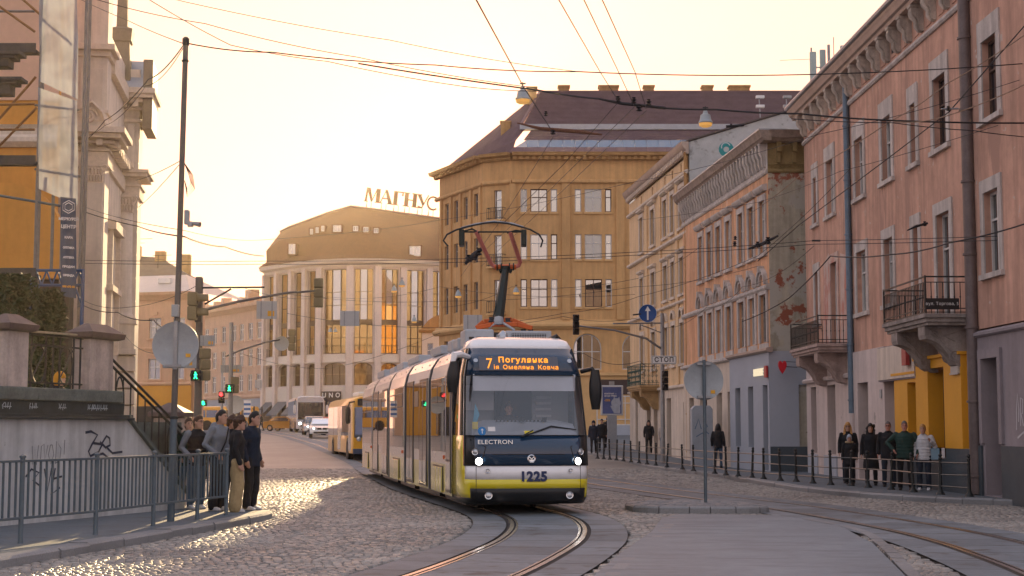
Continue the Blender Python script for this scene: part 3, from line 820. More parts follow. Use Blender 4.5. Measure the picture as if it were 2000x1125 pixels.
window(pk, 21.9, .9, 1.5, 2.2, .4, WFRAME_BR, GLASS_DARK, .06, 1, (.7,))
downpipe(pk, 6.5, 2.1, 12.6, .1, PIPEB); downpipe(pk, 6.55, .15, 2.1, .1, PINKLOW)
downpipe(pk, 18.25, .15, 12.4, .15, PIPEBR)
B1 = balcony(pk, 2.1, 6.35, 4.25, 1.1, .86, STONEP, [2.8, 5.6], .5, .95)
B2 = balcony(pk, 14.2, 18.0, 4.3, 1.14, .86, STONEC, [14.9, 17.3], .55, 1.0)
sg = thing('street_name_sign', 'black street name plate on the nearer iron balcony', 'street sign')
sg.parent = None
sm_ = MB(); sm_.box(-.4, .4, -.012, .012, -.13, .13)
M_ = pk.matrix_basis.copy() if False else Matrix.Translation((10.36, 53.6, 0)) @ Matrix.Rotation(math.atan2(35.4 - 53.6, .36), 4, 'Z')
pb = M_ @ Vector((18.0, -.72, 4.52)); sg.location = pb; sg.rotation_euler = (0, 0, math.atan2(35.4 - 53.6, .36) + math.pi / 2)
sm_.build('plate', BLACK, sg, .004); lettering('вул. Торгова, 5', .1, WHITEP, sg, (0, -.014, 0), extrude=.002, spacing=1.08)
# small signs and house fittings that hang on the pink house
hn = MB(); hn.box(-.09, .09, -.02, 0, -.12, .12); o = hn.build('house_number_plate', SIGNBACK); o.matrix_basis = M_ @ Matrix.Translation((9.85, -.07, 2.62)); tag(o, 'small grey number plate on the pale ground floor wall', 'number plate')
hn = MB(); hn.box(-.28, .28, -.05, 0, -.13, .13); hn.box(-.3, .3, -.07, -.05, -.15, -.11); o = hn.build('wall_box', mat('dull_white_box', (.5, .48, .45), .6, var=.1)); o.matrix_basis = M_ @ Matrix.Translation((17.25, -.2, 3.05)); tag(o, 'small pale box mounted high on the yellow shopfront', 'wall box')
hn = MB(); hn.box(-.2, .2, -.1, 0, -.22, .22); o = hn.build('red_sign', mat('red_sign_face', (.35, .05, .05), .5, var=.2, vs=9)); o.matrix_basis = M_ @ Matrix.Translation((13.4, -.28, 3.5)); tag(o, 'small red sign above the yellow shopfront, under the balcony', 'shop sign')
wh = MB(); cu_ = 0
for pth in ([(0, 0), (.03, .5), (.12, .9), (.2, .5), (.16, .2)], [(.3, .1), (.34, .8), (.5, .75), (.46, .4), (.34, .42), (.5, .1)], [(.05, -.2), (.5, -.05), (.75, -.5)], [(.6, .2), (.7, 1.0), (.86, .9)]):
    stroke([(20.85 + a * .85, 1.6 + b * .85) for a, b in pth], .05, -.058, mb=wh)
wh.build('graffiti', mat('white_graffiti', (.55, .53, .55), .7, var=0), pk)

# ---- phone antennas on the pink roof
an = thing('phone_antenna', 'cluster of pale green phone antennas on the roof edge', 'antenna', M_ @ Vector((1.3, .6, 12.9)))
for x, y, h0, h1, wd in ((-.55, 0, .7, 1.75, .22), (-.15, .3, .75, 1.9, .2), (.55, -.1, .6, 1.95, .34)):
    p = MB(); p.box(x - wd / 2, x + wd / 2, y - .06, y + .06, h0, h1); p.build('panel', mat('pale_antenna', (.5, .58, .55), .5, var=.08), an, .02)
p = MB(); p.tube([(0, 0, 0), (0, 0, 2.0)], .05, 8); p.tube([(-.6, .02, .05), (-.6, .02, 1.9)], .03, 6); p.tube([(.2, .1, .4), (.2, .1, 2.3)], .015, 5); p.bar((-.6, 0, 1.2), (.6, 0, 1.2), .04, .04); p.bar((-1.7, 0, 1.45), (-.5, 0, 1.5), .015, .015); p.box(-.3, .3, -.2, .2, 0, .35); p.build('mast', STEELGREY, an)

# ---- orange house (peeling end wall, blue-grey shop)
og = facade_thing('peach_house', 'peach plastered house with arched mouldings and a peeling end wall', (7.9, 70), (9.26, 55))
OL = 15.06
OU = [3.62, 5.36, 7.06, 8.8, 10.9, 12.56, 14.22]
UPW = [(u - .4, u + .4, 8.0, 9.95) for u in OU]
LOW = [(u - .45, u + .45, 4.75, 6.5) for u in OU] + []
x1 = MB(); wall_mb(x1, -.3, OL, 4.4, 10.95, UPW + LOW, .28)
x1.box(-.3, OL - .02, .4, 8, 4, 12.2); x1.build('front_wall', ORANGE, og)
s = MB()
for a, b, c, d in UPW:
    surround_mb(s, a, b, c, d, .17, .05, top=.22); cornice(s, a - .3, b + .3, [(.1, d + .3), (.16, d + .36), (.2, d + .44), (.2, d + .5), (.04, d + .54)])
s.build('upper_surrounds', TRIM, og)['kind'] = 'stuff'
for k, (a, b, c, d) in enumerate(LOW[:7]):
    s = MB(); surround_mb(s, a, b, c, d, .2, .06, top=.16, bottom=False)
    s.box(a - .2, b + .2, -.03, .003, 4.42, 4.72)
    cu_ = (a + b) / 2
    for r0, r1, ow in ((.62, .52, .16), (.5, .38, .1)):
        P, Q = arch_pts(cu_ - r0, cu_ + r0, 6.85 + r0), arch_pts(cu_ - r1, cu_ + r1, 6.85 + r1)
        for i in range(10):
            s.add([(P[i][0], -ow, P[i][1]), (P[i + 1][0], -ow, P[i + 1][1]), (Q[i + 1][0], -ow, Q[i + 1][1]), (Q[i][0], -ow, Q[i][1]), (P[i][0], 0, P[i][1]), (P[i + 1][0], 0, P[i + 1][1]), (Q[i + 1][0], 0, Q[i + 1][1]), (Q[i][0], 0, Q[i][1])],
                  [(0, 3, 2, 1), (0, 1, 5, 4), (3, 7, 6, 2)])
    s.box(cu_ - .09, cu_ + .09, -.22, .0, 7.3, 7.55)
    s.build('arched_surround', TRIM, og)
for k, (a, b, c, d) in enumerate(UPW + LOW): window(og, a, c, b - a, d - c, .12, WFRAME_OLD if k % 3 else WFRAME, random.choice((GLASS, GLASS, GLASS2)), .05, 1, (.66,))
s = MB(); cornice(s, -.3, OL, [(.06, 6.62), (.12, 6.7), (.12, 6.78), (.03, 6.84)]); cornice(s, -.3, OL, [(.04, 10.84), (.08, 10.9), (.08, 10.98), (.02, 11.02)]); s.box(-.3, OL, -.02, .3, 11.02, 12.0); s.build('string_moulding', TRIM, og)
s = MB(); cornice(s, -.4, OL + .6, [(.26, 11.95), (.31, 12.02), (.36, 12.06), (.4, 12.2), (.44, 12.32)]); s.build('eaves', TIMBER, og)
s = MB(); s.box(-.4, OL + .6, -.46, .6, 12.32, 12.37); s.quad((-.4, -.44, 12.37), (OL + .5, -.44, 12.37), (OL - 1, 4, 12.5), (-.4, 4, 12.5)); s.quad((OL + .5, -.44, 12.372), (OL + .5, 8, 12.372), (OL - 1, 8, 12.5), (OL - 1, 4, 12.5)); s.build('roof', ZINC, og)
cm = console_mb(.8, .25, .2).mesh('eaves_bracket', TRIM); smooth(cm, 50)
for k in range(31): inst(bpy.data.objects.new('eaves_bracket', cm), og, (.1 + k * .49, 0, 11.9))
e = MB(); e.T = Matrix.Translation((OL, 0, 0)) @ Matrix.Rotation(R(90 - 5.18), 4, 'Z')
wall_mb(e, 0, 6, -.2, 12, [], .2); e.build('end_wall', ENDWALL, og)
e = MB(); e.T = Matrix.Translation((OL, 0, 0)) @ Matrix.Rotation(R(90 - 5.18), 4, 'Z')
cornice(e, -.02, 6, [(.35, 11.95), (.45, 12.02), (.55, 12.06), (.6, 12.2), (.66, 12.32)]); e.build('end_eaves', TIMBER, og)
FRZ = mat('ochre_frieze_plaster', (.26, .19, .08), .85, var=.25, vs=2)
e = MB(); e.T = Matrix.Translation((OL, 0, 0)) @ Matrix.Rotation(R(90 - 5.18), 4, 'Z')
cornice(e, 0, 6, [(.05, 10.86), (.08, 10.9), (.08, 10.96), (.03, 11.0)]); cornice(e, 0, 6, [(.05, 11.14), (.08, 11.16), (.02, 11.2)])
e.box(0, 6, -.02, .01, 11.0, 11.95)
for u in (.38, .95, 1.5): e.box(u - .08, u + .08, -.3, -.02, 11.6, 11.95); e.box(u - .07, u + .07, -.14, -.02, 11.22, 11.6)
for k in range(10): spiral(e, .12 + k * .16, -.05, 11.07, .06, 1, .014, 1, 'y')
e.build('end_frieze', FRZ, og)
# shop at the corner
SO = [(10.0, 10.85, .95, 3.2), (12.05, 12.85, .95, 3.2), (14.25, 14.95, .14, 3.2)]
g = MB(); wall_mb(g, 9.1, OL + .1, -.2, 4.4, SO, .4, -.1); g.quad((9.1, -.1, -.2), (9.1, 0, -.2), (9.1, 0, 4.4), (9.1, -.1, 4.4))
g.T = Matrix.Translation((OL + .1, -.1, 0)) @ Matrix.Rotation(R(90 - 5.18), 4, 'Z'); wall_mb(g, 0, 1.6, -.2, 4.4, [(1.06, 1.4, 1.0, 3.2)], .3); g.T = None
g.build('shop_wall', SHOPG, og)
g = MB(); cornice(g, 9.0, OL + .3, [(.16, 4.36), (.24, 4.42), (.24, 4.5), (.02, 4.56)]); g.build('shop_ledge', COPPERISH, og)
for a, b, c, d in SO: window(og, a, c, b - a, d - c, .2, BLACK, GLASS_DARK, .06, 0, (.9,))
g = MB(); g.T = Matrix.Translation((OL + .1, -.1, 0)) @ Matrix.Rotation(R(90 - 5.18), 4, 'Z'); g.box(0.02, 1.6, -.03, -.002, -.1, 1.0); g.build('shop_dado', PLINTH, og)
LO = [(.9, 1.9, .5, 3.0), (3.2, 4.6, .4, 3.1), (6.4, 7.4, .4, 3.1), (8.4, 9.0, .9, 3.1)]
g = MB(); wall_mb(g, -.3, 9.1, -.2, 4.4, LO, .35, -.03); g.build('ground_floor', CREAML, og)
for a, b, c, d in LO: window(og, a, c, b - a, d - c, .25, WFRAME_BR, GLASS_DARK, .06, 0, (.8,))
g = MB(); cornice(g, -.3, 9.1, [(.1, 4.3), (.18, 4.36), (.18, 4.44), (.02, 4.5)]); g.build('ledge', TRIM, og)
MO = Matrix.Translation((7.9, 70, 0)) @ Matrix.Rotation(math.atan2(-15, 1.36), 4, 'Z')
ns = thing('shop_sign', 'backlit white letters with a red square on the blue-grey shop', 'shop sign'); ns.matrix_basis = MO @ Matrix.Translation((14.2, -.13, 3.66))
lit = emis('backlit_letter', (1, .82, .55), .55)
lettering('НОТАБЕНЕ', .36, lit, ns, (-.3, -.03, 0), extrude=.02, spacing=.85, sx=.8)
q = MB(); q.box(.62, .95, -.06, 0, -.2, .22); q.build('red_panel', mat('red_panel', (.4, .02, .03), .4, var=0), ns)
hs = thing('heart_sign', 'red heart shaped sign sticking out beside the shop corner', 'hanging sign'); hs.location = at(1528, 716, 54.3)
pts = [(.0, -.26), (.13, -.12), (.2, .02), (.2, .12), (.14, .2), (.06, .2), (0, .13), (-.06, .2), (-.14, .2), (-.2, .12), (-.2, .02), (-.13, -.12)]
q = MB(); q.prism([(a * .75, b) for a, b in pts], -.05, .05); q.build('heart', mat('glossy_red', (.55, .015, .03), .3, var=0), hs, .015)
q = MB(); q.bar((.0, 0, .0), (.62, .55, 0), .025, .025); q.bar((0, 0, .18), (.62, .55, .18), .02, .02); q.build('bracket', IRON, hs)

# ---- cream house further along
cr = facade_thing('cream_house', 'cream four storey house with paired windows and a green balcony', (6.6, 84.6), (8.05, 70))
CL = 14.67
cols = [(2.75, 3.75), (5.9, 6.95), (9.15, 10.1), (11.0, 11.85), (13.0, 13.7), (13.85, 14.5)]
ops = []
for a, b in cols: ops += [(a, b, 11.0, 12.85), (a, b, 7.9, 9.6), (a, b, 4.65, 6.55)]
tiny = [(a + .3, a + .62, 13.62, 14.02) for a, b in cols]
x1 = MB(); wall_mb(x1, -.5, CL + .35, 3.6, 14.1, ops + tiny, .28); x1.box(-.5, CL, .4, 7, 3, 14.6); x1.build('front_wall', CREAM, cr)
for a, b, c, d in ops: window(cr, a, c, b - a, d - c, .12, WFRAME_OLD, random.choice((GLASS, GLASS2)), .06, 1, (.66,))
q = MB()
for a, b, c, d in tiny: q.quad((a, .27, c), (b, .27, c), (b, .27, d), (a, .27, d))
q.build('attic_openings', DARKROOM, cr)['kind'] = 'stuff'
s = MB()
for a, b, c, d in ops:
    surround_mb(s, a, b, c, d, .14, .06, top=.2)
    if c > 10: cornice(s, a - .25, b + .25, [(.08, d + .26), (.2, d + .34), (.2, d + .42), (.04, d + .46)])
    elif c > 7: cornice(s, a - .2, b + .2, [(.1, d + .22), (.2, d + .3), (.2, d + .38), (.04, d + .42)])
    else:
        for r0, r1, ow in ((.42, .3, .12),):
            cu_ = (a + b) / 2; P, Q = arch_pts(cu_ - r0, cu_ + r0, d + .3 + r0), arch_pts(cu_ - r1, cu_ + r1, d + .3 + r1)
            for i in range(10): s.add([(P[i][0], -ow, P[i][1]), (P[i + 1][0], -ow, P[i + 1][1]), (Q[i + 1][0], -ow, Q[i + 1][1]), (Q[i][0], -ow, Q[i][1]), (P[i][0], 0, P[i][1]), (P[i + 1][0], 0, P[i + 1][1])], [(0, 3, 2, 1), (0, 1, 5, 4)])
s.build('window_surrounds', CREAML, cr)['kind'] = 'stuff'
s = MB()
for u in (4.8, 8.4, 12.5): s.box(u - .28, u + .28, -.08, .003, 3.7, 13.3)
s.build('pilasters', CREAM, cr)['kind'] = 'stuff'
for nm, pr in (('string_course', [(.06, 10.5), (.14, 10.56), (.14, 10.66), (.02, 10.72)]), ('string_course', [(.06, 7.45), (.12, 7.5), (.12, 7.58), (.02, 7.62)]), ('attic_moulding', [(.05, 13.3), (.14, 13.36), (.14, 13.46), (.02, 13.5)])):
    s = MB(); cornice(s, -.5, CL + .35, [(o + .03, w_) for o, w_ in pr]); s.build(nm, CREAML, cr)
s = MB(); cornice(s, -.7, CL + .5, [(.1, 14.2), (.13, 14.35), (.26, 14.5), (.31, 14.6), (.36, 14.75)]); s.build('cornice', COPPERISH, cr)
dm = MB(); dm.box(-.09, .09, -.22, 0, 0, .2); dm = dm.mesh('dentil', CREAML)
for k in range(38): inst(bpy.data.objects.new('dentil', dm), cr, (-.3 + k * .4, 0, 14.22))
s = MB(); s.quad((-.7, -.36, 14.76), (CL + .3, -.36, 14.76), (CL + .3, 3.5, 15.5), (-.7, 3.5, 15.5)); s.quad((-.7, 3.5, 15.5), (CL + .3, 3.5, 15.5), (CL + .3, 9, 14), (-.7, 9, 14)); s.build('roof', ZINC, cr)
GF = [(1.2, 2.0, .3, 3.2), (4.5, 5.6, .2, 3.0), (6.4, 7.4, .2, 3.0), (9.75, 10.8, .2, 3.1), (13.6, 15.0, .15, 2.85)]
g = MB(); wall_mb(g, -.5, CL + .35, -.2, 3.6, GF, .35, -.04); g.build('ground_floor', CREAML, cr)
for a, b, c, d in GF: window(cr, a, c, b - a, d - c, .3, WFRAME_BR, GLASS_DARK, .07, 0, (.8,))
SHUT = mat('grey_roller_shutter', (.26, .24, .23), .6, .2, var=.1)
g = MB(); cornice(g, -.5, CL + .35, [(.1, 3.5), (.18, 3.56), (.18, 3.64), (.02, 3.7)]); g.build('ledge', CREAML, cr)
GRIRON = mat('green_balcony_iron', (.03, .085, .075), .5, .2, var=.15)
IR0 = IRON; IRON = GRIRON
balcony(cr, 4.3, 8.1, 3.8, 1.05, 1.05, mat('ochre_corbel_stone', (.42, .28, .14), .85, var=.2, vs=3, bump=.3, bs=30), [4.9, 7.5], .45, .95, 'scroll')
IRON = IR0
downpipe(cr, 14.9, .2, 14.3, .09, mat('ochre_downpipe', (.4, .22, .08), .6, var=.15))
# grey gable above the peach house
gb = MB(); gb.T = Matrix.Translation((8.13, 69.6, 0))
gb.add([(0, 0, 11), (9.5, 0, 11), (9.5, 0, 16.1), (4.6, 0, 16.15), (0, 0, 14.75), (0, .4, 11), (9.5, .4, 11), (9.5, .4, 16.1), (4.6, .4, 16.15), (0, .4, 14.75)], [(0, 1, 2, 3, 4), (9, 8, 7, 6, 5), (4, 3, 8, 9), (3, 2, 7, 8)])
gt = gb.build('gable_wall', GABLE); gt.location = (0, 0, 0); tag(gt, 'grey rendered gable wall with teal graffiti above the peach house', 'wall')
q = MB(); q.T = Matrix.Translation((8.13, 69.6, 0)); q.bar((-.1, .2, 14.8), (4.6, .2, 16.22), .6, .07); q.bar((4.6, .2, 16.2), (9.5, .2, 16.15), .6, .07); q.build('coping', ROOFDK, gt)
q = MB(); q.T = Matrix.Translation((8.13, 69.6, 0)) @ Matrix.Translation((1.7, 0, 14.35))
stroke(arc(0, .05, .24, -60, 300, 14), .22, -.006, mb=q); stroke([(.5, -.4), (.75, 0), (1.05, .3), (1.3, .4)], .3, -.007, mb=q); stroke([(.15, -.55), (.7, -.5), (1.2, -.2)], .16, -.008, mb=q)
q.build('graffiti', TEAL, gt)
q = MB(); q.T = Matrix.Translation((8.13, 69.6, 0)) @ Matrix.Translation((1.7, 0, 14.35)); stroke(arc(-.02, .16, .2, 20, 200, 8), .05, -.011, mb=q); stroke([(.6, -.2), (.9, .1), (1.2, .22)], .06, -.011, mb=q); q.build('graffiti_highlight', TEALW, gt)
for px, nm in ((1485, 0), (1538, 1)):
    t = thing('floodlight_mast', ('pale floodlight mast' if nm == 0 else 'dark floodlight mast') + ' on the roof behind the grey gable', 'floodlight', at(px, 222, 72))
    q = MB(); q.tube([(0, 0, -.3), (-.05, 0, .85)], .03, 6); q.build('mast', STEELGREY, t)
    for z in (.35, .8): q = MB(); q.box(-.2, .2, -.1, .1, z - .07, z + .07); q.build('lamp_head', WHITEP if nm == 0 else STEELGREY, t, .02)
# ------------------------------------------------------------------ the buildings that close the street
OCHRE = mat('ochre_render', (.64, .385, .165), .85, var=.12, vs=.35, bump=.2, bs=12, streak=.18, stain=[(.35, .66, .06, (.5, .38, .22)), (1.2, .7, .03, (.48, .3, .14))])
OCHREL = mat('pale_ochre_render', (.66, .42, .19), .85, var=.1, vs=.4)
TILE = mat('maroon_roof_tile', (.15, .105, .11), .9, var=.16, vs=1.2, spec=.08)
TILEC = mat('maroon_sheet_band', (.19, .11, .105), .5, .2, var=.12, vs=1)
CORNO = mat('ochre_cornice', (.5, .3, .12), .85, var=.15, vs=.8, streak=.2)
MAGW = mat('pale_stone_facade', (.76, .65, .57), .8, var=.08, vs=.4, streak=.1)
MAGL = mat('light_stone_band', (.76, .68, .58), .8, var=.06, vs=.5)
MAGR = mat('brown_mansard_roof', (.17, .068, .018), .75, var=.15, vs=.3, streak=.1)
GOLDGL = glass_mat('golden_tinted_glass', (.95, .68, .28), .4, .03, (.2, .105, .02))
BRONZE = mat('bronze_frames', (.17, .115, .06), .5, .3, var=.1)
BEIGE = mat('beige_brick_facade', (.66, .46, .33), .85, var=.08, vs=.4, streak=.1)
TAN = mat('tan_plaster', (.70, .44, .28), .85, var=.08, vs=.4, streak=.1)
DEEPY = mat('deep_yellow_plaster', (.66, .31, .04), .8, var=.06, vs=.4)
AWN = mat('grey_awning', (.16, .16, .165), .8, var=.05)

def frame_of(A, B):
    return Matrix.Translation((A[0], A[1], 0)) @ Matrix.Rotation(math.atan2(B[1] - A[1], B[0] - A[0]), 4, 'Z')
def mwin(parent, P, T, u, w, W, H, y, **k):
    o = window(parent, u, w, W, H, y, **k)
    o.matrix_basis = P.inverted() @ T @ Matrix.Translation((u, y, w))
    return o
# ---- big ochre corner building
A0 = (0.0, 115.0); oc = facade_thing('ochre_corner_building', 'large ochre corner building with maroon tiled roof and rows of pale windows', A0, (10, 115))
P = frame_of(A0, (10, 115)); LF = ((-5.9, 124.0), (-2.2, 116.2)); CF = ((-2.2, 116.2), A0)
rows = [(17.95, 19.7), (14.35, 16.25), (10.75, 12.85)]
bays = [1.95 + 4.1 * k for k in range(7)]
fo = []
for k, c in enumerate(bays):
    o1, o2 = (.95, .5) if k else (.85, .5)
    for r0, r1 in rows:
        fo += [(c - 1.3, c - .82, r0, r1), (c - .56, c + .72, r0, r1), (c + .98, c + 1.46, r0, r1)]
fo += [(-.0 + c - .95, c + 1.15, 6.05, 8.75, 1.05) for c in [1.9 + 3.65 * k for k in range(8)][0:]]
Z0 = .5
wl_ = MB(); wall_mb(wl_, 0, 29, Z0, 22.3, fo, .3); wl_.box(0, 29, 4.5, 15, Z0, 22.5); wl_.build('front_wall', OCHRE, oc)
Tl, Tc = frame_of(*LF), frame_of(*CF)
LL = math.hypot(3.7, 7.8); LC = math.hypot(2.2, 1.2)
lo = [(u, u + .8, r0, r1) for u in (1.1, 3.0, 4.9, 6.9) for r0, r1 in rows + [(6.2, 8.6)]]
co = [(.95, 1.6, r0 - (.5 if r0 > 12 else 0), r1) for r0, r1 in rows] + [(.7, 1.9, 6.05, 8.75, .6)]
wl_ = MB(); wl_.T = P.inverted() @ Tl; wall_mb(wl_, 0, LL, Z0, 22.3, lo, .3)
wl_.T = P.inverted() @ Tc; wall_mb(wl_, 0, LC, Z0, 22.3, co, .3); wl_.build('corner_wall', OCHRE, oc)
for o in fo:
    big = o[1] - o[0] > .7
    if len(o) > 4: window(oc, o[0], o[2], o[1] - o[0], o[3] - o[2], .2, WFRAME, GLASS_SKY, .08, 2, (.5,), 1.05)
    else:
        old = random.random() < .3
        window(oc, o[0], o[2], o[1] - o[0], o[3] - o[2], .12, WFRAME_BR if old else WFRAME, random.choice([GLASS_SKY, GLASS_SKY, GLASS_SKY, GLASS2]), .07, 1 if big else 0, (.64,) if not (old and big) or random.random() < .5 else ())
for o in lo: mwin(oc, P, Tl, o[0], o[2], o[1] - o[0], o[3] - o[2], .2, frame=WFRAME_OLD, glass=GLASS)
for o in co: mwin(oc, P, Tc, o[0], o[2], o[1] - o[0], o[3] - o[2], .2, frame=WFRAME, glass=GLASS_SKY, mull=0 if len(o) == 4 else 1, rise=o[4] if len(o) > 4 else 0)
sl = MB()
for o in fo + []:
    sl.box(o[0] - .06, o[1] + .06, -.1, .003, o[2] - .16, o[2])
sl.build('sills', OCHREL, oc)['kind'] = 'stuff'
pm = MB().box(-.24, .24, -.16, .003, 9.8, 20.1).mesh('pilaster', OCHRE)
for c in bays:
    for d in (-1.9, 2.05): inst(bpy.data.objects.new('pilaster', pm), oc, (c + d, 0, 0))
pm = MB().box(-.18, .18, -.14, .003, 9.8, 20.1).mesh('pilaster', OCHRE)
for u in (.5, 2.5, 4.4, 6.4, 8.2):
    o = inst(bpy.data.objects.new('pilaster', pm), oc); o.matrix_basis = P.inverted() @ Tl @ Matrix.Translation((u, 0, 0))
for prof, nm, mt in (([(.1, 20.1), (.22, 20.2), (.22, 20.32), (.06, 20.45)], 'string_course', OCHRE), ([(.15, 9.1), (.35, 9.3), (.35, 9.45), (.1, 9.6), (.05, 9.8)], 'ledge', OCHREL), ([(.2, 21.9), (.3, 22.0), (.3, 22.12), (.7, 22.2), (.75, 22.34), (.8, 22.42)], 'cornice', CORNO)):
    c = MB(); cornice(c, 0, 29, prof); c.T = P.inverted() @ Tl; cornice(c, -.6, LL, prof); c.T = P.inverted() @ Tc; cornice(c, 0, LC, prof); c.build(nm, mt, oc)
dm = MB().box(-.13, .13, -.5, 0, 0, .24).mesh('dentil', CORNO)
for k in range(60): inst(bpy.data.objects.new('dentil', dm), oc, (.2 + k * .48, 0, 21.9))
for k in range(17):
    o = inst(bpy.data.objects.new('dentil', dm), oc); o.matrix_basis = P.inverted() @ Tl @ Matrix.Translation((.2 + k * .5, 0, 21.9))
# mansard: copper band, roof lights, tiled courses, zinc walk, upper slope in courses
c = MB(); c.box(-.3, 29, -.35, .3, 22.43, 22.5); c.add([(-.2, -.3, 22.5), (29, -.3, 22.5), (29, .1, 22.92), (.1, .1, 22.92)], [(0, 1, 2, 3)])
for k in range(38): c.bar((.1 + k * .77, -.32, 22.5), (.2 + k * .77, .08, 22.93), .04, .04)
c.build('sheet_band', TILEC, oc)
gm = MB(); gm.box(.03, .88, -.01, .02, 0, .66); gm = gm.mesh('roof_window', glass_mat('roof_light_glass', (.6, .7, .8), .3, .03, (.12, .14, .16)))
for k in range(31):
    o = inst(bpy.data.objects.new('roof_window', gm), oc, (1.1 + k * .91, .15, 22.93), (-.45, 0, 0))
c = MB(); c.quad((.2, .12, 22.9), (29, .12, 22.9), (29, .52, 23.56), (1.1, .52, 23.56)); c.build('roof_light_frame', ZINC, oc)
c = MB(); n = 6
for k in range(n):
    y0, y1 = .5 + 1.2 * k / n, .5 + 1.2 * (k + 1) / n; z0, z1 = 23.56 + 1.0 * k / n, 23.56 + 1.0 * (k + 1) / n
    c.quad((.9 + .1 * k, y0 - .05, z0 + .03), (29, y0 - .05, z0 + .03), (29, y1, z1), (1.0 + .1 * k, y1, z1)); c.quad((.9 + .1 * k, y0 - .05, z0 - .03), (29, y0 - .05, z0 - .03), (29, y0 - .05, z0 + .03), (.9 + .1 * k, y0 - .05, z0 + .03))
n = 26
for k in range(n):
    y0, y1 = 2.0 + 6 * k / n, 2.0 + 6 * (k + 1) / n; z0, z1 = 25.05 + 3.9 * k / n, 25.05 + 3.9 * (k + 1) / n; xl = .9 + 1.5 * k / n
    c.quad((xl, y0 - .04, z0 + .06), (29, y0 - .04, z0 + .06), (29, y1, z1), (xl, y1, z1)); c.quad((xl, y0 - .04, z0 - .04), (29, y0 - .04, z0 - .04), (29, y0 - .04, z0 + .06), (xl, y0 - .04, z0 + .06))
tc_ = c.build('roof_courses', TILE, oc); tc_['kind'] = 'stuff'
c = MB(); c.box(.6, 29, 1.55, 2.3, 24.58, 25.0)
for k in range(20): c.box(1.2 + k * 1.45, 1.24 + k * 1.45, 1.53, 1.55, 24.6, 24.98)
c.build('zinc_walk', ZINC, oc)
c = MB(); c.quad((2.3, 8, 28.95), (29, 8, 28.95), (29, 16, 22.5), (2.3, 16, 22.5)); c.build('rear_slope', TILE, oc)
c = MB(); I = P.inverted()
pts = [I @ Vector(p) for p in ((-5.9, 124, 22.45), (-2.3, 116.1, 22.45), (-.3, 116.4, 23.4), (.75, 117.2, 25.1), (2.3, 123, 28.95), (-.5, 131, 25.5), (-5.0, 130, 22.5))]
c.add(pts, [(0, 1, 2), (0, 2, 3), (0, 3, 4), (0, 4, 5), (0, 5, 6)]); c.add([I @ Vector(p) for p in ((-2.3, 116.1, 22.45), (0, 114.9, 22.45), (.3, 115.4, 23.5), (-.3, 116.4, 23.4), (.75, 117.2, 25.1), (1, 116.6, 24.6))], [(0, 1, 2, 3), (3, 2, 5, 4)])
c.build('hip_roof', TILE, oc)
c = MB(); c.bar(I @ Vector((.75, 117.2, 25.15)), I @ Vector((2.3, 123, 29.0)), .22, .12); c.bar(I @ Vector((2.3, 123, 28.98)), I @ Vector((29, 123, 28.98)), .2, .1); c.build('ridge_cap', TILEC, oc)
for x0, x1 in ((3.8, 4.65), (7.1, 8.65), (10.75, 11.55), (15.5, 16.35), (17.7, 19.35)):
    c = MB(); c.box(x0, x1, 8, 8.9, 28.3, 29.35); c.box(x0 - .08, x1 + .08, 7.92, 8.98, 29.35, 29.5); c.build('chimney', CORNO, oc)
for X_, Y_, z in ((-.5, 119.5, 25.3), (1.6, 122, 28.6)):
    q = I @ Vector((X_, Y_, z)); c = MB(); c.box(q.x - .38, q.x + .38, q.y - .4, q.y + .4, q.z - 1, q.z + .35); c.box(q.x - .45, q.x + .45, q.y - .46, q.y + .46, q.z + .35, q.z + .47); c.build('chimney', CORNO, oc)
for z, pr in ((16.9 - 3.15, 0), (13.2 - 3.0, 0)):
    pass
ir = MB().box(-.012, .012, -.012, .012, 0, .9).mesh('baluster', IRON)
for z in (17.4, 13.85, 10.3):                # little balconies of the rounded corner
    b_ = MB(); b_.T = I @ Tc; b_.box(.55, 2.0, -.55, .0, z - .14, z); bb = b_.build('corner_balcony', OCHREL, oc)
    r = MB(); r.T = I @ Tc
    for zz in (z + .9, z + .1): r.bar((.6, -.5, zz), (1.95, -.5, zz), .035, .035); r.bar((.6, -.5, zz), (.6, 0, zz), .035, .035); r.bar((1.95, -.5, zz), (1.95, 0, zz), .035, .035)
    for k in range(10): r.box(.6 + k * .15 - .012, .6 + k * .15 + .012, -.512, -.488, z, z + .9)
    r.build('railing', IRON, bb)
g = MB(); g.box(0, 29, -.12, .003, Z0, 5.6); g.box(0, 29, -.3, -.12, 5.6, 5.85); g.build('shopfront_wall', OCHREL, oc)
for u0 in (6.2, 10.8, 15.4):
    g = MB(); g.box(u0, u0 + 3.4, -.2, -.12, 4.2, 5.3); sp = g.build('shop_fascia', mat('dark_brown_fascia', (.06, .04, .035), .6, var=0), oc)
    window(oc, u0 + .1, 1.9, 3.2, 2.2, -.14, WFRAME, GLASS_SKY, .08, 2, (.2, .75))
g = MB(); g.box(5.8, 29, -.16, -.122, Z0, 1.9); g.build('grey_dado', SHOPG, oc)

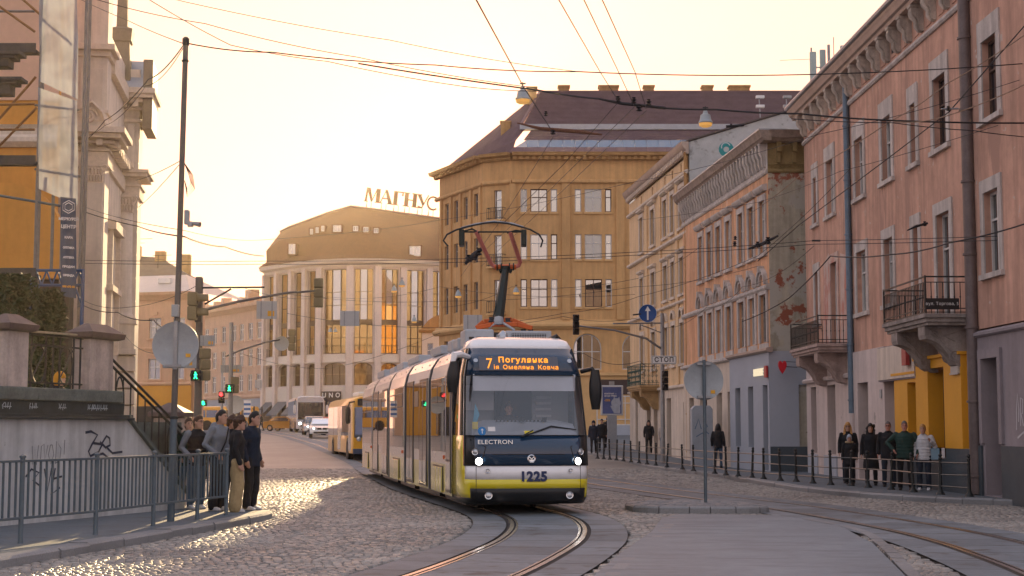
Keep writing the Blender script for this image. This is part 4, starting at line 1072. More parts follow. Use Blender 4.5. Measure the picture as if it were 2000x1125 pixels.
# ---- department store with the roof sign
mpx = [515, 538, 566.5, 593, 622, 681, 735, 785, 836, 893]
mY = [196, 193.3, 190.8, 188.6, 186.9, 185.2, 185.4, 186.5, 188.0, 190.0]
mp = [((x - 1000) / 3012.7 * y, y) for x, y in zip(mpx, mY)]
mg = thing('department_store', 'pale stone department store with tall golden windows and brown mansard roof', 'building', (mp[5][0], mp[5][1], 0))
MI = Matrix.Translation((mp[5][0], mp[5][1], 0)).inverted()
wallm = MB(); band = MB()
for i in range(9):
    A, B = mp[i], mp[i + 1]; T = MI @ frame_of(A, B); L_ = math.hypot(B[0] - A[0], B[1] - A[1])
    pw = .42 if i < 4 else .55
    o = [(pw, L_ - pw, 10.7, 21.0), (pw, L_ - pw, 6.9, 9.6, .55), (pw, L_ - pw, 1.2, 5.0)]
    wallm.T = T; wall_mb(wallm, 0, L_, .8, 21.3, o, .7)
    band.T = T; band.box(pw, L_ - pw, -.03, .0, 9.75, 10.6); band.box(pw, L_ - pw, -.03, 0, 5.1, 6.7)
    pb_ = MB(); pb_.T = T; pb_.box(-pw * .72, pw * .72, -.4, .0, 1.2, 21.25); pb_.box(-pw * .9, pw * .9, -.5, .0, 1.2, 2.6); pb_.build('pilaster', MAGW, mg)
    # tall glazing: outer lights tinted, middle light clearer, floor bands between
    Wd = L_ - 2 * pw; cols_ = [.3, .4, .3] if i >= 4 else [.5, .5]
    f = MB(); f.T = T
    x = pw
    zs = [10.7, 14.2, 14.9, 18.2, 21.0]
    for zz in (10.7, 12.6, 14.2, 14.8, 16.6, 18.2, 20.94): f.box(pw, L_ - pw, .42, .5, zz, zz + .07)
    fr_ = [0]
    for q in cols_: fr_.append(fr_[-1] + q)
    for q in fr_: f.box(pw + q * Wd - .06, pw + q * Wd + .06, .4, .5, 10.7, 21.0)
    f.box(pw, L_ - pw, .43, .48, 14.25, 14.8)
    F_ = f.build('window', BRONZE, mg)
    for j in range(len(cols_)):
        x0, x1 = pw + fr_[j] * Wd + .06, pw + fr_[j + 1] * Wd - .06
        for (z0, z1, up) in ((10.77, 14.2, 0), (14.87, 20.94, 1)):
            g = MB(); g.T = T; g.quad((x0, .47, z0), (x1, .47, z0), (x1, .47, z1), (x0, .47, z1))
            clear = (j == 1 and i >= 4 and up) or (i < 4 and j == 1 and up)
            g.build('pane', GLASS_SKY if clear else GOLDGL, F_)
    r = MB(); r.T = T
    for zz in (10.75, 11.7): r.bar((pw, -.05, zz), (L_ - pw, -.05, zz), .05, .05)
    for k in range(max(3, int(Wd / .35))): r.box(pw + (k + .5) * .35 - .015, pw + (k + .5) * .35 + .015, -.06, -.04, 10.75, 11.7) if pw + (k + .5) * .35 < L_ - pw else None
    r.build('window_railing', BRONZE, mg)
    o_ = window(mg, pw, 6.9, Wd, 2.7, .4, BRONZE, glass_mat('smoky_glass', (.8, .6, .35), .12, .03, (.07, .045, .02)) if i == 0 else bpy.data.materials['smoky_glass'], .09, 2 if i >= 4 else 1, (.5,), .55)
    o_.matrix_basis = T @ Matrix.Translation((pw, .4, 6.9))
    sh = MB(); sh.T = T; sh.quad((pw, .6, 1.2), (L_ - pw, .6, 1.2), (L_ - pw, .6, 5.0), (pw, .6, 5.0)); sh.build('shop_window', GLASS_DARK, mg)
    if i < 4:
        a = MB(); a.T = T; a.add([(pw, -.02, 5.0), (L_ - pw, -.02, 5.0), (L_ - pw, -1.7, 3.4), (pw, -1.7, 3.4), (pw, -1.7, 3.2), (L_ - pw, -1.7, 3.2)], [(0, 1, 2, 3), (3, 2, 5, 4)]); a.build('awning', AWN, mg)
wallm.build('wall', MAGW, mg); band.build('spandrel_bands', MAGL, mg)['kind'] = 'stuff'
def sweep_path(path, prof, name, mt, parent, I):
    """outline (out, z) swept along a facade path"""
    mb = MB(); secs = []
    for i, p in enumerate(path):
        a, c = path[max(i - 1, 0)], path[min(i + 1, len(path) - 1)]
        d = Vector((c[0] - a[0], c[1] - a[1])).normalized(); n = Vector((d.y, -d.x))
        secs.append([I @ Vector((p[0] + n.x * o, p[1] + n.y * o, z)) for o, z in prof])
    mb.loft(secs, True); return mb.build(name, mt, parent)
sweep_path(mp, [(-.3, 21.2), (.25, 21.2), (.35, 21.5), (.9, 21.7), (1.0, 22.0), (1.1, 22.15), (-.3, 22.2)], 'cornice', MAGL, mg, MI)
sweep_path(mp, [(-.3, 9.58), (.3, 9.62), (.34, 9.74), (-.3, 9.76)], 'string_course', MAGL, mg, MI)
mid = [(520, 490, 197.5), (545, 470, 195), (572, 465, 192.6), (597, 462, 190.6), (625, 460, 189), (681, 457, 187.6), (735, 459, 188), (785, 463, 189.3), (836, 468, 191), (893, 474, 193)]
top = [(548, 454, 203), (566, 445, 201), (588, 437, 199), (610, 429, 198), (640, 418, 197), (685, 405, 196), (735, 411, 197), (785, 418, 198.5), (836, 425, 200), (893, 433, 202)]
ev = []
for i, p in enumerate(mp):
    a, c = mp[max(i - 1, 0)], mp[min(i + 1, 9)]; d = Vector((c[0] - a[0], c[1] - a[1])).normalized(); ev.append(Vector((p[0] + d.y * 1.1, p[1] - d.x * 1.1, 22.15)))
ev2 = [Vector((p[0], p[1] + .3, 23.0)) for p in mp]
r = MB(); r.loft([[MI @ v for v in ev], [MI @ v for v in ev2], [MI @ at(*q) for q in mid], [MI @ at(*q) for q in top], [MI @ (at(*q) + Vector((6, 14, -3))) for q in top]], False, False)
ro = r.build('mansard_roof', MAGR, mg, sm=25)
r = MB(); r.tube([MI @ (at(*q) + Vector((0, -.1, .1))) for q in top], .16, 6); r.build('ridge_tiles', TILEC, mg)
def dormer(px, py, wpx, hpx, Y, big=False):
    p = MI @ at(px, py, Y); s = Y / 3012.7; W, H = wpx * s, hpx * s
    d = MB(); d.box(p.x - W / 2 - .15, p.x + W / 2 + .15, p.y - .25, p.y + 1.6, p.z - H / 2 - .1, p.z + H / 2 + .15); D = d.build('dormer', MAGR, mg)
    f = MB(); t = .09 if not big else .12
    for x0, x1, z0, z1 in ((-W / 2, W / 2, -H / 2, -H / 2 + t), (-W / 2, W / 2, H / 2 - t, H / 2), (-W / 2, -W / 2 + t, -H / 2 + t, H / 2 - t), (W / 2 - t, W / 2, -H / 2 + t, H / 2 - t), (-t / 2, t / 2, -H / 2 + t, H / 2 - t)):
        f.box(p.x + x0, p.x + x1, p.y - .33, p.y - .26, p.z + z0, p.z + z1)
    f.build('frame', WHITEP, D)
    g = MB(); g.quad((p.x - W / 2, p.y - .27, p.z - H / 2), (p.x + W / 2, p.y - .27, p.z - H / 2), (p.x + W / 2, p.y - .27, p.z + H / 2), (p.x - W / 2, p.y - .27, p.z + H / 2)); g.build('pane', GLASS_SKY, D)
for q in ((609, 453, 6, 11, 190.6), (620, 450, 6, 11, 190), (631, 447, 6, 11, 189.6), (659, 447, 16, 13, 188.2), (695, 447, 10, 10, 187.8), (715, 449, 10, 10, 188), (735, 451, 9, 10, 188.3), (571, 487, 13, 20, 189.6), (811, 491, 22, 20, 187.4)): dormer(*q)
def letter_polys(ch):
    t, h = .3, .07
    B_ = {'М': [[(0, 0), (.16, 0), (.22, 1), (.1, 1)], [(.1, 1), (.36, 1), (.62, .12), (.5, 0)], [(.5, 0), (.58, .06), (.95, 1), (.88, 1)], [(.86, 0), (1.16, 0), (1.16, 1), (.86, 1)], [(-.06, 0), (.24, 0), (.24, .05), (-.06, .05)], [(.78, 0), (1.24, 0), (1.24, .05), (.78, .05)]],
          'А': [[(0, 0), (.09, 0), (.5, 1), (.44, 1)], [(.38, 1), (.56, 1), (1.0, 0), (.7, 0)], [(.2, .34), (.75, .34), (.75, .41), (.2, .41)], [(-.1, 0), (.2, 0), (.2, .05), (-.1, .05)], [(.6, 0), (1.1, 0), (1.1, .05), (.6, .05)]],
          'Г': [[(.1, 0), (.4, 0), (.4, 1), (.1, 1)], [(.4, .93), (.85, .93), (.85, 1), (.4, 1)], [(.72, .72), (.85, .72), (.85, .93), (.76, .93)], [(0, 0), (.5, 0), (.5, .05), (0, .05)]],
          'Н': [[(.1, 0), (.4, 0), (.4, 1), (.1, 1)], [(.75, 0), (1.05, 0), (1.05, 1), (.75, 1)], [(.4, .46), (.75, .46), (.75, .53), (.4, .53)], [(0, 0), (.48, 0), (.48, .05), (0, .05)], [(.67, 0), (1.15, 0), (1.15, .05), (.67, .05)], [(0, .95), (.48, .95), (.48, 1), (0, 1)], [(.67, .95), (1.15, .95), (1.15, 1), (.67, 1)]],
          'У': [[(.05, 1), (.33, 1), (.66, .3), (.52, .2)], [(.4, 0), (.5, 0), (.98, 1), (.9, 1)], [(.15, 0), (.42, 0), (.46, .1), (.15, .16)], [(-.02, .95), (.42, .95), (.42, 1), (-.02, 1)]],
          'С': []}
    return B_[ch]
ms = thing('roof_sign', 'large brown Cyrillic letters standing on the roof of the department store', 'roof sign', at(712, 393, 199))
RUST = mat('rusty_sign_letter', (.1, .03, .012), .6, var=.1)
e = at(862, 412, 201.5) - at(712, 393, 199); ms.rotation_euler = (0, math.atan2(-e.z, math.hypot(e.x, e.y)), math.atan2(e.y, e.x))
x = 0
for ch, adv in (('М', 1.72), ('А', 1.45), ('Г', 1.28), ('Н', 1.52), ('У', 1.3), ('С', 1.3)):
    m = MB()
    for k, pl in enumerate(letter_polys(ch)): m.prism([(a * 1.7, c * 1.85) for a, c in pl], -.1 - .004 * k, .1 + .004 * k)
    if ch == 'С':
        P_ = [(.8 + .75 * math.cos(R(a)), .86 + .86 * math.sin(R(a))) for a in range(50, 311, 20)]
        for p_, q_ in zip(P_, P_[1:]): m.bar((p_[0], 0, p_[1]), (q_[0], 0, q_[1]), .2, .28, (0, 1, 0))
    m.box(.3, .36, .05, .1, -1.6, 0); m.box(.9, .96, .05, .1, -1.6, 0); m.bar((.33, .08, -.2), (.33, 1.2, -1.5), .05, .05)
    m.build('letter', RUST, ms, loc=(x, 0, 0)); x += adv * 1.14
un = thing('shop_fascia', 'dark fascia with spaced white letters over the store entrance', 'shop sign'); T = frame_of(mp[4], mp[5]); un.matrix_basis = T @ Matrix.Translation((1.85, -.15, 5.55))
q = MB(); q.box(-1.35, 1.35, -.1, .0, -.6, .6); q.build('panel', mat('dark_fascia', (.05, .035, .03), .6, var=0), un)
[lettering(ch_, .8, WHITEP, un, (x_, -.13, .12), extrude=.02, bold=.015) for ch_, x_ in (('U', -.95), ('N', 0), ('O', .95))]
lettering('home', .2, WHITEP, un, (.75, -.13, -.4), extrude=.01) if False else None
f2 = thing('shop_fascia', 'dark fascia with faint white lettering right of the spaced letter sign', 'shop sign'); T = frame_of(mp[5], mp[6]); f2.matrix_basis = T @ Matrix.Translation((1.75, -.15, 5.4))
q = MB(); q.box(-1.2, 1.2, -.1, 0, -.4, .5); q.build('panel', bpy.data.materials['dark_fascia'], f2); lettering('FAVORITE SHOP', .28, WHITEP, f2, (0, -.13, .05), extrude=.02, bold=.01)['kind'] = 'stuff'

# ---- beige brick block on the left of the store
Ab, Bb = (-44.5, 218), (-30.6, 196.5); be = facade_thing('beige_block', 'beige four storey block with white windows behind the traffic lights', Ab, Bb)
L_ = math.hypot(Bb[0] - Ab[0], Bb[1] - Ab[1]); ops = []
for u in (2.2, 5.2, 8.4, 12, 14.6, 17.6, 20.4, 23.2):
    for z0, z1 in ((13.4, 15.6), (9.9, 12.2), (6.6, 8.8)): ops.append((u, u + 1.5, z0, z1))
w = MB(); wall_mb(w, -6, L_, 1, 17.6, ops, .3); w.box(-6, L_, .5, 12, 1, 18); w.build('wall', BEIGE, be)
for a, b, c, d in ops: window(be, a, c, b - a, d - c, .15, WFRAME, GLASS2, .12, 1, (.66,))
s = MB()
for a, b, c, d in ops: s.box(a - .12, b + .12, -.14, .003, c - .22, c)
s.build('sills', BEIGE, be)['kind'] = 'stuff'
c = MB(); cornice(c, -6, L_, [(.2, 17.2), (.5, 17.5), (.9, 17.7), (1.0, 18.1)]); cornice(c, -6, L_, [(.1, 5.6), (.3, 5.8), (.3, 6.0), (.05, 6.1)]); c.build('cornice', BEIGE, be)
c = MB(); c.box(-6, L_, -.12, .003, 1, 5.6); c.build('grey_ground_floor', SHOPG, be)
c = MB()
for k in range(11): c.box(-5 + k * 2.8, -5 + k * 2.8 + .9, -.4, .8, 18.1, 18.9 + (k % 3) * .3)
c.box(14, 16, 1, 2.2, 18, 20.3); c.build('parapet_blocks', BEIGE, be)['kind'] = 'stuff'

# ---- two-tone tan house across the side street
At, Bt = (-31.5, 121.5), (-24.9, 119.5); tn = facade_thing('tan_house', 'tan house with deep yellow ground floor and pale metal roof', At, Bt)
L_ = math.hypot(Bt[0] - At[0], Bt[1] - At[1]); ops = []
for u in (.5, 3.1, 5.2):
    ops += [(u, u + 1.05, 8.7, 10.3), (u, u + 1.05, 5.5, 7.1)]
w = MB(); wall_mb(w, -4, L_, .6, 12.2, ops, .25); w.box(-4, L_, .4, 2, .6, 12.2); w.build('wall', TAN, tn)
for a, b, c, d in ops: window(tn, a, c, b - a, d - c, .12, WFRAME, GLASS2, .08, 1, (.6,))
s = MB()
for a, b, c, d in ops: surround_mb(s, a, b, c, d, .15, .06); s.box(a + .3, b - .3, -.1, .003, d + .22, d + .5)
s.build('window_surrounds', TAN, tn)['kind'] = 'stuff'
c = MB(); c.box(-4, L_, -.06, .003, .6, 5.0); c.build('yellow_ground_floor', DEEPY, tn)
c = MB(); c.box(2.2, 4.6, -.08, -.062, .8, 3.4); c.build('shop_opening', BLACK, tn)
c = MB(); cornice(c, -4, L_ + .1, [(.15, 11.7), (.3, 11.9), (.6, 12.1), (.65, 12.3)]); cornice(c, -4, L_, [(.08, 5.0), (.2, 5.1), (.2, 5.2), (.03, 5.3)]); cornice(c, -4, L_, [(.06, 7.8), (.12, 7.9), (.12, 7.98), (.03, 8.0)]); c.build('cornice', TAN, tn)
c = MB(); c.quad((-4, -.7, 12.3), (L_ + .1, -.7, 12.3), (L_ - 2.8, 4, 14.1), (-4, 4, 14.1)); c.quad((L_ + .1, -.7, 12.3), (L_ + .1, 9, 12.3), (L_ - 2.8, 4, 14.1), (L_ - 2.8, 3.9, 14.1)); c.build('roof', mat('pale_roof_sheet', (.5, .47, .45), .45, .4, var=.08, vs=.5), tn)
c = MB(); c.box(2.9, 4.0, 1.5, 1.9, 13.2, 13.6); c.build('skylight', WHITEP, tn)
bh = thing('brown_roof_house', 'dark brown roof with chimneys rising behind the tan house', 'building', (-33.5, 138, 0))
c = MB(); c.box(-6, 3, 0, 6, 0, 15.3); c.build('wall', TAN, bh)
c = MB(); c.add([(-7, -.5, 15.3), (4.6, -.5, 15.3), (1, 3, 17.4), (-7, 3, 17.9), (4.6, 6, 15.3), (-7, 6, 15.3)], [(0, 1, 2, 3), (1, 4, 2), (3, 2, 4, 5)]); c.build('roof', ROOFDK, bh)
for x, h in ((.7, 17.9), (-1.6, 18.4), (3.0, 17.6)): c = MB(); c.box(x, x + .9, 2.2, 3, 15.6, h); c.build('chimney', CORNO, bh)
for px, py, h in ((308, 500, 2.2), (271, 468, 2.8)):
    t = thing('roof_aerial', ('short' if h < 2.5 else 'tall') + ' television aerial on the brown roof behind the tan house', 'aerial', at(px, py + h * 21, 139))
    q = MB(); q.tube([(0, 0, -1.5), (0, 0, h)], .035, 5); q.build('pole', IRON, t); q = MB(); q.bar((-.5, 0, h), (1.2, 0, h + .05), .04, .04); q.bar((-.2, 0, h - .35), (.5, 0, h - .35), .03, .03); q.build('crossbar', IRON, t)

# ---- narrow house between store and ochre building
nh = facade_thing('narrow_gabled_house', 'narrow pale house with curved gable between store and ochre building', (-8.8, 150), (-6.6, 150))
w = MB(); wall_mb(w, 0, 3.2, 1, 11.2, [(.5, 1.1, 8.2, 10), (.5, 1.1, 5, 7)], .2); w.box(0, 3.2, .3, 6, 1, 11.2); w.build('wall', MAGL, nh)
c = MB(); c.prism([(-.2, 11.2), (.1, 11.6), (.6, 12.2), (1.2, 12.6), (2, 12.8), (3.2, 12.8), (3.2, 11.2)], -.15, .5); cornice(c, -.3, 3.2, [(.2, 11), (.35, 11.2), (.35, 11.3), (.1, 11.4)]); c.build('gable', CORNO, nh)
for z, h in ((8.2, 1.8), (5, 2)): window(nh, .5, z, .6, h, .12, WFRAME, GLASS, .06, 0, (.6,))
# ------------------------------------------------------------------ left side: ornate building, scaffold, terrace
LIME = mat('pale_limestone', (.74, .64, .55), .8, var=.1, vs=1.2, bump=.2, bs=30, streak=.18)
LIMED = mat('darker_limestone_carving', (.68, .57, .47), .85, var=.15, vs=5, bump=.4, bs=30)  # carved stone, a tone darker than the walls
HALLY = mat('orange_hall_plaster', (.68, .30, .05), .8, var=.08, vs=.8, streak=.1)
HALLP = mat('peach_hall_plaster', (.70, .43, .30), .8, var=.08, vs=.8)
TUBE = mat('scaffold_tube', (.22, .2, .19), .5, .5, var=.2, vs=4)
TUBEO = mat('rusty_scaffold_tube', (.3, .14, .05), .7, .2, var=.25, vs=5)
BLUES = mat('blue_truss_paint', (.035, .085, .20), .5, .2, var=.1, vs=5)
PLANK = mat('dirty_scaffold_plank', (.05, .05, .055), .8, var=.3, vs=5)
BROWNC = mat('brown_cap_sheet', (.135, .095, .085), .6, .2, var=.2, vs=5)
PILL = mat('weathered_pillar_plaster', (.56, .46, .41), .85, var=.2, vs=3, bump=.3, bs=40, streak=.35, stain=[(2.2, .62, .08, (.27, .22, .2), (1, 1, .4))])
LEDGE = mat('mossy_ledge_stone', (.12, .145, .135), .8, var=.3, vs=3, bump=.3, bs=40, stain=[(3.5, .62, .06, (.05, .07, .045))])
FASC = mat('dark_wet_fascia', (.03, .045, .05), .45, .2, var=.3, vs=4)
RENDERW = mat('grey_white_terrace_render', (.56, .57, .57), .85, var=.1, vs=1.2, bump=.25, bs=35, streak=.28, stain=[(1.4, .6, .1, (.38, .4, .4), (1, 1, .35)), (5, .68, .04, (.3, .31, .3))])
SPRAYB = mat('dark_blue_spray', (.02, .03, .06), .6, var=0)
SPRAYG = mat('grey_spray', (.16, .17, .18), .7, var=0)
SPRAYW = mat('white_blue_spray', (.42, .5, .55), .7, var=0)

Pn = (-13.4, 50.0)
ob = thing('ornate_building', 'ornate pale building with tall columns and gold lit cornices behind scaffold', 'building', (Pn[0], Pn[1], 0), R(8))
def box_cornice(mb, x0, x1, y0, y1, prof):
    """stack of slabs stepping out from a block; prof (out, z0, z1)"""
    for o, z0, z1 in prof: mb.box(x0 - o, x1 + o, y0 - o, y1 + o, z0, z1)
w = MB(); w.box(-7, 0, 0, 1.1, 0, 16.6); w.box(-7, -.08, 1.1, 6, 0, 15.0); w.box(-7, .45, 6, 7.4, 0, 14.9); w.build('wall', LIME, ob)
w = MB()
for k in range(16):      # coursed joints on the pavilion fronts
    z = 1.2 + k * .85
    w.box(-.95, .47, 5.97, 6.0, z, z + .8)
w.build('stone_courses', LIME, ob)['kind'] = 'stuff'
def pilaster_set(parent, x, y, z0, z1, r, round_=True):
    s = MB()
    if round_: s.lathe([(r * 1.15, z0), (r * 1.2, z0 + .12), (r * 1.02, z0 + .2), (r, z0 + .3), (r * .97, z0 + (z1 - z0) * .5), (r * .86, z1)], 20, (x, y, 0))
    else: s.box(x - r, x + r, y - .2, y + .2, z0 + .3, z1); s.box(x - r * 1.12, x + r * 1.12, y - .26, y + .2, z0, z0 + .3)
    s.build('column' if round_ else 'pilaster', LIME, parent, sm=40)
    c = MB(); h = .62
    c.loft([[(x + sx * q, y + sy * q * (1 if round_ else .6), z) for sx, sy in ((-1, -1), (1, -1), (1, 1), (-1, 1))] for q, z in ((r * .9, z1), (r * .95, z1 + .3), (r * 1.25, z1 + .52), (r * 1.35, z1 + .54), (r * 1.35, z1 + h))])
    for row, (zz, sp) in enumerate(((z1 + .06, r * .92), (z1 + .26, r * 1.02))):
        for k in range(7):
            t = -1 + 2 * (k + .5 * (row % 2)) / 6
            if abs(t) <= 1: c.tube([(x + t * sp, y - sp * (1 if round_ else .62), zz), (x + t * sp * 1.04, y - sp * (1.12 if round_ else .8), zz + .16), (x + t * sp * 1.02, y - sp * (1.25 if round_ else .95), zz + .2)], [.05, .055, .03], 5)
    for sx in (-1, 1): spiral(c, x + sx * r * 1.12, y - r * (1.25 if round_ else .85), z1 + .47, .13, 1.6, .03, sx, 'y')
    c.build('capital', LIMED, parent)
pilaster_set(ob, -.33, -.02, 3.9, 9.65, .3, False)
pilaster_set(ob, .03, 5.82, 5.6, 9.5, .33, True)
pilaster_set(ob, -.95, -.02, 3.9, 9.65, .2, False)
w = MB(); w.box(-.4, .51, 5.45, 6.0, 4.4, 5.6); w.box(-.45, .57, 5.4, 6.0, 5.4, 5.62); w.box(-.45, .57, 5.4, 6.0, 4.3, 4.5); w.build('pedestal', LIME, ob, .015); w = MB(); w.box(-.75, .08, -.35, 0, 2.7, 3.9); w.build('pedestal', LIME, ob, .015)
w = MB()
for k in range(5): w.box(-.75, .55, 5.55, 6.0, 1.3 + k * .6, 1.84 + k * .6)
for k in range(6): w.box(-1.2, .12, -.3, .1, 0.6 + k * .36, .93 + k * .36)
w.build('rusticated_base', LIME, ob, .02)['kind'] = 'stuff'
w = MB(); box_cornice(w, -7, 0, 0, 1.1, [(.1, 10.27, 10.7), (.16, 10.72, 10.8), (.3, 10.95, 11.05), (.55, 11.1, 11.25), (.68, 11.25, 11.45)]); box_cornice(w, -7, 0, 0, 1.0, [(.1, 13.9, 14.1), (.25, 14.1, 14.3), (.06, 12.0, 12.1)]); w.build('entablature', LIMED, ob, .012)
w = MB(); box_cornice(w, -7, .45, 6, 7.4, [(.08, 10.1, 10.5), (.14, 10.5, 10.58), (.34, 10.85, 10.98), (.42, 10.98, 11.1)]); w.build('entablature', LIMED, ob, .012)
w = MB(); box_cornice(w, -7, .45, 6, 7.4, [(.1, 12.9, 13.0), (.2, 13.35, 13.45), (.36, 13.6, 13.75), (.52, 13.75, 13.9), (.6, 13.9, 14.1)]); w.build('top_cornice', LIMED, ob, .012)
w = MB(); w.box(-7, .02, 1.1, 6, 10.3, 10.8); w.box(-7, .2, 1.1, 6, 11.05, 11.4); w.box(-7, .12, 1.1, 6, 13.6, 14.1); w.box(-1, .08, 2, 2.2, 4.2, 8.4); w.box(-1, .08, 4.2, 4.4, 4.2, 8.4); w.box(-1, .2, 1.8, 4.6, 8.4, 8.7); w.box(-1, .14, 1.8, 4.6, 6.3, 6.5); w.build('side_entablature', LIMED, ob)
md = MB().box(-.1, .1, -.32, 0, 0, .2).mesh('modillion', LIMED)
for x in (-.15, -.6, -1.05): inst(bpy.data.objects.new('modillion', md), ob, (x, -.1, 10.88))
for x in (-.95, -.5, -.05, .35): inst(bpy.data.objects.new('modillion', md), ob, (x, 6 - .15, 13.42))
for k in range(6): inst(bpy.data.objects.new('modillion', md), ob, (.5, 6.2 + k * .2, 13.42), (0, 0, math.pi / 2))
for k in range(9): inst(bpy.data.objects.new('modillion', md), ob, (.1, .1 + k * .5, 10.88), (0, 0, math.pi / 2)) if k < 2 else inst(bpy.data.objects.new('modillion', md), ob, (.02, .1 + k * .5, 10.86), (0, 0, math.pi / 2))
w = MB(); w.box(-.85, -.12, -.05, 0, 11.75, 13.5); w.box(-.65, -.35, 5.8, 6, 11.2, 12.8); w.box(.05, .3, 5.85, 6, 11.2, 12.8); w.build('attic_panels', LIME, ob, .012)['kind'] = 'stuff'
w = MB(); spiral(w, -.55, -.06, 11.9, .28, 2, .06, 1, 'y'); w.tube([(-.8, -.1, 12.1), (-.45, -.16, 12.35), (-.1, -.14, 12.0), (0, -.1, 11.6)], .07, 6); w.build('scroll_carving', LIMED, ob)
w = MB(); w.add([(-2.2, 5.6, 14.15), (.85, 5.6, 14.15), (.85, 8, 14.15), (-2.2, 8, 14.15), (-2.2, 6.6, 15.35), (.65, 6.6, 15.35), (.65, 8, 15.35), (-2.2, 8, 15.35)], [(0, 1, 5, 4), (1, 2, 6, 5), (4, 5, 6, 7)]); w.build('metal_roof', ZINC, ob)
w = MB(); w.box(.6, .95, 5.6, 7.6, 12.6, 15.2); w.build('clad_roof_end', mat('aged_roof_end', (.2, .165, .13), .7, .1, var=.15, vs=2), ob, .02)
w = MB(); w.loft([[(-.25 + sx * q, 6.2 + sy * q, z) for sx, sy in ((-1, -1), (1, -1), (1, 1), (-1, 1))] for q, z in ((.38, 14.1), (.36, 14.6), (.3, 15.9), (.36, 15.95), (.4, 16.4), (.2, 16.5), (.15, 19.5))]); w.build('obelisk', mat('obelisk_stone', (.2, .17, .13), .75, var=.15, vs=3), ob)

# orange hall behind the scaffold
T = frame_of((-24, 47.5), (-13.55, 47.5))
hl = thing('orange_hall', 'orange plastered hall wall with an arched panel behind the scaffold', 'building', (-24, 47.5, 0))
w = MB(); w.box(0, 9.75, 0, .3, 0, 18); w.build('wall', HALLY, hl)
w = MB(); w.box(5.5, 9.77, -.05, 0, 11.9, 16); w.build('peach_panel', HALLP, hl)
w = MB(); cornice(w, 0, 9.75, [(.1, 10.4), (.25, 10.55), (.25, 10.7), (.1, 10.8), (.1, 11.0), (.2, 11.1)]); w.build('band', LIMED, hl)
w = MB(); w.box(7, 10.4, -.5, -.0, 2, 7.9); w.build('painted_dark_void', DARKROOM, hl)  # raised block; the darkness of the void is put into its colour
w = MB(); w.prism([(6.6, 6.2)] + [(8.4 + 1.8 * math.cos(R(a)), 7.55 + 1.6 * math.sin(R(a))) for a in range(180, -1, -12)] + [(10.2, 6.2)], -.9, -.52); w.build('arched_panel', HALLY, hl)
ev_ = thing('dark_eaves', 'dark stepped wooden eaves jutting in at the left edge above the terrace', 'eaves', at(-40, 150, 36))
for k, (py0, py1, px1) in enumerate(((102, 138, 42), (152, 192, 46))):
    z0, z1 = at(0, py1, 36).z - ev_.location.z, at(0, py0, 36).z - ev_.location.z; x1 = at(px1, 150, 36).x - ev_.location.x
    w = MB(); w.box(-2, x1, -.15, .35, z1 - .08, z1); w.box(-2, x1 - .15, -.1, .35, z1 - .16, z1 - .08); w.box(-2, x1 - .3, -.05, .35, z0 + .1, z1 - .16); w.build('eaves_step', mat('dark_timber', (.07, .065, .06), .85, var=.3, vs=6) if k == 0 else bpy.data.materials['dark_timber'], ev_, .01)

# scaffold tower
SY = 40.0
sf = thing('scaffold_tower', 'scaffold tower of grey and rusty tubes with planks and blue truss', 'scaffold', (-11.9, SY, 0))
def S(px, py, Y=SY): return at(px, py, Y) - Vector((-11.9, SY, 0))
for px, Y, m, y0, y1 in ((68, 40, TUBE, -60, 530), (154, 40, TUBE, -60, 600), (72, 41.3, TUBE, -60, 560), (160, 41.2, TUBE, -60, 640), (-60, 40, TUBE, -60, 560), (100, 40.6, TUBE, 345, 530), (118, 40.9, TUBE, 380, 560)):
    q = MB(); a = S(px, y1, Y); c = S(px, y0, Y); q.tube([a, (a.x, a.y, c.z)], .045, 8); q.build('standard_tube', m, sf)
for p, q_, Y, m in (((-60, -30), (68, 62), 40, TUBEO), ((40, -5), (150, 90), 40.3, TUBEO), ((-60, 300), (70, 150), 40.2, TUBEO), ((-60, 345), (72, 210), 40.5, TUBEO), ((-60, 205), (68, 203), 40, TUBEO), ((-60, 253), (68, 253), 40.2, TUBEO), ((-60, 372), (118, 402), 40, POLE_BLUE), ((-60, 22), (68, 22), 41, TUBE), ((68, 330), (158, 345), 40, TUBE), ((68, 205), (155, 215), 40.3, TUBE)):
    q = MB(); q.tube([S(*p, Y), S(*q_, Y)], .035, 7); q.build('brace_tube', m, sf)
for py in (96, 315, 535):
    for k in range(3):
        q = MB(); a = S(-60, py, 39.8 + k * .5); c = S(70, py, 39.8 + k * .5); q.box(a.x, c.x, a.y, a.y + .46, a.z - .06, a.z); q.build('plank', PLANK, sf)
    q = MB(); a = S(-60, py - 8, 39.75); c = S(70, py - 8, 39.75); q.box(a.x, c.x, a.y - .02, a.y + .02, a.z - .2, a.z + .05); q.build('toe_board', PLANK, sf)
q = MB()
for Y in (39.9, 41.2):
    for py in (528, 557): q.tube([S(58, py, Y), S(165, py, Y)], .04, 7)
    pts = [S(60 + k * 10.4, 528 if k % 2 else 557, Y) for k in range(11)]
    for a, c in zip(pts, pts[1:]): q.tube([a, c], .024, 6)
for py in (528, 557):
    for px in (60, 163): q.tube([S(px, py, 39.9), S(px, py, 41.2)], .03, 6)
q.build('lattice_truss', BLUES, sf)
for px in (60, 162): q = MB(); a = S(px, 528, 39.9); q.tube([a, (a.x, a.y, 2.2)], .05, 8); q.build('blue_leg', BLUES, sf)
q = MB(); a = S(60, 600, 39.9); q.tube([S(60, 600, 39.9), S(76, 560, 39.9)], .03, 6); q.tube([S(162, 600, 39.9), S(146, 560, 39.9)], .03, 6); q.build('knee_brace', BLUES, sf)
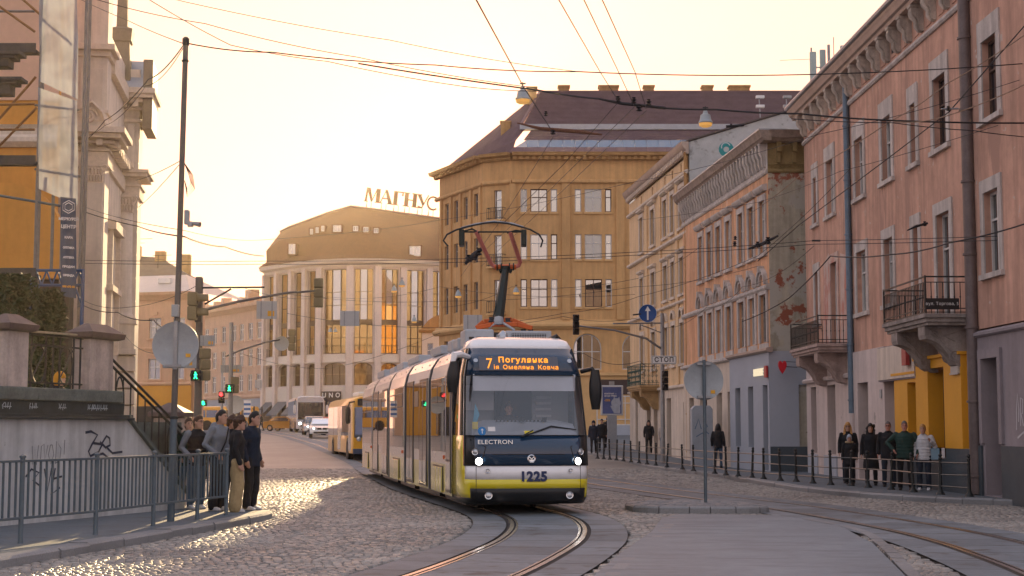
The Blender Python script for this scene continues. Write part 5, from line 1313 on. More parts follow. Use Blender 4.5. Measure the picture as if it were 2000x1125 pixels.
# translucent tarpaulin, hung in two lengths
tm = bpy.data.materials.new('translucent_tarpaulin'); tm.use_nodes = True
N = tm.node_tree.nodes; L = tm.node_tree.links; N.clear()
d_ = N.new('ShaderNodeBsdfDiffuse'); d_.inputs['Color'].default_value = (.42, .46, .52, 1); t_ = N.new('ShaderNodeBsdfTranslucent'); t_.inputs['Color'].default_value = (.38, .4, .44, 1)
x_ = N.new('ShaderNodeBsdfTransparent'); x_.inputs['Color'].default_value = (.85, .88, .92, 1)
m1 = N.new('ShaderNodeMixShader'); m1.inputs[0].default_value = .45; L.new(d_.outputs[0], m1.inputs[1]); L.new(t_.outputs[0], m1.inputs[2])
nz = N.new('ShaderNodeTexNoise'); nz.inputs['Scale'].default_value = 1.1; g_ = N.new('ShaderNodeNewGeometry'); L.new(g_.outputs['Position'], nz.inputs['Vector'])
mr_ = N.new('ShaderNodeMapRange'); mr_.inputs[1].default_value = .4; mr_.inputs[2].default_value = .62; mr_.inputs[3].default_value = .12; mr_.inputs[4].default_value = .5; L.new(nz.outputs['Fac'], mr_.inputs[0])
m2 = N.new('ShaderNodeMixShader'); L.new(mr_.outputs[0], m2.inputs[0]); L.new(m1.outputs[0], m2.inputs[1]); L.new(x_.outputs[0], m2.inputs[2])
o_ = N.new('ShaderNodeOutputMaterial'); L.new(m2.outputs[0], o_.inputs['Surface'])
def sheet(name, label, cat, pxs, pys, Y, mt, fold=.06, top_sag=0, nx=24, ny=30):
    base = at((pxs[0] + pxs[1]) / 2, pys[1], Y); m = MB(); vs = []
    for j in range(ny + 1):
        for i in range(nx + 1):
            s, t = i / nx, j / ny
            px = pxs[0] + (pxs[1] - pxs[0]) * s; p0 = pys[0] + top_sag * s; py = p0 + (pys[1] + top_sag * s * 1.2 - p0) * t
            yo = fold * (math.sin(s * 11 + t * 2.2) * .6 + math.sin(s * 23 - t * 5) * .3 + math.sin(t * 9 + s * 3) * .35)
            vs.append(at(px, py, Y) + Vector((0, yo, 0)) - base)
    w_ = nx + 1
    m.add(vs, [(j * w_ + i, j * w_ + i + 1, (j + 1) * w_ + i + 1, (j + 1) * w_ + i) for j in range(ny) for i in range(nx)])
    o = m.build(name, mt, sm=60); o.location = base
    return tag(o, label, cat)
sheet('tarpaulin', 'upper translucent grey tarpaulin stretched on the scaffold tower', 'tarpaulin', (76, 152), (-60, 158), 39.85, tm, .07, 30)
sheet('tarpaulin', 'lower translucent grey tarpaulin with diagonal creases on the scaffold', 'tarpaulin', (74, 152), (170, 368), 39.85, tm, .07, 28)
bn = sheet('banner', 'navy vertical banner with white lettering hanging from the scaffold', 'banner', (118, 149), (384, 578), 39.6, mat('navy_banner_vinyl', (.05, .075, .13), .5, var=.15, vs=3), .03, 4, 8, 30)
for s, py, sz in (('МЕРКУРІЙ', 428, .1), ('ЦЕНТР', 443, .12), ('КАВА', 464, .08), ('ОПТИКА', 484, .07), ('АПТЕКА', 503, .07), ('ПРОДАЖ', 521, .07), ('ОРЕНДА', 538, .07)):
    lettering(s, sz, WHITEP, bn, at(134, py, 39.52) - bn.location, (math.pi / 2, .06, 0), extrude=.002, bold=.004)
lettering('095 672 00', .07, STICKER, bn, at(134, 560, 39.52) - bn.location, (math.pi / 2, .06, 0), extrude=.002, bold=.004)
q = MB(); c_ = at(134, 404, 39.52) - bn.location
for r_ in (.17, .11): 
    for k in range(6): a0, a1 = R(60 * k + 30), R(60 * k + 90); q.bar(c_ + Vector((r_ * math.cos(a0), 0, r_ * math.sin(a0))), c_ + Vector((r_ * math.cos(a1), 0, r_ * math.sin(a1))), .004, .02, (0, 0, 1))
q.build('emblem', WHITEP, bn)

# terrace with pillars, railing and stair
TR = thing('terrace', 'rendered terrace wall with brown capped pillars and graffiti beside the pavement', 'terrace', (-8.0, 23.9, 0), math.atan2(.953, .303))
TM = Matrix.Translation((-8.0, 23.9, 0)) @ Matrix.Rotation(math.atan2(.953, .303), 4, 'Z')
w = MB(); w.box(-8, 3.8, 0, .4, 0, 1.78); w.add([(3.8, 0, 0), (5.85, 0, 0), (5.85, 0, .42), (3.8, 0, 1.78), (3.8, .3, 0), (5.85, .3, 0), (5.85, .3, .42), (3.8, .3, 1.78)], [(0, 1, 2, 3), (4, 7, 6, 5), (1, 5, 6, 2), (3, 2, 6, 7)]); w.build('render_wall', RENDERW, TR)
w = MB(); w.bar((3.74, .13, 1.84), (5.9, .13, .42), .42, .07); w.build('stair_coping', LEDGE, TR, .01)
w = MB(); w.box(-8, 3.86, -.1, .4, 1.78, 1.82); w.box(-8, 3.86, -.06, .4, 1.82, 1.87); w.box(-8, 3.7, .03, .4, 1.87, 2.08); w.build('fascia', FASC, TR, .006)
w = MB(); w.box(-8, 3.6, -.02, .9, 2.08, 2.29); w.build('ledge', LEDGE, TR, .02)
w = MB(); w.box(-8, 3.6, .4, 9, 1.2, 2.2); w.build('terrace_floor', LEDGE, TR)
for u0, u1 in ((.3, .85), (2.61, 3.23)):
    w = MB(); w.box(u0, u1, .04, .36, 2.29, 3.17)
    if u0 > 2: w.box(u1, u1 + .2, .1, .36, 2.29, 3.17)
    e = u1 + (.2 if u0 > 2 else 0)
    p_ = w.build('pillar', PILL, TR, .012)
    c = MB(); a = .1
    c.loft([[(x, y, z) for x, y in ((u0 - q, .04 - q), (e + q, .04 - q), (e + q, .36 + q), (u0 - q, .36 + q))] for q, z in ((.02, 3.17), (.1, 3.2), (.12, 3.29), (.09, 3.3), (-.12, 3.45))]); c.build('cap', BROWNC, p_, .006)
r = MB()
for z in (3.17, 3.0, 2.38): r.bar((.85, .2, z), (2.61, .2, z), .035, .03)
for k in range(9): x = .95 + k * .2; r.box(x - .012, x + .012, .188, .212, 2.29, 3.17) if k not in (2, 6) else None
for cx in (1.35, 2.12): r.tube([(cx + .2 * math.cos(R(a)), .2, 2.68 + .32 * math.sin(R(a))) for a in range(0, 361, 20)], .014, 6); r.tube([(cx - .2, .2, 2.4), (cx + .2, .2, 2.95)], .012, 5)
r.build('railing', IRON, TR)
w = MB(); w.bar((.85, .16, 3.2), (2.3, .16, 3.22), .12, .03); w.build('plank', mat('pale_plank', (.45, .36, .24), .8, var=.2), TR)
r = MB()
for dz in (0, -.12): r.tube([(3.45, .15, 2.86 + dz), (5.75, .15, 1.72 + dz), (5.95, .15, 1.62 + dz)], .026, 7)
for k in range(9):
    x = 3.6 + k * .25; z = 2.86 - (x - 3.45) * .496; r.tube([(x, .15, z - .12), (x, .15, max(1.86 - (x - 3.74) * .66, .5))], .014, 5)
for x in (3.75, 5.55):
    z = 2.86 - (x - 3.45) * .496 - .55; r.tube([(x + .13 * math.cos(R(a)), .15, z + .38 * math.sin(R(a)) - .13 * math.cos(R(a)) * .5) for a in range(0, 361, 20)], .016, 6)
r.build('stair_railing', IRON, TR)
w = MB(); 
for k in range(8): w.box(3.9 + k * .27, 6.2, .3, 1.8, 0, 1.75 - k * .2)
w.build('stair_steps', LEDGE, TR)
gp = thing('stair_pillar', 'grey stone pillar with pyramid cap at the foot of the stair', 'pillar', (-6.75, 30.5, .118), R(-4))
w = MB(); w.box(-.27, .27, -.27, .27, 0, 1.72); w.build('shaft', PILL, gp, .015)
c = MB(); c.loft([[(sx * q, sy * q, z) for sx, sy in ((-1, -1), (1, -1), (1, 1), (-1, 1))] for q, z in ((.28, 1.72), (.36, 1.75), (.36, 1.83), (.05, 2.02))]); c.build('cap', BROWNC, gp, .006)
# graffiti on the wall
q = MB()
stroke([(2.45, 1.56), (2.62, 1.58), (2.82, 1.52), (2.66, 1.36), (2.56, 1.24), (2.62, 1.16), (2.86, 1.22), (2.98, 1.36), (2.9, 1.4)], .045, -.004, mb=q)
stroke([(2.7, 1.38), (2.95, 1.36), (3.1, 1.5), (3.2, 1.46), (3.22, 1.34), (3.08, 1.3), (2.98, 1.36)], .045, -.005, mb=q); stroke([(3.12, 1.3), (3.3, 1.2), (3.62, 1.22)], .04, -.006, mb=q); stroke([(2.84, 1.18), (3.0, 1.2), (3.2, 1.1)], .04, -.007, mb=q)
q.build('graffiti', SPRAYB, TR)
q = MB()
for pth in ([(.95, 1.35), (.98, 1.05), (1.03, 1.3), (1.08, 1.04), (1.12, 1.36)], [(1.18, 1.04), (1.2, 1.34), (1.27, 1.38), (1.3, 1.1), (1.38, 1.36)], [(1.45, 1.36), (1.4, 1.2), (1.47, 1.05), (1.55, 1.2), (1.5, 1.36), (1.45, 1.36)], [(1.6, 1.05), (1.62, 1.42), (1.75, 1.3), (1.72, 1.1), (1.6, 1.06)], [(1.85, 1.44), (1.84, 1.2)]): stroke(pth, .018, -.004, mb=q)
q.build('graffiti', SPRAYG, TR)
q = MB()
for pth in ([(.8, .86), (.95, .98), (1.15, .92), (1.0, .8), (1.2, .7)], [(1.3, .98), (1.4, .62), (1.5, .98)], [(1.5, .8), (1.8, .84)], [(1.6, .98), (1.5, .55), (1.75, .66)]): stroke(pth, .035, -.004, mb=q)
q.build('graffiti', SPRAYB, TR)
q = MB()
for u in (.2, .9, 1.7, 2.55, 2.7, 2.95):
    for k in range(4):
        x = u + k * .055; stroke([(x, 1.93 + random.uniform(0, .03)), (x + random.uniform(-.02, .03), 1.99), (x + random.uniform(0, .04), 2.04)], .016, .024, mb=q); stroke([(x, 1.98), (x + .05, 1.97)], .012, .023, mb=q)
q.build('graffiti', SPRAYW, TR)

# dark evergreen behind the terrace railing
LEAFD = mat('dark_evergreen_leaf', (.015, .04, .014), .7, var=.4, vs=3)
def leaf_crown(n, shape, size, name, mt, parent, seed=1):
    rr = random.Random(seed); m = MB()
    for _ in range(n):
        p = shape(rr); a = Vector((rr.gauss(0, 1), rr.gauss(0, 1), rr.gauss(0, .6))).normalized(); b_ = a.cross(Vector((rr.gauss(0, 1), rr.gauss(0, 1), rr.gauss(0, 1)))).normalized()
        s = size * rr.uniform(.6, 1.4); a *= s; b_ *= s * .5
        m.add([p - a, p - b_ * .8, p + a, p + b_ * .8], [(0, 1, 2, 3)])
    o = m.build(name, mt, parent); o['kind'] = 'stuff'; return o
def evergreen(px, py_top, py_bot, halfpx, Y, label, seed):
    b_ = at(px, py_bot, Y); top_ = at(px, py_top, Y).z; s = Y / 3012.7
    t = thing('evergreen_tree', label, 'tree', (b_.x, Y, 2.2)); h = top_ - 2.2
    m = MB(); m.tube([(0, 0, -.3), (.03, 0, h * .4), (0, 0, h * .9)], [.13, .09, .03], 7); m.build('trunk', TIMBER, t)
    def shp(rr):
        z = rr.random(); a = rr.uniform(0, 6.28); r = halfpx * s * (1.0 - .35 * z ** 2) * (.85 + .3 * math.sin(a * 3 + z * 9)) * math.sqrt(rr.uniform(.25, 1))
        return Vector((r * math.cos(a), r * math.sin(a), .2 + z * (h - .1)))
    leaf_crown(5200, shp, .085, 'crown', LEAFD, t, seed)
evergreen(20, 545, 740, 58, 34.5, 'dense dark evergreen tree behind the terrace railing at the left edge', 2)
evergreen(92, 575, 740, 36, 35.5, 'smaller dark evergreen beside the blue scaffold leg behind the railing', 5)
# ------------------------------------------------------------------ the tram
TW = mat('tram_white_paint', (.9, .89, .89), .22, var=.04, vs=2, coat=.6, stain=[(1.5, .62, .2, (.72, .7, .67), (1, 1, .4))])
TY = mat('tram_yellow_paint', (.74, .62, .02), .2, var=.05, vs=2, coat=.7)
TYS = mat('tram_yellow_side_sheen', (.72, .62, .18), .22, var=.05, vs=2, coat=.7)  # same yellow paint, made paler: the grazing reflection is put into the colour
TN = mat('tram_navy_panel', (.012, .04, .085), .12, var=.05, coat=.8)
TB_ = mat('tram_black_trim', (.012, .014, .016), .35, var=0)
TOR = mat('tram_orange_marker', (.75, .13, .01), .3, var=0, coat=.5)
TSIL = mat('tram_side_cladding', (.62, .58, .50), .2, .15, var=.05, vs=1, coat=.5)
TGL = glass_mat('tram_side_glass', (.95, .92, .88), .26, .015, (.03, .028, .026))
TWS = glass_mat('tram_windshield', (.85, .93, 1.0), .07, .0, through=.95)
BELL = mat('tram_bellows', (.05, .055, .06), .7, var=.1)
ROOFG = mat('tram_roof_equipment', (.40, .43, .46), .5, .2, var=.08, vs=3)
PORA = mat('pantograph_orange', (.62, .12, .02), .45, var=.1, vs=6)
PRED = mat('pantograph_red_frame', (.62, .2, .16), .35, var=.1)
PBLK = mat('pantograph_dark_arm', (.022, .03, .025), .5, .2, var=.15)
CABG = mat('cab_grey_plastic', (.48, .53, .60), .6, var=.05)
CABD = mat('cab_dark_blue_curtain', (.03, .06, .10), .8, var=.1)
SHADE = mat('cab_sun_blind', (.8, .84, .9), .7, var=.03)
LEDO = emis('led_orange', (1.0, .30, .02), 1.1)
HEADL = emis('headlight_led', (1.0, .96, .92), 9.0)
LENS = mat('clear_lamp_lens', (.5, .52, .54), .1, .6, var=0)

tr = thing('tram', 'white and yellow articulated tram numbered 1225 with navy front', 'tram', (.33, 29.35, 0), math.asin(.16))
TRM = Matrix.Translation((.33, 29.35, 0)) @ Matrix.Rotation(math.asin(.16), 4, 'Z'); TRI = TRM.inverted()
ZR = [(.20, .14, 1.20), (.32, .03, 1.25), (.50, 0, 1.26), (.67, .005, 1.26), (.93, .02, 1.26), (1.5, .13, 1.255), (2.66, .55, 1.2), (3.2, .84, 1.08), (3.36, 1.0, 1.0), (3.44, 1.3, .86)]
YB = 1.75; EX = .42
PH = [-90, -78, -66, -61, -48, -38, -26, -12, 0, 12, 26, 38, 48, 61, 66, 78, 90]
def zrow(z):
    for (z0, f0, w0), (z1, f1, w1) in zip(ZR, ZR[1:]):
        if z <= z1: t = max(0, (z - z0) / (z1 - z0)); return f0 + (f1 - f0) * t, w0 + (w1 - w0) * t
    return ZR[-1][1:]
def fpt(phi, z):
    f, w = zrow(z); a = R(phi); D = YB - f
    s, c = abs(math.sin(a)) ** EX, abs(math.cos(a)) ** EX
    return Vector((math.copysign(s, phi) * w, f + D * (1 - c) ** 1.25, z))
def front_y(x, z, out=.004):
    f, w = zrow(z); s = min(1, abs(x) / w); phi = math.degrees(math.asin(s ** (1 / EX)))
    return fpt(phi, z).y - out
bands = [0, 0]
zs = [r[0] for r in ZR]
groups = {'bumper': (TB_, MB()), 'front_apron': (TY, MB()), 'white_band': (TW, MB()), 'navy_front_panel': (TN, MB()), 'roof_hood': (TW, MB()), 'side_cab_window': (TGL, MB()), 'turn_marker': (TOR, MB()), 'windshield': (TWS, MB()), 'a_pillar': (TW, MB()), 'headlight_housing': (TB_, MB()), 'destination_band': (TN, MB())}
def zone(i, ph):
    a = abs(ph)
    if i == 0: return 'bumper'
    if i == 1: return 'bumper' if a < 46 else 'front_apron'
    if i == 2: return 'front_apron'
    if i == 3: return 'white_band' if a < 62 else 'front_apron'
    if i == 4: return 'navy_front_panel' if a < 36 else ('headlight_housing' if a < 61 else ('turn_marker' if a < 66 else 'front_apron'))
    if i == 5: return 'windshield' if a < 61 else ('a_pillar' if a < 66 else 'side_cab_window')
    if i == 6: return 'destination_band' if a < 61 else ('a_pillar' if a < 66 else 'side_cab_window')
    return 'roof_hood'
sub = 3
for i in range(len(ZR) - 1):
    for p0, p1 in zip(PH, PH[1:]):
        zn = zone(i, (p0 + p1) / 2)
        if zn in ('headlight_housing', 'side_cab_window', 'a_pillar', 'turn_marker') and p0 + p1 > 0:
            if zn + ' ' not in groups: groups[zn + ' '] = (groups[zn][0], MB())
            zn += ' '
        g = groups[zn][1]
        for a in range(sub):
            for b_ in range(2):
                q0, q1 = p0 + (p1 - p0) * a / sub, p0 + (p1 - p0) * (a + 1) / sub; z0, z1 = zs[i] + (zs[i + 1] - zs[i]) * b_ / 2, zs[i] + (zs[i + 1] - zs[i]) * (b_ + 1) / 2
                g.quad(fpt(q0, z0), fpt(q1, z0), fpt(q1, z1), fpt(q0, z1))
top_ = [fpt(p, ZR[-1][0]) for p in PH]; groups['roof_hood'][1].poly(list(top_))
for nm, (m_, g) in groups.items():
    nm = nm.strip()
    me = g.mesh(nm, m_); bm = bmesh.new(); bm.from_mesh(me); bmesh.ops.remove_doubles(bm, verts=bm.verts, dist=1e-4); bmesh.ops.recalc_face_normals(bm, faces=bm.faces); bm.to_mesh(me); bm.free()
    smooth(me, 40)
    o = bpy.data.objects.new(nm, me); link(o, tr)
    if nm not in ('windshield', 'side_cab_window'):
        sd = o.modifiers.new('skin', 'SOLIDIFY'); sd.thickness = .02; sd.offset = -1
# black edging between panels of the face
e = MB()
for z, pr in ((.93, 61), (1.5, 61), (2.66, 61)):
    e.tube([fpt(p, z) + Vector((0, -.003, 0)) for p in range(-pr, pr + 1, 6)], .008, 5, False)
for s in (-1, 1):
    e.tube([fpt(s * 61, z) + Vector((s * .002, -.003, 0)) for z in (.92, 1.2, 1.5, 2.0, 2.66, 3.0, 3.2)], .02, 5, False)
    e.tube([fpt(s * 36, z) + Vector((0, -.002, 0)) for z in (.33, .5, .67, .93)], .005, 4, False)
    e.tube([Vector((s * .98, front_y(.98, .93), .93)), Vector((s * .88, front_y(.88, 1.1), 1.08)), Vector((s * .82, front_y(.82, 1.3), 1.28)), Vector((s * 1.1, front_y(1.1, 1.42), 1.42))], .012, 5, False)
e.tube([Vector((x, front_y(x, 1.14 + .0), 1.14)) for x in (-.7, -.35, 0, .35, .7)], .008, 5, False)
e.build('panel_seams', TB_, tr)
# lamps, number, name, display
for s in (-1, 1):
    for (x, z, r, m_, nm) in ((.955, 1.01, .068, HEADL, 'headlight'), (1.02, 1.19, .05, LENS, 'headlight'), (.78, .37, .055, LENS, 'fog_lamp'), (.80, .83, .032, LENS, 'sensor')):
        y = front_y(x, z); q = MB(); q.lathe([(.001, -.012), (r * .7, -.01), (r, .0), (r * 1.2, .01), (r * 1.2, .05)], 20, (0, 0, 0), 'y')
        o = q.build(nm, [m_], tr, sm=40, loc=(s * x, y - .02, z), rot=(-.1, 0, s * .45 if x > .9 else s * .12))
        if m_ is not HEADL or True:
            k = MB(); k.lathe([(r * 1.02, -.004), (r * 1.3, -.008), (r * 1.35, .03)], 20, (0, 0, 0), 'y', cap=False); k.build('rim', CHROME if m_ is LENS else TB_, o, sm=40)
def on_front(o, x, z, out=.012):
    f0, _ = zrow(z - .1); f1, _ = zrow(z + .1); o.location = (x, front_y(x, z, out), z); o.rotation_euler = (math.pi / 2 - math.atan2(f1 - f0, .2), 0, 0); return o
NUM = mat('navy_number', (.012, .03, .10), .4, var=0)
on_front(lettering('1225', .25, NUM, tr, (0, 0, 0), extrude=.004, bold=.012, spacing=1.08), .08, .715)
on_front(lettering('ELECTRON', .115, CHROME, tr, (0, 0, 0), extrude=.003, spacing=1.05, sx=1.15), -.64, 1.37)
q = MB(); q.lathe([(.052, 0), (.066, .008), (.08, .0)], 20, (0, 0, 0), 'z', cap=False); q.add([(-.05, .05, .004), (0, .0, .004), (.05, .05, .004), (.05, .03, .004), (0, -.02, .004), (-.05, .03, .004)], [(0, 1, 4, 5), (1, 2, 3, 4)]); q.add([(-.06, -.02, .004), (.06, -.02, .004), (.035, -.075, .004), (-.035, -.075, .004)], [(0, 1, 2, 3)])
on_front(q.build('emblem', CHROME, tr), .05, 1.06)
q = MB(); q.box(-.78, .78, -.155, .155, -.004, .004); on_front(q.build('display_panel', mat('display_grey', (.12, .125, .15), .4, var=0), tr), -.1, 2.89, .03)
on_front(lettering('7', .33, LEDO, tr, (0, 0, 0), extrude=.003, sx=.8), -.68, 2.88, .04)
on_front(lettering('Погулянка', .165, LEDO, tr, (0, 0, 0), extrude=.003, spacing=1.22, align='LEFT', bold=.004), -.5, 2.96, .04)
for w_, x_ in (('ія', -.6), ('Омеляна', -.42), ('Ковча', .27)): on_front(lettering(w_, .132, LEDO, tr, (0, 0, 0), extrude=.003, spacing=1.1, align='LEFT'), x_, 2.815, .045)
for s in (-1, 1): q = MB(); q.lathe([(.001, 0), (.04, .002), (.045, .01)], 14); on_front(q.build('position_lamp', LENS, tr), s * .93, 2.95, .012)
# wiper, stickers
q = MB(); q.tube([(-.12, front_y(-.12, 1.5, .03), 1.48), (.25, front_y(.25, 1.62, .04), 1.6), (.45, front_y(.45, 1.68, .04), 1.67), (.95, front_y(.95, 1.62, .04), 1.61)], [.012, .02, .022, .01], 6); q.tube([(-.14, front_y(-.14, 1.49, .02), 1.48), (.1, front_y(.1, 1.62, .02), 1.6)], .012, 5); q.build('wiper', TB_, tr)
q = MB(); q.lathe([(.001, 0), (.085, 0), (.085, .004)], 20); o = on_front(q.build('round_sticker', mat('blue_sticker', (.02, .2, .5), .5, var=0), tr), -.88, 1.58, .006)
q = MB(); q.box(-.008, .008, -.05, .02, .004, .006); q.add([(-.03, .015, .006), (.03, .015, .006), (0, .055, .006)], [(0, 1, 2)]); q.build('arrow', WHITEP, o)
q = MB(); q.box(-.07, .07, -.045, .045, 0, .003); on_front(q.build('paper_sticker', WHITEP, tr), -.7, 1.62, .006)
q = MB(); q.box(-.09, .09, -.03, .03, 0, .003); on_front(q.build('yellow_ticket', TY, tr), .02, 1.56, .006)
# mirrors
for s, (x, z0, z1, y) in ((-1, (-1.42, 2.32, 2.92, .5)), (1, (1.43, 2.0, 2.78, .62))):
    q = MB(); secs = []
    for t in range(7):
        z = z0 + (z1 - z0) * t / 6; k = math.sin(math.pi * min(max(t / 6, .08), .92)) ** .35
        lean = (s * -.04 + (.03 if s > 0 else 0)) * (t / 6)
        secs.append([(x + lean + .13 * k * math.cos(a), y + .1 * k * math.sin(a), z) for a in [2 * math.pi * j / 12 for j in range(12)]])
    q.loft(secs); M1 = q.build('mirror', TB_, tr, sm=40)
    q = MB()
    if s < 0: q.tube([(-1.02, .95, 3.02), (-1.25, .6, 3.06), (-1.38, .5, 3.05), (-1.42, .5, 2.86)], [.05, .07, .07, .05], 8)
    else: q.tube([(1.18, .8, 2.75), (1.36, .62, 2.8), (1.43, .62, 2.7)], .045, 8)
    q.build('mirror_arm', TW if s < 0 else TB_, M1, sm=40)
# cab interior
q = MB(); q.box(-1.2, 1.2, .5, 2.3, .5, .56); q.box(-1.2, 1.2, 2.25, 2.3, .5, 3.2); q.box(.35, 1.0, 2.2, 2.26, .6, 2.3); q.build('cab_back_wall', CABG, tr)
q = MB(); q.box(-.35, .42, 2.14, 2.2, 1.2, 3.0); q.build('cab_curtain', CABD, tr)
q = MB()
for z in (2.0, 2.12, 2.24, 1.86): q.box(.5, .82, 2.1, 2.19, z, z + .05)
q.build('cab_shelf', SHADE, tr)['kind'] = 'stuff'
q = MB(); q.loft([[(x, y, z) for x, y, z in ((-1.05 * k, .42, 1.46), (1.05 * k, .42, 1.46), (1.0 * k, .75, 1.74), (.75 * k, 1.15, 1.80), (-.75 * k, 1.15, 1.80), (-1.0 * k, .75, 1.74))] for k in (1.0,)] + [[(x, y, .9) for x, y in ((-1.05, .5), (1.05, .5), (1.0, .8), (.75, 1.2), (-.75, 1.2), (-1.0, .8))]]); q.build('dashboard', CABG, tr, .03)
q = MB()
for k in range(14): q.box(-.5 + k * .075, -.47 + k * .075, .93, 1.0, 1.765, 1.80)
q.lathe([(.06, 1.78), (.06, 1.83), (.03, 1.86)], 10, (.0, .85, 0)); q.lathe([(.04, 1.76), (.05, 1.84)], 8, (.45, .85, 0)); q.build('dashboard_vents', TB_, tr)['kind'] = 'stuff'
q = MB(); q.box(-1.0, 1.02, .62, .64, 2.36, 2.68); q.build('sun_blind', SHADE, tr)
q = MB(); q.box(-.98, -.4, 1.9, 1.92, 2.0, 2.5); q.build('cab_panel', SHADE, tr)
q = MB(); q.add([(-1.0, .66, 1.72), (-.93, .66, 1.72), (-.86, .68, 1.9), (-.95, .66, 2.12)], [(0, 1, 2, 3)]); q.build('blue_pennant', mat('pennant_blue', (.1, .4, .6), .7, var=0), tr)
q = MB(); q.box(-1.01, -.9, .63, .65, 1.62, 1.76); q.build('yellow_pennant', TY, tr)
# body sections
PROF = [(1.25, .28), (1.26, .9), (1.26, 2.72), (1.2, 2.98), (1.06, 3.2), (.84, 3.34), (.4, 3.4), (-.4, 3.4), (-.84, 3.34), (-1.06, 3.2), (-1.2, 2.98), (-1.26, 2.72), (-1.26, .9), (-1.25, .28)]
J = [(.33, 29.35), (-.62, 35.0), (-1.47, 39.3), (-2.25, 43.9), (-3.25, 50.0), (-4.25, 56.2)]
def secT(i, y0=0):
    A, B = Vector(J[i]), Vector(J[i + 1]); d = (B - A).normalized()
    return TRI @ (Matrix.Translation((A.x, A.y, 0)) @ Matrix.Rotation(math.atan2(d.y, d.x) - math.pi / 2, 4, 'Z')), (B - A).length
for i in range(5):
    T, L_ = secT(i); y0 = YB if i == 0 else .28; y1 = L_ - .28 if i < 4 else L_
    if i == 0: T = Matrix.Identity(4) @ T if False else T
    lower, clad, roofm = MB(), MB(), MB()
    for mb in (lower, clad, roofm): mb.T = T
    tail = [(y0, 1.0), (y1, 1.0)] if i < 4 else [(y0, 1), (y1 - 1.0, 1), (y1 - .4, .93), (y1, .8)]
    n = len(PROF)
    for (ya, ka), (yb, kb) in zip(tail, tail[1:]):
        for j in range(n - 1):
            (xa, za), (xb, zb) = PROF[j], PROF[j + 1]
            mb = lower if max(za, zb) <= .95 else (clad if max(za, zb) <= 2.73 else roofm)
            def K(x, z, k): return (x * k, 0, z if k == 1 else .28 + (z - .28) * (k * .5 + .5))
            v = [(xa * ka, ya, za), (xb * ka, ya, zb), (xb * kb, yb, zb), (xa * kb, yb, za)]
            mb.quad(*v)
    for yy, kk in ((y0, 1), (y1, tail[-1][1])):
        if i == 0 and yy == y0: continue
        clad.poly([(x * kk, yy, z) for x, z in PROF])
    lower.poly([(1.25, y0, .28), (1.25, y1, .28), (-1.25, y1, .28), (-1.25, y0, .28)])
    lo_ = lower.build('lower_body', TYS, tr); clad.build('side_body', TSIL, tr); ro_ = roofm.build('roof', TW, tr, sm=60)
    for s in (-1, 1):
        def panel(nm, ya, yb, za, zb, m_, out=.012, par=tr, bev=.006):
            q = MB(); q.T = T; q.box(min(s * 1.25, s * (1.26 + out)), max(s * 1.25, s * (1.26 + out)), ya, yb, za, zb); return q.build(nm, m_, par, bev)
        if i in (0, 2, 4):
            a, b_ = (YB + 1.05, y1 - .15) if i == 0 else (y0 + .15, y1 - (.15 if i == 2 else 1.1))
            panel('window', a, b_, 1.15, 2.7, TGL, .010)
            m_ = (a + b_) / 2
            for ya, yb in ((a + .15, m_ - .1), (m_ + .1, b_ - .15)):
                v = panel('vent_window', ya, yb, 2.18, 2.55, TB_, .014); panel('pane', ya + .05, yb - .05, 2.22, 2.51, TGL, .018, v, 0)
            k = panel('bogie_cover', m_ - .85, m_ + .85, .34, .86, TB_, .012)
            for q0 in (-.8, -.26, .28): panel('cover_plate', m_ + q0, m_ + q0 + .5, .3, .82, TYS, .03, k, .012)
            panel('marker_lamp', y0 + (1.2 if i == 0 else .3), y0 + (1.28 if i == 0 else .38), 1.0, 1.08, TOR, .03)
        if i == 0:
            d = panel('door', YB + .12, YB + .9, .34, 2.72, TB_, .012); panel('pane', YB + .19, YB + .83, 1.0, 2.66, TGL, .02, d); panel('lower_leaf', YB + .19, YB + .83, .4, .96, TSIL, .02, d)
        if i in (1, 3):
            Ls = y1 - y0
            for ya, yb in ((y0 + .1, y0 + .36 * Ls), (y0 + .64 * Ls, y1 - .1)):
                d = panel('door', ya, yb, .32, 2.78, TB_, .012); h = (ya + yb) / 2
                for a, b_ in ((ya + .05, h - .02), (h + .02, yb - .05)): panel('leaf', a, b_, .36, 2.72, TGL, .022, d); panel('kick_plate', a + .05, b_ - .05, .42, .9, TSIL, .03, d)
            panel('window', y0 + .38 * Ls, y0 + .62 * Ls, 1.15, 2.7, TGL, .010); v = panel('vent_window', y0 + .41 * Ls, y0 + .59 * Ls, 2.15, 2.52, TB_, .016)
        for k in range(3):
            q = MB(); q.T = T @ Matrix.Translation((s * 1.13, y0 + (k + .5) * (y1 - y0) / 3, 3.08)); q.lathe([(.03, -.01), (.03, .03)], 8, (0, 0, 0), 'x'); q.build('roof_lamp', TB_, tr)
    # roof equipment
    q = MB(); q.T = T
    bxs = {0: [], 1: [(-.9, .9, .5, 2.2, .16)], 2: [(-.85, .9, .4, 3.2, .14)], 3: [(-.8, .2, .5, 2.5, .16), (-.8, .9, 3.2, 5, .14)], 4: [(-.85, .95, .6, 3.5, .18)]}[i]
    for x0, x1, ya, yb, h in bxs:
        g = MB(); g.T = T; g.box(x0, x1, y0 + ya, min(y0 + yb, y1), 3.36, 3.4 + h); g.build('roof_box', ROOFG, tr, .03)
    q.box(-.95, .95, y0 + .2, y1 - .2, .1, .32); 
    if i in (0, 2, 4):
        c = (y0 + y1) / 2
        for yy in (c - .8, c + .8):
            for xx in (-.55, .55): q.lathe([(.3, -.06), (.31, 0), (.3, .06)], 18, (xx, yy, .3), 'x')
    q.build('undercarriage', TB_, tr)
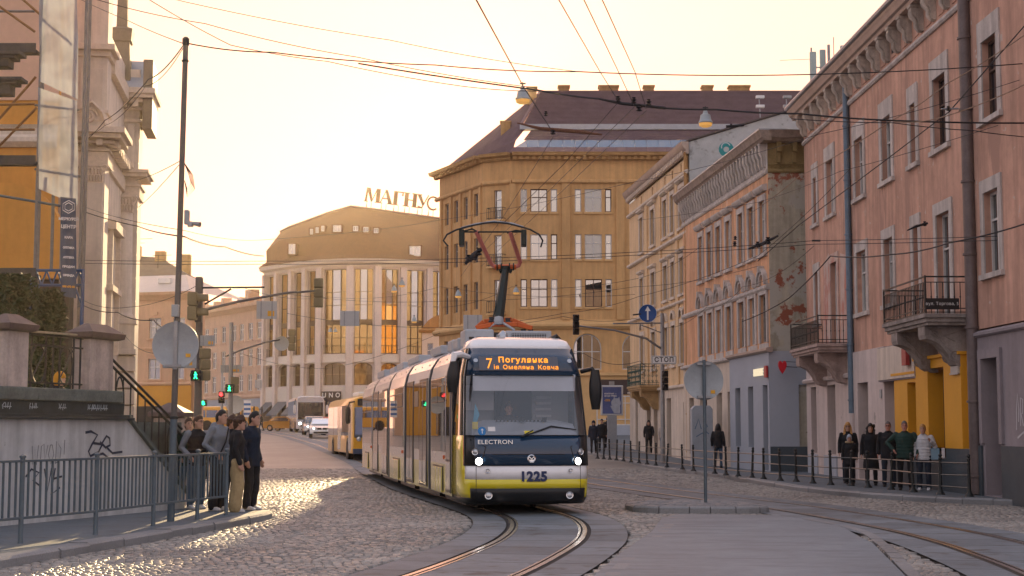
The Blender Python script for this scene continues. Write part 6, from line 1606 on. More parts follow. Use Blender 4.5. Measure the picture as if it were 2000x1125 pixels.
    if i < 4:
        T2, _ = secT(i + 1); rows = []
        for k in range(9):
            t = k / 8; sc_ = .965 if k % 2 else .99
            Ta, Tb = T @ Vector((0, L_ - .29, 0)), T2 @ Vector((0, .29, 0)); xa, xb = (T.to_3x3() @ Vector((1, 0, 0))), (T2.to_3x3() @ Vector((1, 0, 0)))
            c = Ta.lerp(Tb, t); ax = xa.lerp(xb, t).normalized()
            rows.append([c + ax * (x * sc_) + Vector((0, 0, .3 + (z - .3) * (.985 if k % 2 else 1))) for x, z in PROF])
        q = MB(); q.loft(rows, True, False); q.build('bellows', BELL, tr)
# front roof: air conditioner, pods, beacon
q = MB(); q.box(.0, .98, 2.9, 4.6, 3.36, 3.68); a = q.build('roof_box', ROOFG, tr, .02)
q = MB(); q.box(.12, .86, 2.885, 2.9, 3.45, 3.62); g_ = q.build('grille', TB_, a); g_['kind'] = 'stuff'
q = MB()
for k in range(14): q.bar((.13 + k * .053, 2.88, 3.45), (.13 + k * .053, 2.88, 3.62), .012, .01)
for z in (3.48, 3.52, 3.56, 3.6): q.bar((.12, 2.878, z), (.86, 2.878, z), .01, .01)
q.build('grille_bars', ROOFG, a)['kind'] = 'stuff'
for x0, x1, ya, h in ((-.95, -.35, 2.2, .26), (-.98, -.75, 3.2, .14), (-.98, -.6, 4.2, .16)):
    q = MB(); q.box(x0, x1, ya, ya + .8, 3.3, 3.4 + h); o = q.build('roof_box', ROOFG, tr, .04)
    q = MB()
    for k in range(3): q.box(x0 + .08 + k * (x1 - x0 - .16) / 3, x0 + .04 + (k + 1) * (x1 - x0 - .16) / 3, ya - .01, ya, 3.45, 3.5)
    q.build('slot', TB_, o)['kind'] = 'stuff'
q = MB(); q.lathe([(.12, 3.4), (.12, 3.48), (.09, 3.58), (.02, 3.64)], 12, (-.15, 2.3, 0)); q.build('roof_horn', LENS, tr, sm=40)
q = MB(); q.tube([(.55, 1.7, 3.38), (.8, 1.4, 3.46), (.95, 1.6, 3.36)], [.03, .07, .04], 8); q.build('roof_fin', TB_, tr, sm=40)
# pantograph
pt = bpy.data.objects.new('pantograph', None); link(pt, tr); pt.matrix_basis = TRI
def tp(pts, r, nm, m_, n=8):
    q = MB(); q.tube(pts, r, n); return q.build(nm, m_, pt, sm=40)
Yp = 34.2
q = MB()
for (px0, py0, px1, py1, Y, w_) in ((930, 641, 960, 634, 33.6, .1), (960, 634, 1010, 634, 33.6, .12), (1010, 634, 1040, 641, 33.6, .1), (945, 628, 1000, 624, 34.6, .1), (930, 641, 945, 628, 34.1, .08), (1035, 640, 1000, 625, 34.1, .08)):
    q = MB(); q.bar(at(px0, py0, Y), at(px1, py1, Y), w_, .1); q.build('base_bar', PORA, pt, .015)
q = MB(); c = at(980, 650, 34); q.box(c.x - .5, c.x + .4, 33.5, 34.6, c.z - .25, c.z - .02); q.build('base_plate', TB_, pt)
for px, py in ((934, 655), (948, 655), (1022, 652), (1036, 652), (960, 628), (992, 630)):
    q = MB(); p = at(px, py, 33.7); q.lathe([(.06, -.1), (.075, -.06), (.05, -.03), (.075, 0), (.05, .03), (.06, .1)], 10, p); q.build('insulator', BELL, pt, sm=40)
q = MB(); q.lathe([(.001, -.1), (.09, -.08), (.11, 0), (.09, .08), (.001, .1)], 12, at(974, 626, 33.5)); q.tube([at(955, 641, 33.6), at(975, 626, 33.5), at(1005, 645, 33.5)], .03, 7); q.build('spring_gear', ROOFG, pt, sm=40)
tp([at(973, 625, 34.0), at(980, 575, 34.5), at(987, 525, 35.0)], [.12, .11, .085], 'lower_arm', PBLK, 6)
tp([at(963, 622, 33.9), at(984, 530, 35.0)], .018, 'control_rod', PBLK, 5)
q = MB(); q.lathe([(.1, -.06), (.12, 0), (.1, .06)], 10, at(987, 525, 35.0)); q.tube([at(975, 530, 35), at(987, 524, 35), at(1000, 530, 35)], .06, 7); q.build('elbow', PBLK, pt, sm=40)
tp([at(930, 452, 34.3), at(944, 483, 34.6), at(958, 513, 34.95), at(963, 519, 35), at(970, 521, 35), at(1006, 521, 35), at(1013, 519, 35), at(1016, 512, 34.95), at(1006, 482, 34.6), at(996, 453, 34.3)], .05, 'upper_frame', PRED)
tp([at(966, 521.5, 35), at(1008, 521.5, 35)], .062, 'yoke', PORA)
for px in (971, 979, 995, 1003): q = MB(); q.lathe([(.09, -.015), (.09, .015)], 10, at(px, 521, 35), 'x'); q.build('clamp', PBLK, pt)
tp([at(902, 453, 34.3), at(1026, 453, 34.3)], .02, 'cross_rod', PBLK, 6)
for dy, rr in ((-.2, .022), (.2, .022)):
    Y = 34.3 + dy
    tp([at(875, 481, Y), at(866, 470, Y), at(873, 458, Y), at(891, 449, Y), at(915, 442, Y), at(945, 436, Y), at(965, 434, Y), at(990, 436, Y), at(1014, 442, Y), at(1035, 448, Y), at(1053, 458, Y), at(1060, 470, Y), at(1056, 483, Y)], rr, 'collector_horn', IRON, 6)
tp([at(900, 446, 34.3), at(930, 438, 34.3), at(965, 433, 34.3), at(1000, 437, 34.3), at(1022, 444, 34.3)], .03, 'carbon_strip', ROOFG, 6)
for px in (902, 1023): q = MB(); a = at(px, 462, 34.3); q.box(a.x - .06, a.x + .06, a.y - .2, a.y + .2, a.z - .22, a.z + .14); q.build('spring_box', PBLK, pt, .02)
tp([at(936, 455, 34.3), at(922, 447, 34.3), at(905, 452, 34.3)], .02, 'link_rod', PBLK, 6)
tp([at(990, 455, 34.3), at(1008, 450, 34.3), at(1022, 452, 34.3)], .02, 'link_rod', PBLK, 6)
# ------------------------------------------------------------------ the other traffic
BUSY = mat('bus_yellow_paint', (.72, .36, .01), .3, var=.05, coat=.5)
CARW = mat('white_car_paint', (.72, .72, .73), .2, .1, var=.03, coat=.8)
CARS = mat('silver_car_paint', (.45, .47, .5), .25, .6, var=.03, coat=.8)
CARR = mat('red_car_paint', (.5, .03, .02), .25, var=.03, coat=.8)
CARO = mat('orange_car_paint', (.6, .28, .04), .25, var=.03, coat=.8)
COACHW = mat('coach_silver_white', (.62, .63, .66), .25, .2, var=.05, coat=.6)
LAMPW = emis('vehicle_headlight', (1, .95, .88), 6.0)
LAMPO = mat('amber_lens', (.6, .25, .02), .3, var=0)
VGL = glass_mat('vehicle_glass', (.85, .92, 1), .12, .01, (.03, .04, .05))
def wheel(parent, x, y, r=.33, w=.22):
    q = MB(); q.lathe([(r * .62, -w / 2), (r * .95, -w / 2), (r, -w * .35), (r, w * .35), (r * .95, w / 2), (r * .62, w / 2)], 20, (0, 0, 0), 'x', cap=False); o = q.build('wheel', RUBBER, parent, sm=40, loc=(x, y, r))
    q = MB(); q.lathe([(.02, -w * .4), (r * .64, -w * .44), (r * .64, w * .44), (.02, w * .4)], 14, (0, 0, 0), 'x'); q.build('rim', CHROME, o, sm=30); return o
def car(label, px, Y, rz, paint, W=1.78, L_=4.5, H=1.42, lit=True, group=None):
    x = (px - 1000) / 3012.7 * Y
    t = thing('car', label, 'car', (x, Y, gz(Y)), rz, group)
    # lower shell and cabin lofted across the width: local -y is the front
    low = [(-L_ / 2, .28), (-L_ / 2 - .02, .5), (-L_ / 2 + .06, .68), (-L_ / 2 + .5, .8), (-L_ / 2 + 1.25, .92), (L_ / 2 - .7, .98), (L_ / 2 - .05, .92), (L_ / 2, .6), (L_ / 2 - .05, .28)]
    q = MB(); q.loft([[(k * W / 2 * sx, y * sy, z) for y, z in low] for k, sx, sy in ((-1, .93, .95), (-1, 1, .985), (-.6, 1, 1), (0, 1, 1.012), (.6, 1, 1), (1, 1, .985), (1, .93, .95))]); q.build('body', paint, t, .03, 50)
    cab = [(-L_ / 2 + 1.15, .9), (-L_ / 2 + 1.95, H - .06), (-L_ / 2 + 2.3, H), (L_ / 2 - 1.5, H - .01), (L_ / 2 - 1.1, H - .08), (L_ / 2 - .45, .95)]
    q = MB(); q.loft([[(s * W / 2, y, .9 + (z - .9) * k) for y, z in cab] for s, k in ((-.93, .02), (-.76, .985), (-.4, 1), (.4, 1), (.76, .985), (.93, .02))]); q.build('cabin', paint, t, .02, 40)
    q = MB()
    a, b_ = Vector((0, -L_ / 2 + 1.22, .97)), Vector((0, -L_ / 2 + 1.9, H - .1)); n = Vector((0, -.62, .68)) * .03
    q.add([a + n + Vector((-.74 * W / 1.78, 0, 0)), a + n + Vector((.74 * W / 1.78, 0, 0)), b_ + n + Vector((.6, 0, 0)), b_ + n + Vector((-.6, 0, 0))], [(0, 1, 2, 3)]); q.build('windscreen', VGL, t)
    for s in (-1, 1):
        q = MB(); q.add([(s * (W / 2 - .035), -L_ / 2 + 1.5, .97), (s * (W / 2 - .035), L_ / 2 - .85, .98), (s * (W / 2 - .165), L_ / 2 - 1.25, H - .1), (s * (W / 2 - .165), -L_ / 2 + 2.0, H - .1)], [(0, 1, 2, 3)]); q.build('side_window', VGL, t)
        q = MB(); q.box(s * W / 2 * .62 - .2, s * W / 2 * .62 + .2, -L_ / 2 - .01, -L_ / 2 + .2, .6, .74); h = q.build('headlight', LENS, t, .03)
        if lit: q = MB(); q.lathe([(.001, -.02), (.065, 0), (.07, .03)], 12, (s * W / 2 * .66, -L_ / 2 - .02, .67), 'y'); q.build('bulb', LAMPW, h)
        q = MB(); q.loft([[(s * (W / 2 + .1) + .09 * math.cos(a), y, 1.0 + .06 * math.sin(a)) for a in [j * math.pi / 4 for j in range(8)]] for y in (-L_ / 2 + 1.5, -L_ / 2 + 1.62)]); q.build('mirror', paint, t)
        for y in (-L_ / 2 + .85, L_ / 2 - .8): wheel(t, s * (W / 2 - .12), y, .32)
    q = MB(); q.box(-.34, -.04, -L_ / 2 - .05, -L_ / 2, .58, .72); q.box(.04, .34, -L_ / 2 - .05, -L_ / 2, .58, .72); q.box(-.6, .6, -L_ / 2 - .045, -L_ / 2, .32, .44); q.build('grille', BLACK, t)['kind'] = 'stuff'
    q = MB(); q.box(-.26, .26, -L_ / 2 - .06, -L_ / 2, .46, .57); q.build('number_plate', WHITEP, t)
    return t
car('white saloon car with lit headlights driving just left of the yellow bus', 628, 112, R(8), CARW)
car('silver car with lit headlights between the white saloon and the coach', 613, 124, R(10), CARS, H=1.5)
car('red car half hidden behind the silver car beside the coach', 640, 140, R(190), CARR, lit=False)
car('orange car parked behind the yellow minibus', 561, 150, R(70), CARO, lit=False)

def bus(name, label, cat, x, Y, rz, L_, W, H, paint, kind):
    t = thing(name, label, cat, (x, Y, gz(Y)), rz)
    prof = [(-W / 2, .32), (-W / 2, H - .35), (-W / 2 + .1, H - .1), (-W / 2 + .35, H), (W / 2 - .35, H), (W / 2 - .1, H - .1), (W / 2, H - .35), (W / 2, .32)]
    q = MB(); q.loft([[(a * k, y, z if z < 1 else .32 + (z - .32) * (k * .25 + .75)) for a, z in prof] for y, k in ((0, .93), (.12, .985), (.4, 1), (L_ - .3, 1), (L_, .95))]); q.build('body', paint, t, .03, 50)
    q = MB(); q.box(-W / 2 + .1, W / 2 - .1, -.03, .1, 1.15 if kind != 'bus' else 1.05, H - (.55 if kind == 'coach' else .5)); q.build('windscreen', VGL, t, .05)
    if kind == 'bus':
        q = MB(); q.box(-W / 2 + .25, W / 2 - .25, -.05, .05, H - .45, H - .12); q.build('destination_box', BLACK, t, .02)
        q = MB(); q.box(-W / 2 + .35, W / 2 - .35, .8, 3.2, H, H + .22); q.build('roof_box', WHITEP, t, .06)
        q = MB(); q.loft([[(.0 + .55 * math.cos(a), y, .86 + .42 * math.sin(a)) for a in [j * math.pi / 8 for j in range(16)]] for y in (-.06, -.02)]); rd = q.build('black_roundel', BLACK, t); lettering('8', .42, WHITEP, rd, (-.1, -.066, .9))
        q = MB(); q.box(-W / 2 + .05, W / 2 - .05, -.06, .1, .3, .55); q.build('front_bumper', mat('bus_blue_bumper', (.05, .07, .12), .4, var=0), t, .03)
        q = MB(); q.box(-.26, .26, -.08, -.06, .58, .7); q.build('number_plate', WHITEP, t)
    if kind == 'coach':
        q = MB(); q.box(-W / 2 + .3, W / 2 - .3, -.06, -.02, .55, .7); q.box(-.3, .3, -.07, -.03, 1.0, 1.08); q.build('front_trim', BLACK, t)['kind'] = 'stuff'
    for s in (-1, 1):
        if kind == 'bus': segs = [(.4, 1.55), (1.6, 3.0), (3.1, 5.0), (5.05, 6.5), (6.6, 8.6), (8.7, L_ - .4)]
        elif kind == 'coach': segs = [(.3, 2.0), (2.05, 4.0), (4.05, 6.2), (6.25, 8.5), (8.55, L_ - .3)]
        else: segs = [(.25, 1.2), (1.3, 2.4), (2.5, 3.7), (3.8, 5.0), (5.1, L_ - .3)]
        for k, (a, b_) in enumerate(segs):
            z0 = 1.15 if kind == 'bus' else (1.6 if kind == 'coach' else 1.35)
            dr = kind == 'bus' and k in (0, 3) and s < 0
            q = MB(); q.box(min(s * (W / 2 - .05), s * (W / 2 + .012)), max(s * (W / 2 - .05), s * (W / 2 + .012)), a, b_, .45 if dr else z0, H - .4); q.build('door' if dr else 'side_window', TSIL if dr else VGL, t)
        for y in ((1.9 if kind != 'minibus' else .9), (L_ - 3 if kind != 'minibus' else L_ - 1.6)):
            q = MB(); q.lathe([(.001, -.004), (.56, -.004), (.56, .004), (.001, .004)], 20, (s * (W / 2 + .006), y, .5), 'x'); q.build('wheel_arch', BLACK, t); wheel(t, s * (W / 2 - .12), y, .47 if kind != 'minibus' else .36, .28)
        q = MB(); zc = 1.0 if kind == 'bus' else .8
        q.lathe([(.001, -.05), (.11, -.03), (.12, .03)], 14, (s * (W / 2 - .32), -.02, zc), 'y'); q.build('headlight', LAMPW if kind == 'coach' else LENS, t)
        q = MB(); q.loft([[(s * (W / 2 + .22) + .12 * k * math.cos(a), -.25 + .08 * k * math.sin(a), z) for a in [j * math.pi / 5 for j in range(10)]] for z, k in ((1.7, .6), (1.85, 1), (2.35, 1), (2.5, .6))]); m_ = q.build('mirror', BLACK if kind != 'coach' else WHITEP, t, sm=50)
        q = MB(); q.tube([(s * (W / 2 - .15), .1, H - .25), (s * (W / 2 + .15), -.25, H - .3), (s * (W / 2 + .22), -.25, 2.45)], .04, 6); q.build('mirror_arm', BLACK, m_)
    return t
bus('city_bus', 'yellow city bus numbered 8 following close behind the tram', 'bus', -6.25, 72.3, R(12.2), 12, 2.5, 3.0, BUSY, 'bus')
bus('coach', 'pale silver touring coach with a huge windscreen approaching in the distance', 'coach', -18.3, 140, R(12), 12, 2.5, 3.3, COACHW, 'coach')
bus('minibus', 'yellow minibus crossing behind the coach', 'minibus', -26.6, 160, R(80), 6.5, 2.1, 2.5, BUSY, 'minibus')
# ------------------------------------------------------------------ people
SKIN = mat('skin', (.50, .29, .21), .55, var=.08, vs=8, local=True)
SKINR = mat('ruddy_skin', (.50, .23, .17), .55, var=.1, vs=8, local=True)
def cloth(n, c, var=.12): return mat(n, c, .85, var=var, vs=7, bump=.25, bs=90, local=True)
CBLK, CNAVY, CGREY, CKHAKI, CJEAN = cloth('black_cloth', (.014, .015, .018)), cloth('navy_cloth', (.014, .022, .04)), cloth('grey_marl', (.20, .225, .26)), cloth('khaki_cotton', (.42, .31, .16)), cloth('blue_denim', (.06, .105, .16))
CGRN, CWHT, CDKJ, CTEAL, CCREAM = cloth('dark_green_padding', (.02, .05, .042)), cloth('white_padding', (.62, .63, .66)), cloth('dark_jeans', (.022, .032, .05)), cloth('teal_shirt', (.03, .075, .095)), cloth('cream_knit', (.55, .47, .42))
SHOEW, SHOEB = mat('white_trainer', (.6, .6, .6), .6, var=.1, local=True), mat('black_shoe', (.015, .015, .016), .5, var=0)
HBR, HBLK, HBLN, HGRY = mat('brown_hair', (.06, .028, .014), .6, var=.4, vs=30, local=True), mat('black_hair', (.012, .01, .01), .5, var=.3, vs=30, local=True), mat('blonde_hair', (.50, .27, .09), .55, var=.35, vs=30, local=True), mat('grey_hair', (.16, .14, .13), .6, var=.3, vs=30, local=True)
BEANIE = cloth('pale_blue_knit', (.42, .47, .56)); HOODY = cloth('yellow_hood_cloth', (.55, .25, .01)); BEIGEFUR = cloth('beige_fur', (.45, .34, .2), .4)
EYE = mat('eye_dark', (.015, .012, .012), .3, var=0); LIPS = mat('lips', (.32, .11, .09), .5, var=0)
FOLD = bpy.data.textures.new('cloth_folds', 'CLOUDS'); FOLD.noise_scale = .16; FOLD.noise_depth = 2
HAIRT = bpy.data.textures.new('hair_locks', 'CLOUDS'); HAIRT.noise_scale = .035; HAIRT.noise_depth = 2
def ell(mb, c, rx, ry, rz_, n=12, m=8):
    vs = [(c[0], c[1], c[2] - rz_)]; fs = []
    for i in range(1, m):
        t = math.pi * i / m - math.pi / 2
        for j in range(n):
            a = 2 * math.pi * j / n; vs.append((c[0] + rx * math.cos(t) * math.cos(a), c[1] + ry * math.cos(t) * math.sin(a), c[2] + rz_ * math.sin(t)))
    vs.append((c[0], c[1], c[2] + rz_)); N_ = len(vs) - 1
    for j in range(n): fs.append((0, 1 + (j + 1) % n, 1 + j)); fs.append((N_, N_ - n + j, N_ - n + (j + 1) % n))
    for i in range(m - 2):
        for j in range(n): fs.append((1 + i * n + j, 1 + i * n + (j + 1) % n, 1 + (i + 1) * n + (j + 1) % n, 1 + (i + 1) * n + j))
    mb.add(vs, fs)
def limb(mb, pts, rs, n=10):
    mb.tube(pts, rs, n)
    for p, r in zip(pts, rs): ell(mb, p, r, r, r, 10, 6)
def torso(mb, secs, n=18):
    mb.loft([[(cx + rx * math.cos(2 * math.pi * j / n), cy + ry * math.sin(2 * math.pi * j / n), z) for j in range(n)] for cx, cy, z, rx, ry in secs])
def finish(mb, name, m_, parent, vox, sm_it=3, fold=0, tex=None):
    o = mb.build(name, m_, parent)
    r = o.modifiers.new('skin', 'REMESH'); r.mode = 'VOXEL'; r.voxel_size = vox; r.use_smooth_shade = True
    s = o.modifiers.new('relax', 'SMOOTH'); s.factor = .5; s.iterations = sm_it
    if fold:
        d = o.modifiers.new('folds', 'DISPLACE'); d.texture = tex or FOLD; d.strength = fold; d.mid_level = .5
    return o
def person(label, loc, rz, h=1.75, top=CBLK, legs=CBLK, shoes=SHOEB, hair=HBR, hairstyle='short', skin=SKIN, build=1.0, vox=.012, head_turn=0., step=.0, arms='down', coat=0., wide=0., extras=(), group=None, seated=False, tilt=0., padded=False, sleeves=None):
    t = thing('person', label, 'person', loc, rz, group)
    k = h / 1.76; t.scale = (k, k, k); B = build
    hx = .0; hp = Vector((0, -.02 + tilt * .2, 0))
    sh = [Vector((s * .185 * B, 0, 1.42)) for s in (-1, 1)]
    if arms == 'down': el = [Vector((s * .245 * B, .05, 1.14)) for s in (-1, 1)]; wr = [Vector((s * .25 * B, -.04, .89)) for s in (-1, 1)]
    elif arms == 'pocket': el = [Vector((s * .28 * B, .08, 1.15)) for s in (-1, 1)]; wr = [Vector((s * .2 * B, -.12, .98)) for s in (-1, 1)]
    elif arms == 'hips': el = [Vector((-.36 * B, .02, 1.2)), Vector((.3 * B, .03, 1.15))]; wr = [Vector((-.24 * B, -.13, 1.02)), Vector((.26 * B, -.06, .92))]
    elif arms == 'bag': el = [Vector((-.26 * B, .02, 1.14)), Vector((.29 * B, -.02, 1.16))]; wr = [Vector((-.24 * B, -.06, .9)), Vector((.2 * B, -.2, 1.3))]
    elif arms == 'drive': el = [Vector((s * .3, -.12, 1.2)) for s in (-1, 1)]; wr = [Vector((s * .22, -.36, 1.12)) for s in (-1, 1)]
    else: el = [Vector((-.25 * B, .1, 1.16)), Vector((.25 * B, -.1, 1.15))]; wr = [Vector((-.24 * B, .1, .9)), Vector((.24 * B, -.22, .96))]
    hipz = .93
    hipj = [Vector((s * .095 * B, 0, hipz)) for s in (-1, 1)]
    kn = [Vector((-.105 * B, -.02 - step * .5, .5)), Vector((.105 * B, -.02 + step * .35, .5))]
    an = [Vector((-.11 * B, .03 - step, .09)), Vector((.11 * B, .03 + step, .09 + abs(step) * .12))]
    Hc = Vector((0, -.025 + hp.y, 1.625)); Rh = Matrix.Rotation(head_turn, 4, 'Z')
    def hd(v): return Hc + (Rh @ Vector(v))
    # continuous body
    b = MB()
    torso(b, [(0, 0, .86, .14 * B, .1 * B), (0, 0, .95, .155 * B, .105 * B), (0, 0, 1.1, .13 * B, .095 * B), (0, 0, 1.3, .16 * B, .11 * B), (0, .005, 1.42, .15 * B, .085), (0, .0, 1.47, .07, .065)])
    limb(b, [Vector((0, .005, 1.42)), Vector((0, -.005, 1.5)), Vector((0, -.015 + hp.y * .5, 1.57))], [.062, .056, .056])
    for i in range(2):
        limb(b, [sh[i], el[i], wr[i]], [.055, .043, .031])
        d = (wr[i] - el[i]).normalized(); sd = Vector((1 if i else -1, 0, 0)); pn = wr[i] + d * .05; fw = d.cross(sd).normalized()
        b.loft([[wr[i] + d * q + fw * (a * w_) + d.cross(fw) * (c * th) for a, c in ((-1, -1), (1, -1), (1, 1), (-1, 1))] for q, w_, th in ((-.01, .026, .017), (.045, .04, .016), (.09, .038, .013))])
        for f in range(4):
            o_ = wr[i] + d * .085 + fw * (-.03 + f * .02); ln = (.06, .072, .068, .052)[f]; c_ = d.cross(fw) * (1 if i else -1) * .02
            b.tube([o_, o_ + d * ln * .5 + c_ * .2, o_ + d * ln - c_ * .6], [.0095, .009, .008], 6)
        b.tube([wr[i] + d * .02 + fw * .03, wr[i] + d * .055 + fw * .052, wr[i] + d * .085 + fw * .056], [.012, .011, .009], 6)
        limb(b, [hipj[i], kn[i], an[i]], [.082 * B, .056, .042])
        ell(b, an[i] + Vector((0, -.03, -.04)), .03, .07, .025)
    torso_head = [(-.105, .05, .045, 0), ]
    b.loft([[hd((rx * math.cos(2 * math.pi * j / 16), cy + ry * math.sin(2 * math.pi * j / 16), z)) for j in range(16)] for z, rx, ry, cy in ((-.125, .028, .03, -.055), (-.11, .045, .06, -.035), (-.075, .058, .078, -.018), (-.03, .068, .088, -.006), (.02, .073, .095, .004), (.07, .07, .093, .008), (.11, .05, .07, .012), (.128, .02, .03, .012))])
    b.loft([[hd(v) for v in q] for q in (((-.006, -.094, .03), (.006, -.094, .03), (.005, -.085, .03), (-.005, -.085, .03)), ((-.018, -.115, -.022), (.018, -.115, -.022), (.016, -.07, -.02), (-.016, -.07, -.02)))])
    ell(b, hd((0, -.085, -.055)), .024, .012, .012); ell(b, hd((0, -.078, -.1)), .022, .018, .018)
    for s in (-1, 1): ell(b, hd((s * .076, .012, -.005)), .012, .022, .032); ell(b, hd((s * .03, -.088, .038)), .022, .012, .007)
    finish(b, 'body', skin, t, vox * .8, 2)
    # face
    e = MB()
    for s in (-1, 1): ell(e, hd((s * .03, -.093, .014)), .012, .006, .006, 8, 6); ell(e, hd((s * .03, -.098, .036)), .02, .006, .005, 8, 6)
    e.build('eyes_and_brows', EYE, t)['kind'] = 'stuff'
    e = MB(); ell(e, hd((0, -.094, -.056)), .022, .006, .006, 8, 6); e.build('mouth', LIPS, t)
    # clothes
    c = MB(); zb = .80 - coat
    torso(c, [(0, .005, zb, (.185 + coat * .12) * B, (.14 + coat * .1) * B), (0, 0, .95, .185 * B, .14 * B), (0, 0, 1.12, .175 * B, .135 * B), (0, 0, 1.3, .205 * B, .15 * B), (0, .01, 1.41, .195 * B, .12 * B), (0, .01, 1.45, .15 * B, .1), (0, .005, 1.475, .1, .09), (0, 0, 1.505, .078, .078)])
    pf = 1.08 if padded else 1.0
    sl = c if sleeves is None else MB()
    for i in range(2):
        limb(sl, [sh[i] - Vector((0, 0, .015)), el[i], wr[i] - (wr[i] - el[i]).normalized() * .01], [.074 * pf, .062 * pf, .048 * pf])
    if padded:
        for z in [zb + .05 + .085 * q for q in range(int((1.4 - zb) / .085))]: torso(c, [(0, 0, z - .03, .17 * B, .12 * B), (0, 0, z, .2 * B, .15 * B), (0, 0, z + .03, .17 * B, .12 * B)])
    if hairstyle == 'hooded' or 'hoodback' in extras:
        ell(c, (0, .085, 1.47), .12, .08, .075)
    finish(c, 'jacket', top, t, vox, 3, .028)
    if sleeves is not None: finish(sl, 'sleeves', sleeves, t, vox, 3, .02)
    p = MB()
    torso(p, [(0, 0, .8, .15 * B, .115 * B), (0, 0, .9, .168 * B, .125 * B), (0, 0, 1.0, .155 * B, .11 * B)])
    if not seated:
        for i in range(2):
            limb(p, [hipj[i] - Vector((0, 0, .02)), kn[i].lerp(hipj[i], .5), kn[i], kn[i].lerp(an[i], .5), an[i] + Vector((0, 0, -.015))], [(.1 + wide * .02) * B, .088 + wide * .03, .07 + wide * .045, .064 + wide * .05, .06 + wide * .05])
    finish(p, 'trousers', legs, t, vox, 3, .03)
    if not seated:
        for i in range(2):
            q = MB(); a = an[i]
            q.loft([[(a.x + sx * w_, a.y + y, a.z - .09 + z) for sx, z in ((-1, 0), (1, 0), (.85, hgt), (-.85, hgt))] for y, w_, hgt in ((.075, .032, .09), (.03, .042, .1), (-.06, .047, .075), (-.14, .046, .05), (-.185, .03, .03))])
            q.build('shoe', shoes, t, .012, 60)
    # hair
    if hairstyle != 'none':
        q = MB()
        def cap(zc, sx, sy, sz, yo, front=.0):
            n = 16; rows = []
            for r_ in range(-3, 7):
                tt = math.pi / 2 * max(r_, 0) / 6.0; kk = (.82, .92, .98)[r_ + 3] if r_ < 0 else 1; dz = r_ * .036 if r_ < 0 else 0
                rows.append([hd((sx * kk * math.cos(tt) * math.cos(a), yo + sy * kk * math.cos(tt) * math.sin(a), zc + dz * (1 if math.sin(a) > .1 else (.55 if math.sin(a) > -.45 else .1)) + sz * math.sin(tt) - (.03 * max(0, math.sin(a)) * math.cos(tt)) + front * max(0, -math.sin(a)) * math.cos(tt))) for a in [2 * math.pi * j / n for j in range(n)]])
            rows[-1] = [hd((0.004 * math.cos(a), yo + .004 * math.sin(a), zc + sz)) for a in [2 * math.pi * j / n for j in range(n)]]
            q.loft(rows)
        if hairstyle == 'short': cap(.035, .082, .103, .108, .010, .035)
        elif hairstyle == 'crop': cap(.04, .079, .1, .098, .010, .035)
        elif hairstyle == 'mop':
            cap(.02, .092, .114, .135, .014, .05)
            for a in range(0, 360, 30): ell(q, hd((.082 * math.cos(R(a)), .015 + .095 * math.sin(R(a)), .055)), .03, .03, .035, 8, 6)
        elif hairstyle in ('long', 'curly'):
            cap(.015, .094, .116, .138, .016, .055)
            for s in (-1, 1): q.loft([[hd((s * (x + dx), y + dy, z)) for dx, dy in ((-w_, -w_), (w_, -w_), (w_, w_ * 1.3), (-w_, w_ * 1.3))] for x, y, z, w_ in ((.075, .0, .06, .022), (.09, .02, -.05, .03), (.1, .0, -.18, .035), (.095, -.03, -.3, .02))])
            q.loft([[hd((w_ * math.cos(a), .07 + .045 * math.sin(a), z)) for a in [j * math.pi / 5 for j in range(10)]] for z, w_ in ((.05, .075), (-.08, .095), (-.2, .11), (-.3, .09))])
            if hairstyle == 'curly':
                for _ in range(26): a = random.uniform(-.3, math.pi + .3); ell(q, hd((.11 * math.cos(a), .02 + .07 * math.sin(a), random.uniform(-.26, .1))), .035, .035, .035, 8, 6)
        elif hairstyle == 'hooded': cap(.02, .105, .125, .135, .02, .0); ell(q, hd((0, .05, -.06)), .1, .09, .11)
        elif hairstyle == 'beanie': cap(.015, .094, .116, .145, .012, .05)
        finish(q, 'hair' if hairstyle not in ('hooded', 'beanie') else ('hood' if hairstyle == 'hooded' else 'beanie'), hair, t, .011, 2, .02 if hairstyle in ('mop', 'curly', 'long') else .008, HAIRT)
    if 'glasses' in extras:
        q = MB()
        for s in (-1, 1): q.tube([hd((s * .03 + .022 * math.cos(R(a)), -.104, .014 + .016 * math.sin(R(a)))) for a in range(0, 361, 40)], .003, 4); q.tube([hd((s * .052, -.102, .018)), hd((s * .078, .0, .015))], .003, 4)
        q.tube([hd((-.01, -.105, .018)), hd((.01, -.105, .018))], .003, 4); q.build('glasses', BLACK, t)
    if 'strap' in extras: q = MB(); q.tube([(.1, -.13, 1.44), (.0, -.155, 1.2), (-.13, -.14, 1.0)], .013, 5); q.tube([(.1, .0, 1.5), (.1, .12, 1.44), (-.02, .16, 1.2), (-.15, .13, 1.0)], .014, 5); q.build('bag_strap', CBLK, t)
    if 'bluebag' in extras: q = MB(); q.box(.2, .42, -.06, .06, .82, 1.12); q.tube([(.24, 0, 1.12), (.17, -.02, 1.46), (.38, 0, 1.12)], .01, 5); q.build('shoulder_bag', mat('pale_blue_bag', (.2, .32, .4), .7, var=.1, local=True), t, .03)
    if 'fur' in extras:
        q = MB()
        for a in range(0, 360, 24): ell(q, (.105 * math.cos(R(a)), .02 + .09 * math.sin(R(a)), 1.5), .045, .045, .04, 8, 6)
        finish(q, 'fur_collar', BEIGEFUR, t, .014, 1, .03, HAIRT)
    return t
gl, gr_ = 'people waiting at the kerb by the left railing', 'people waiting behind the right railing'
Z = .12
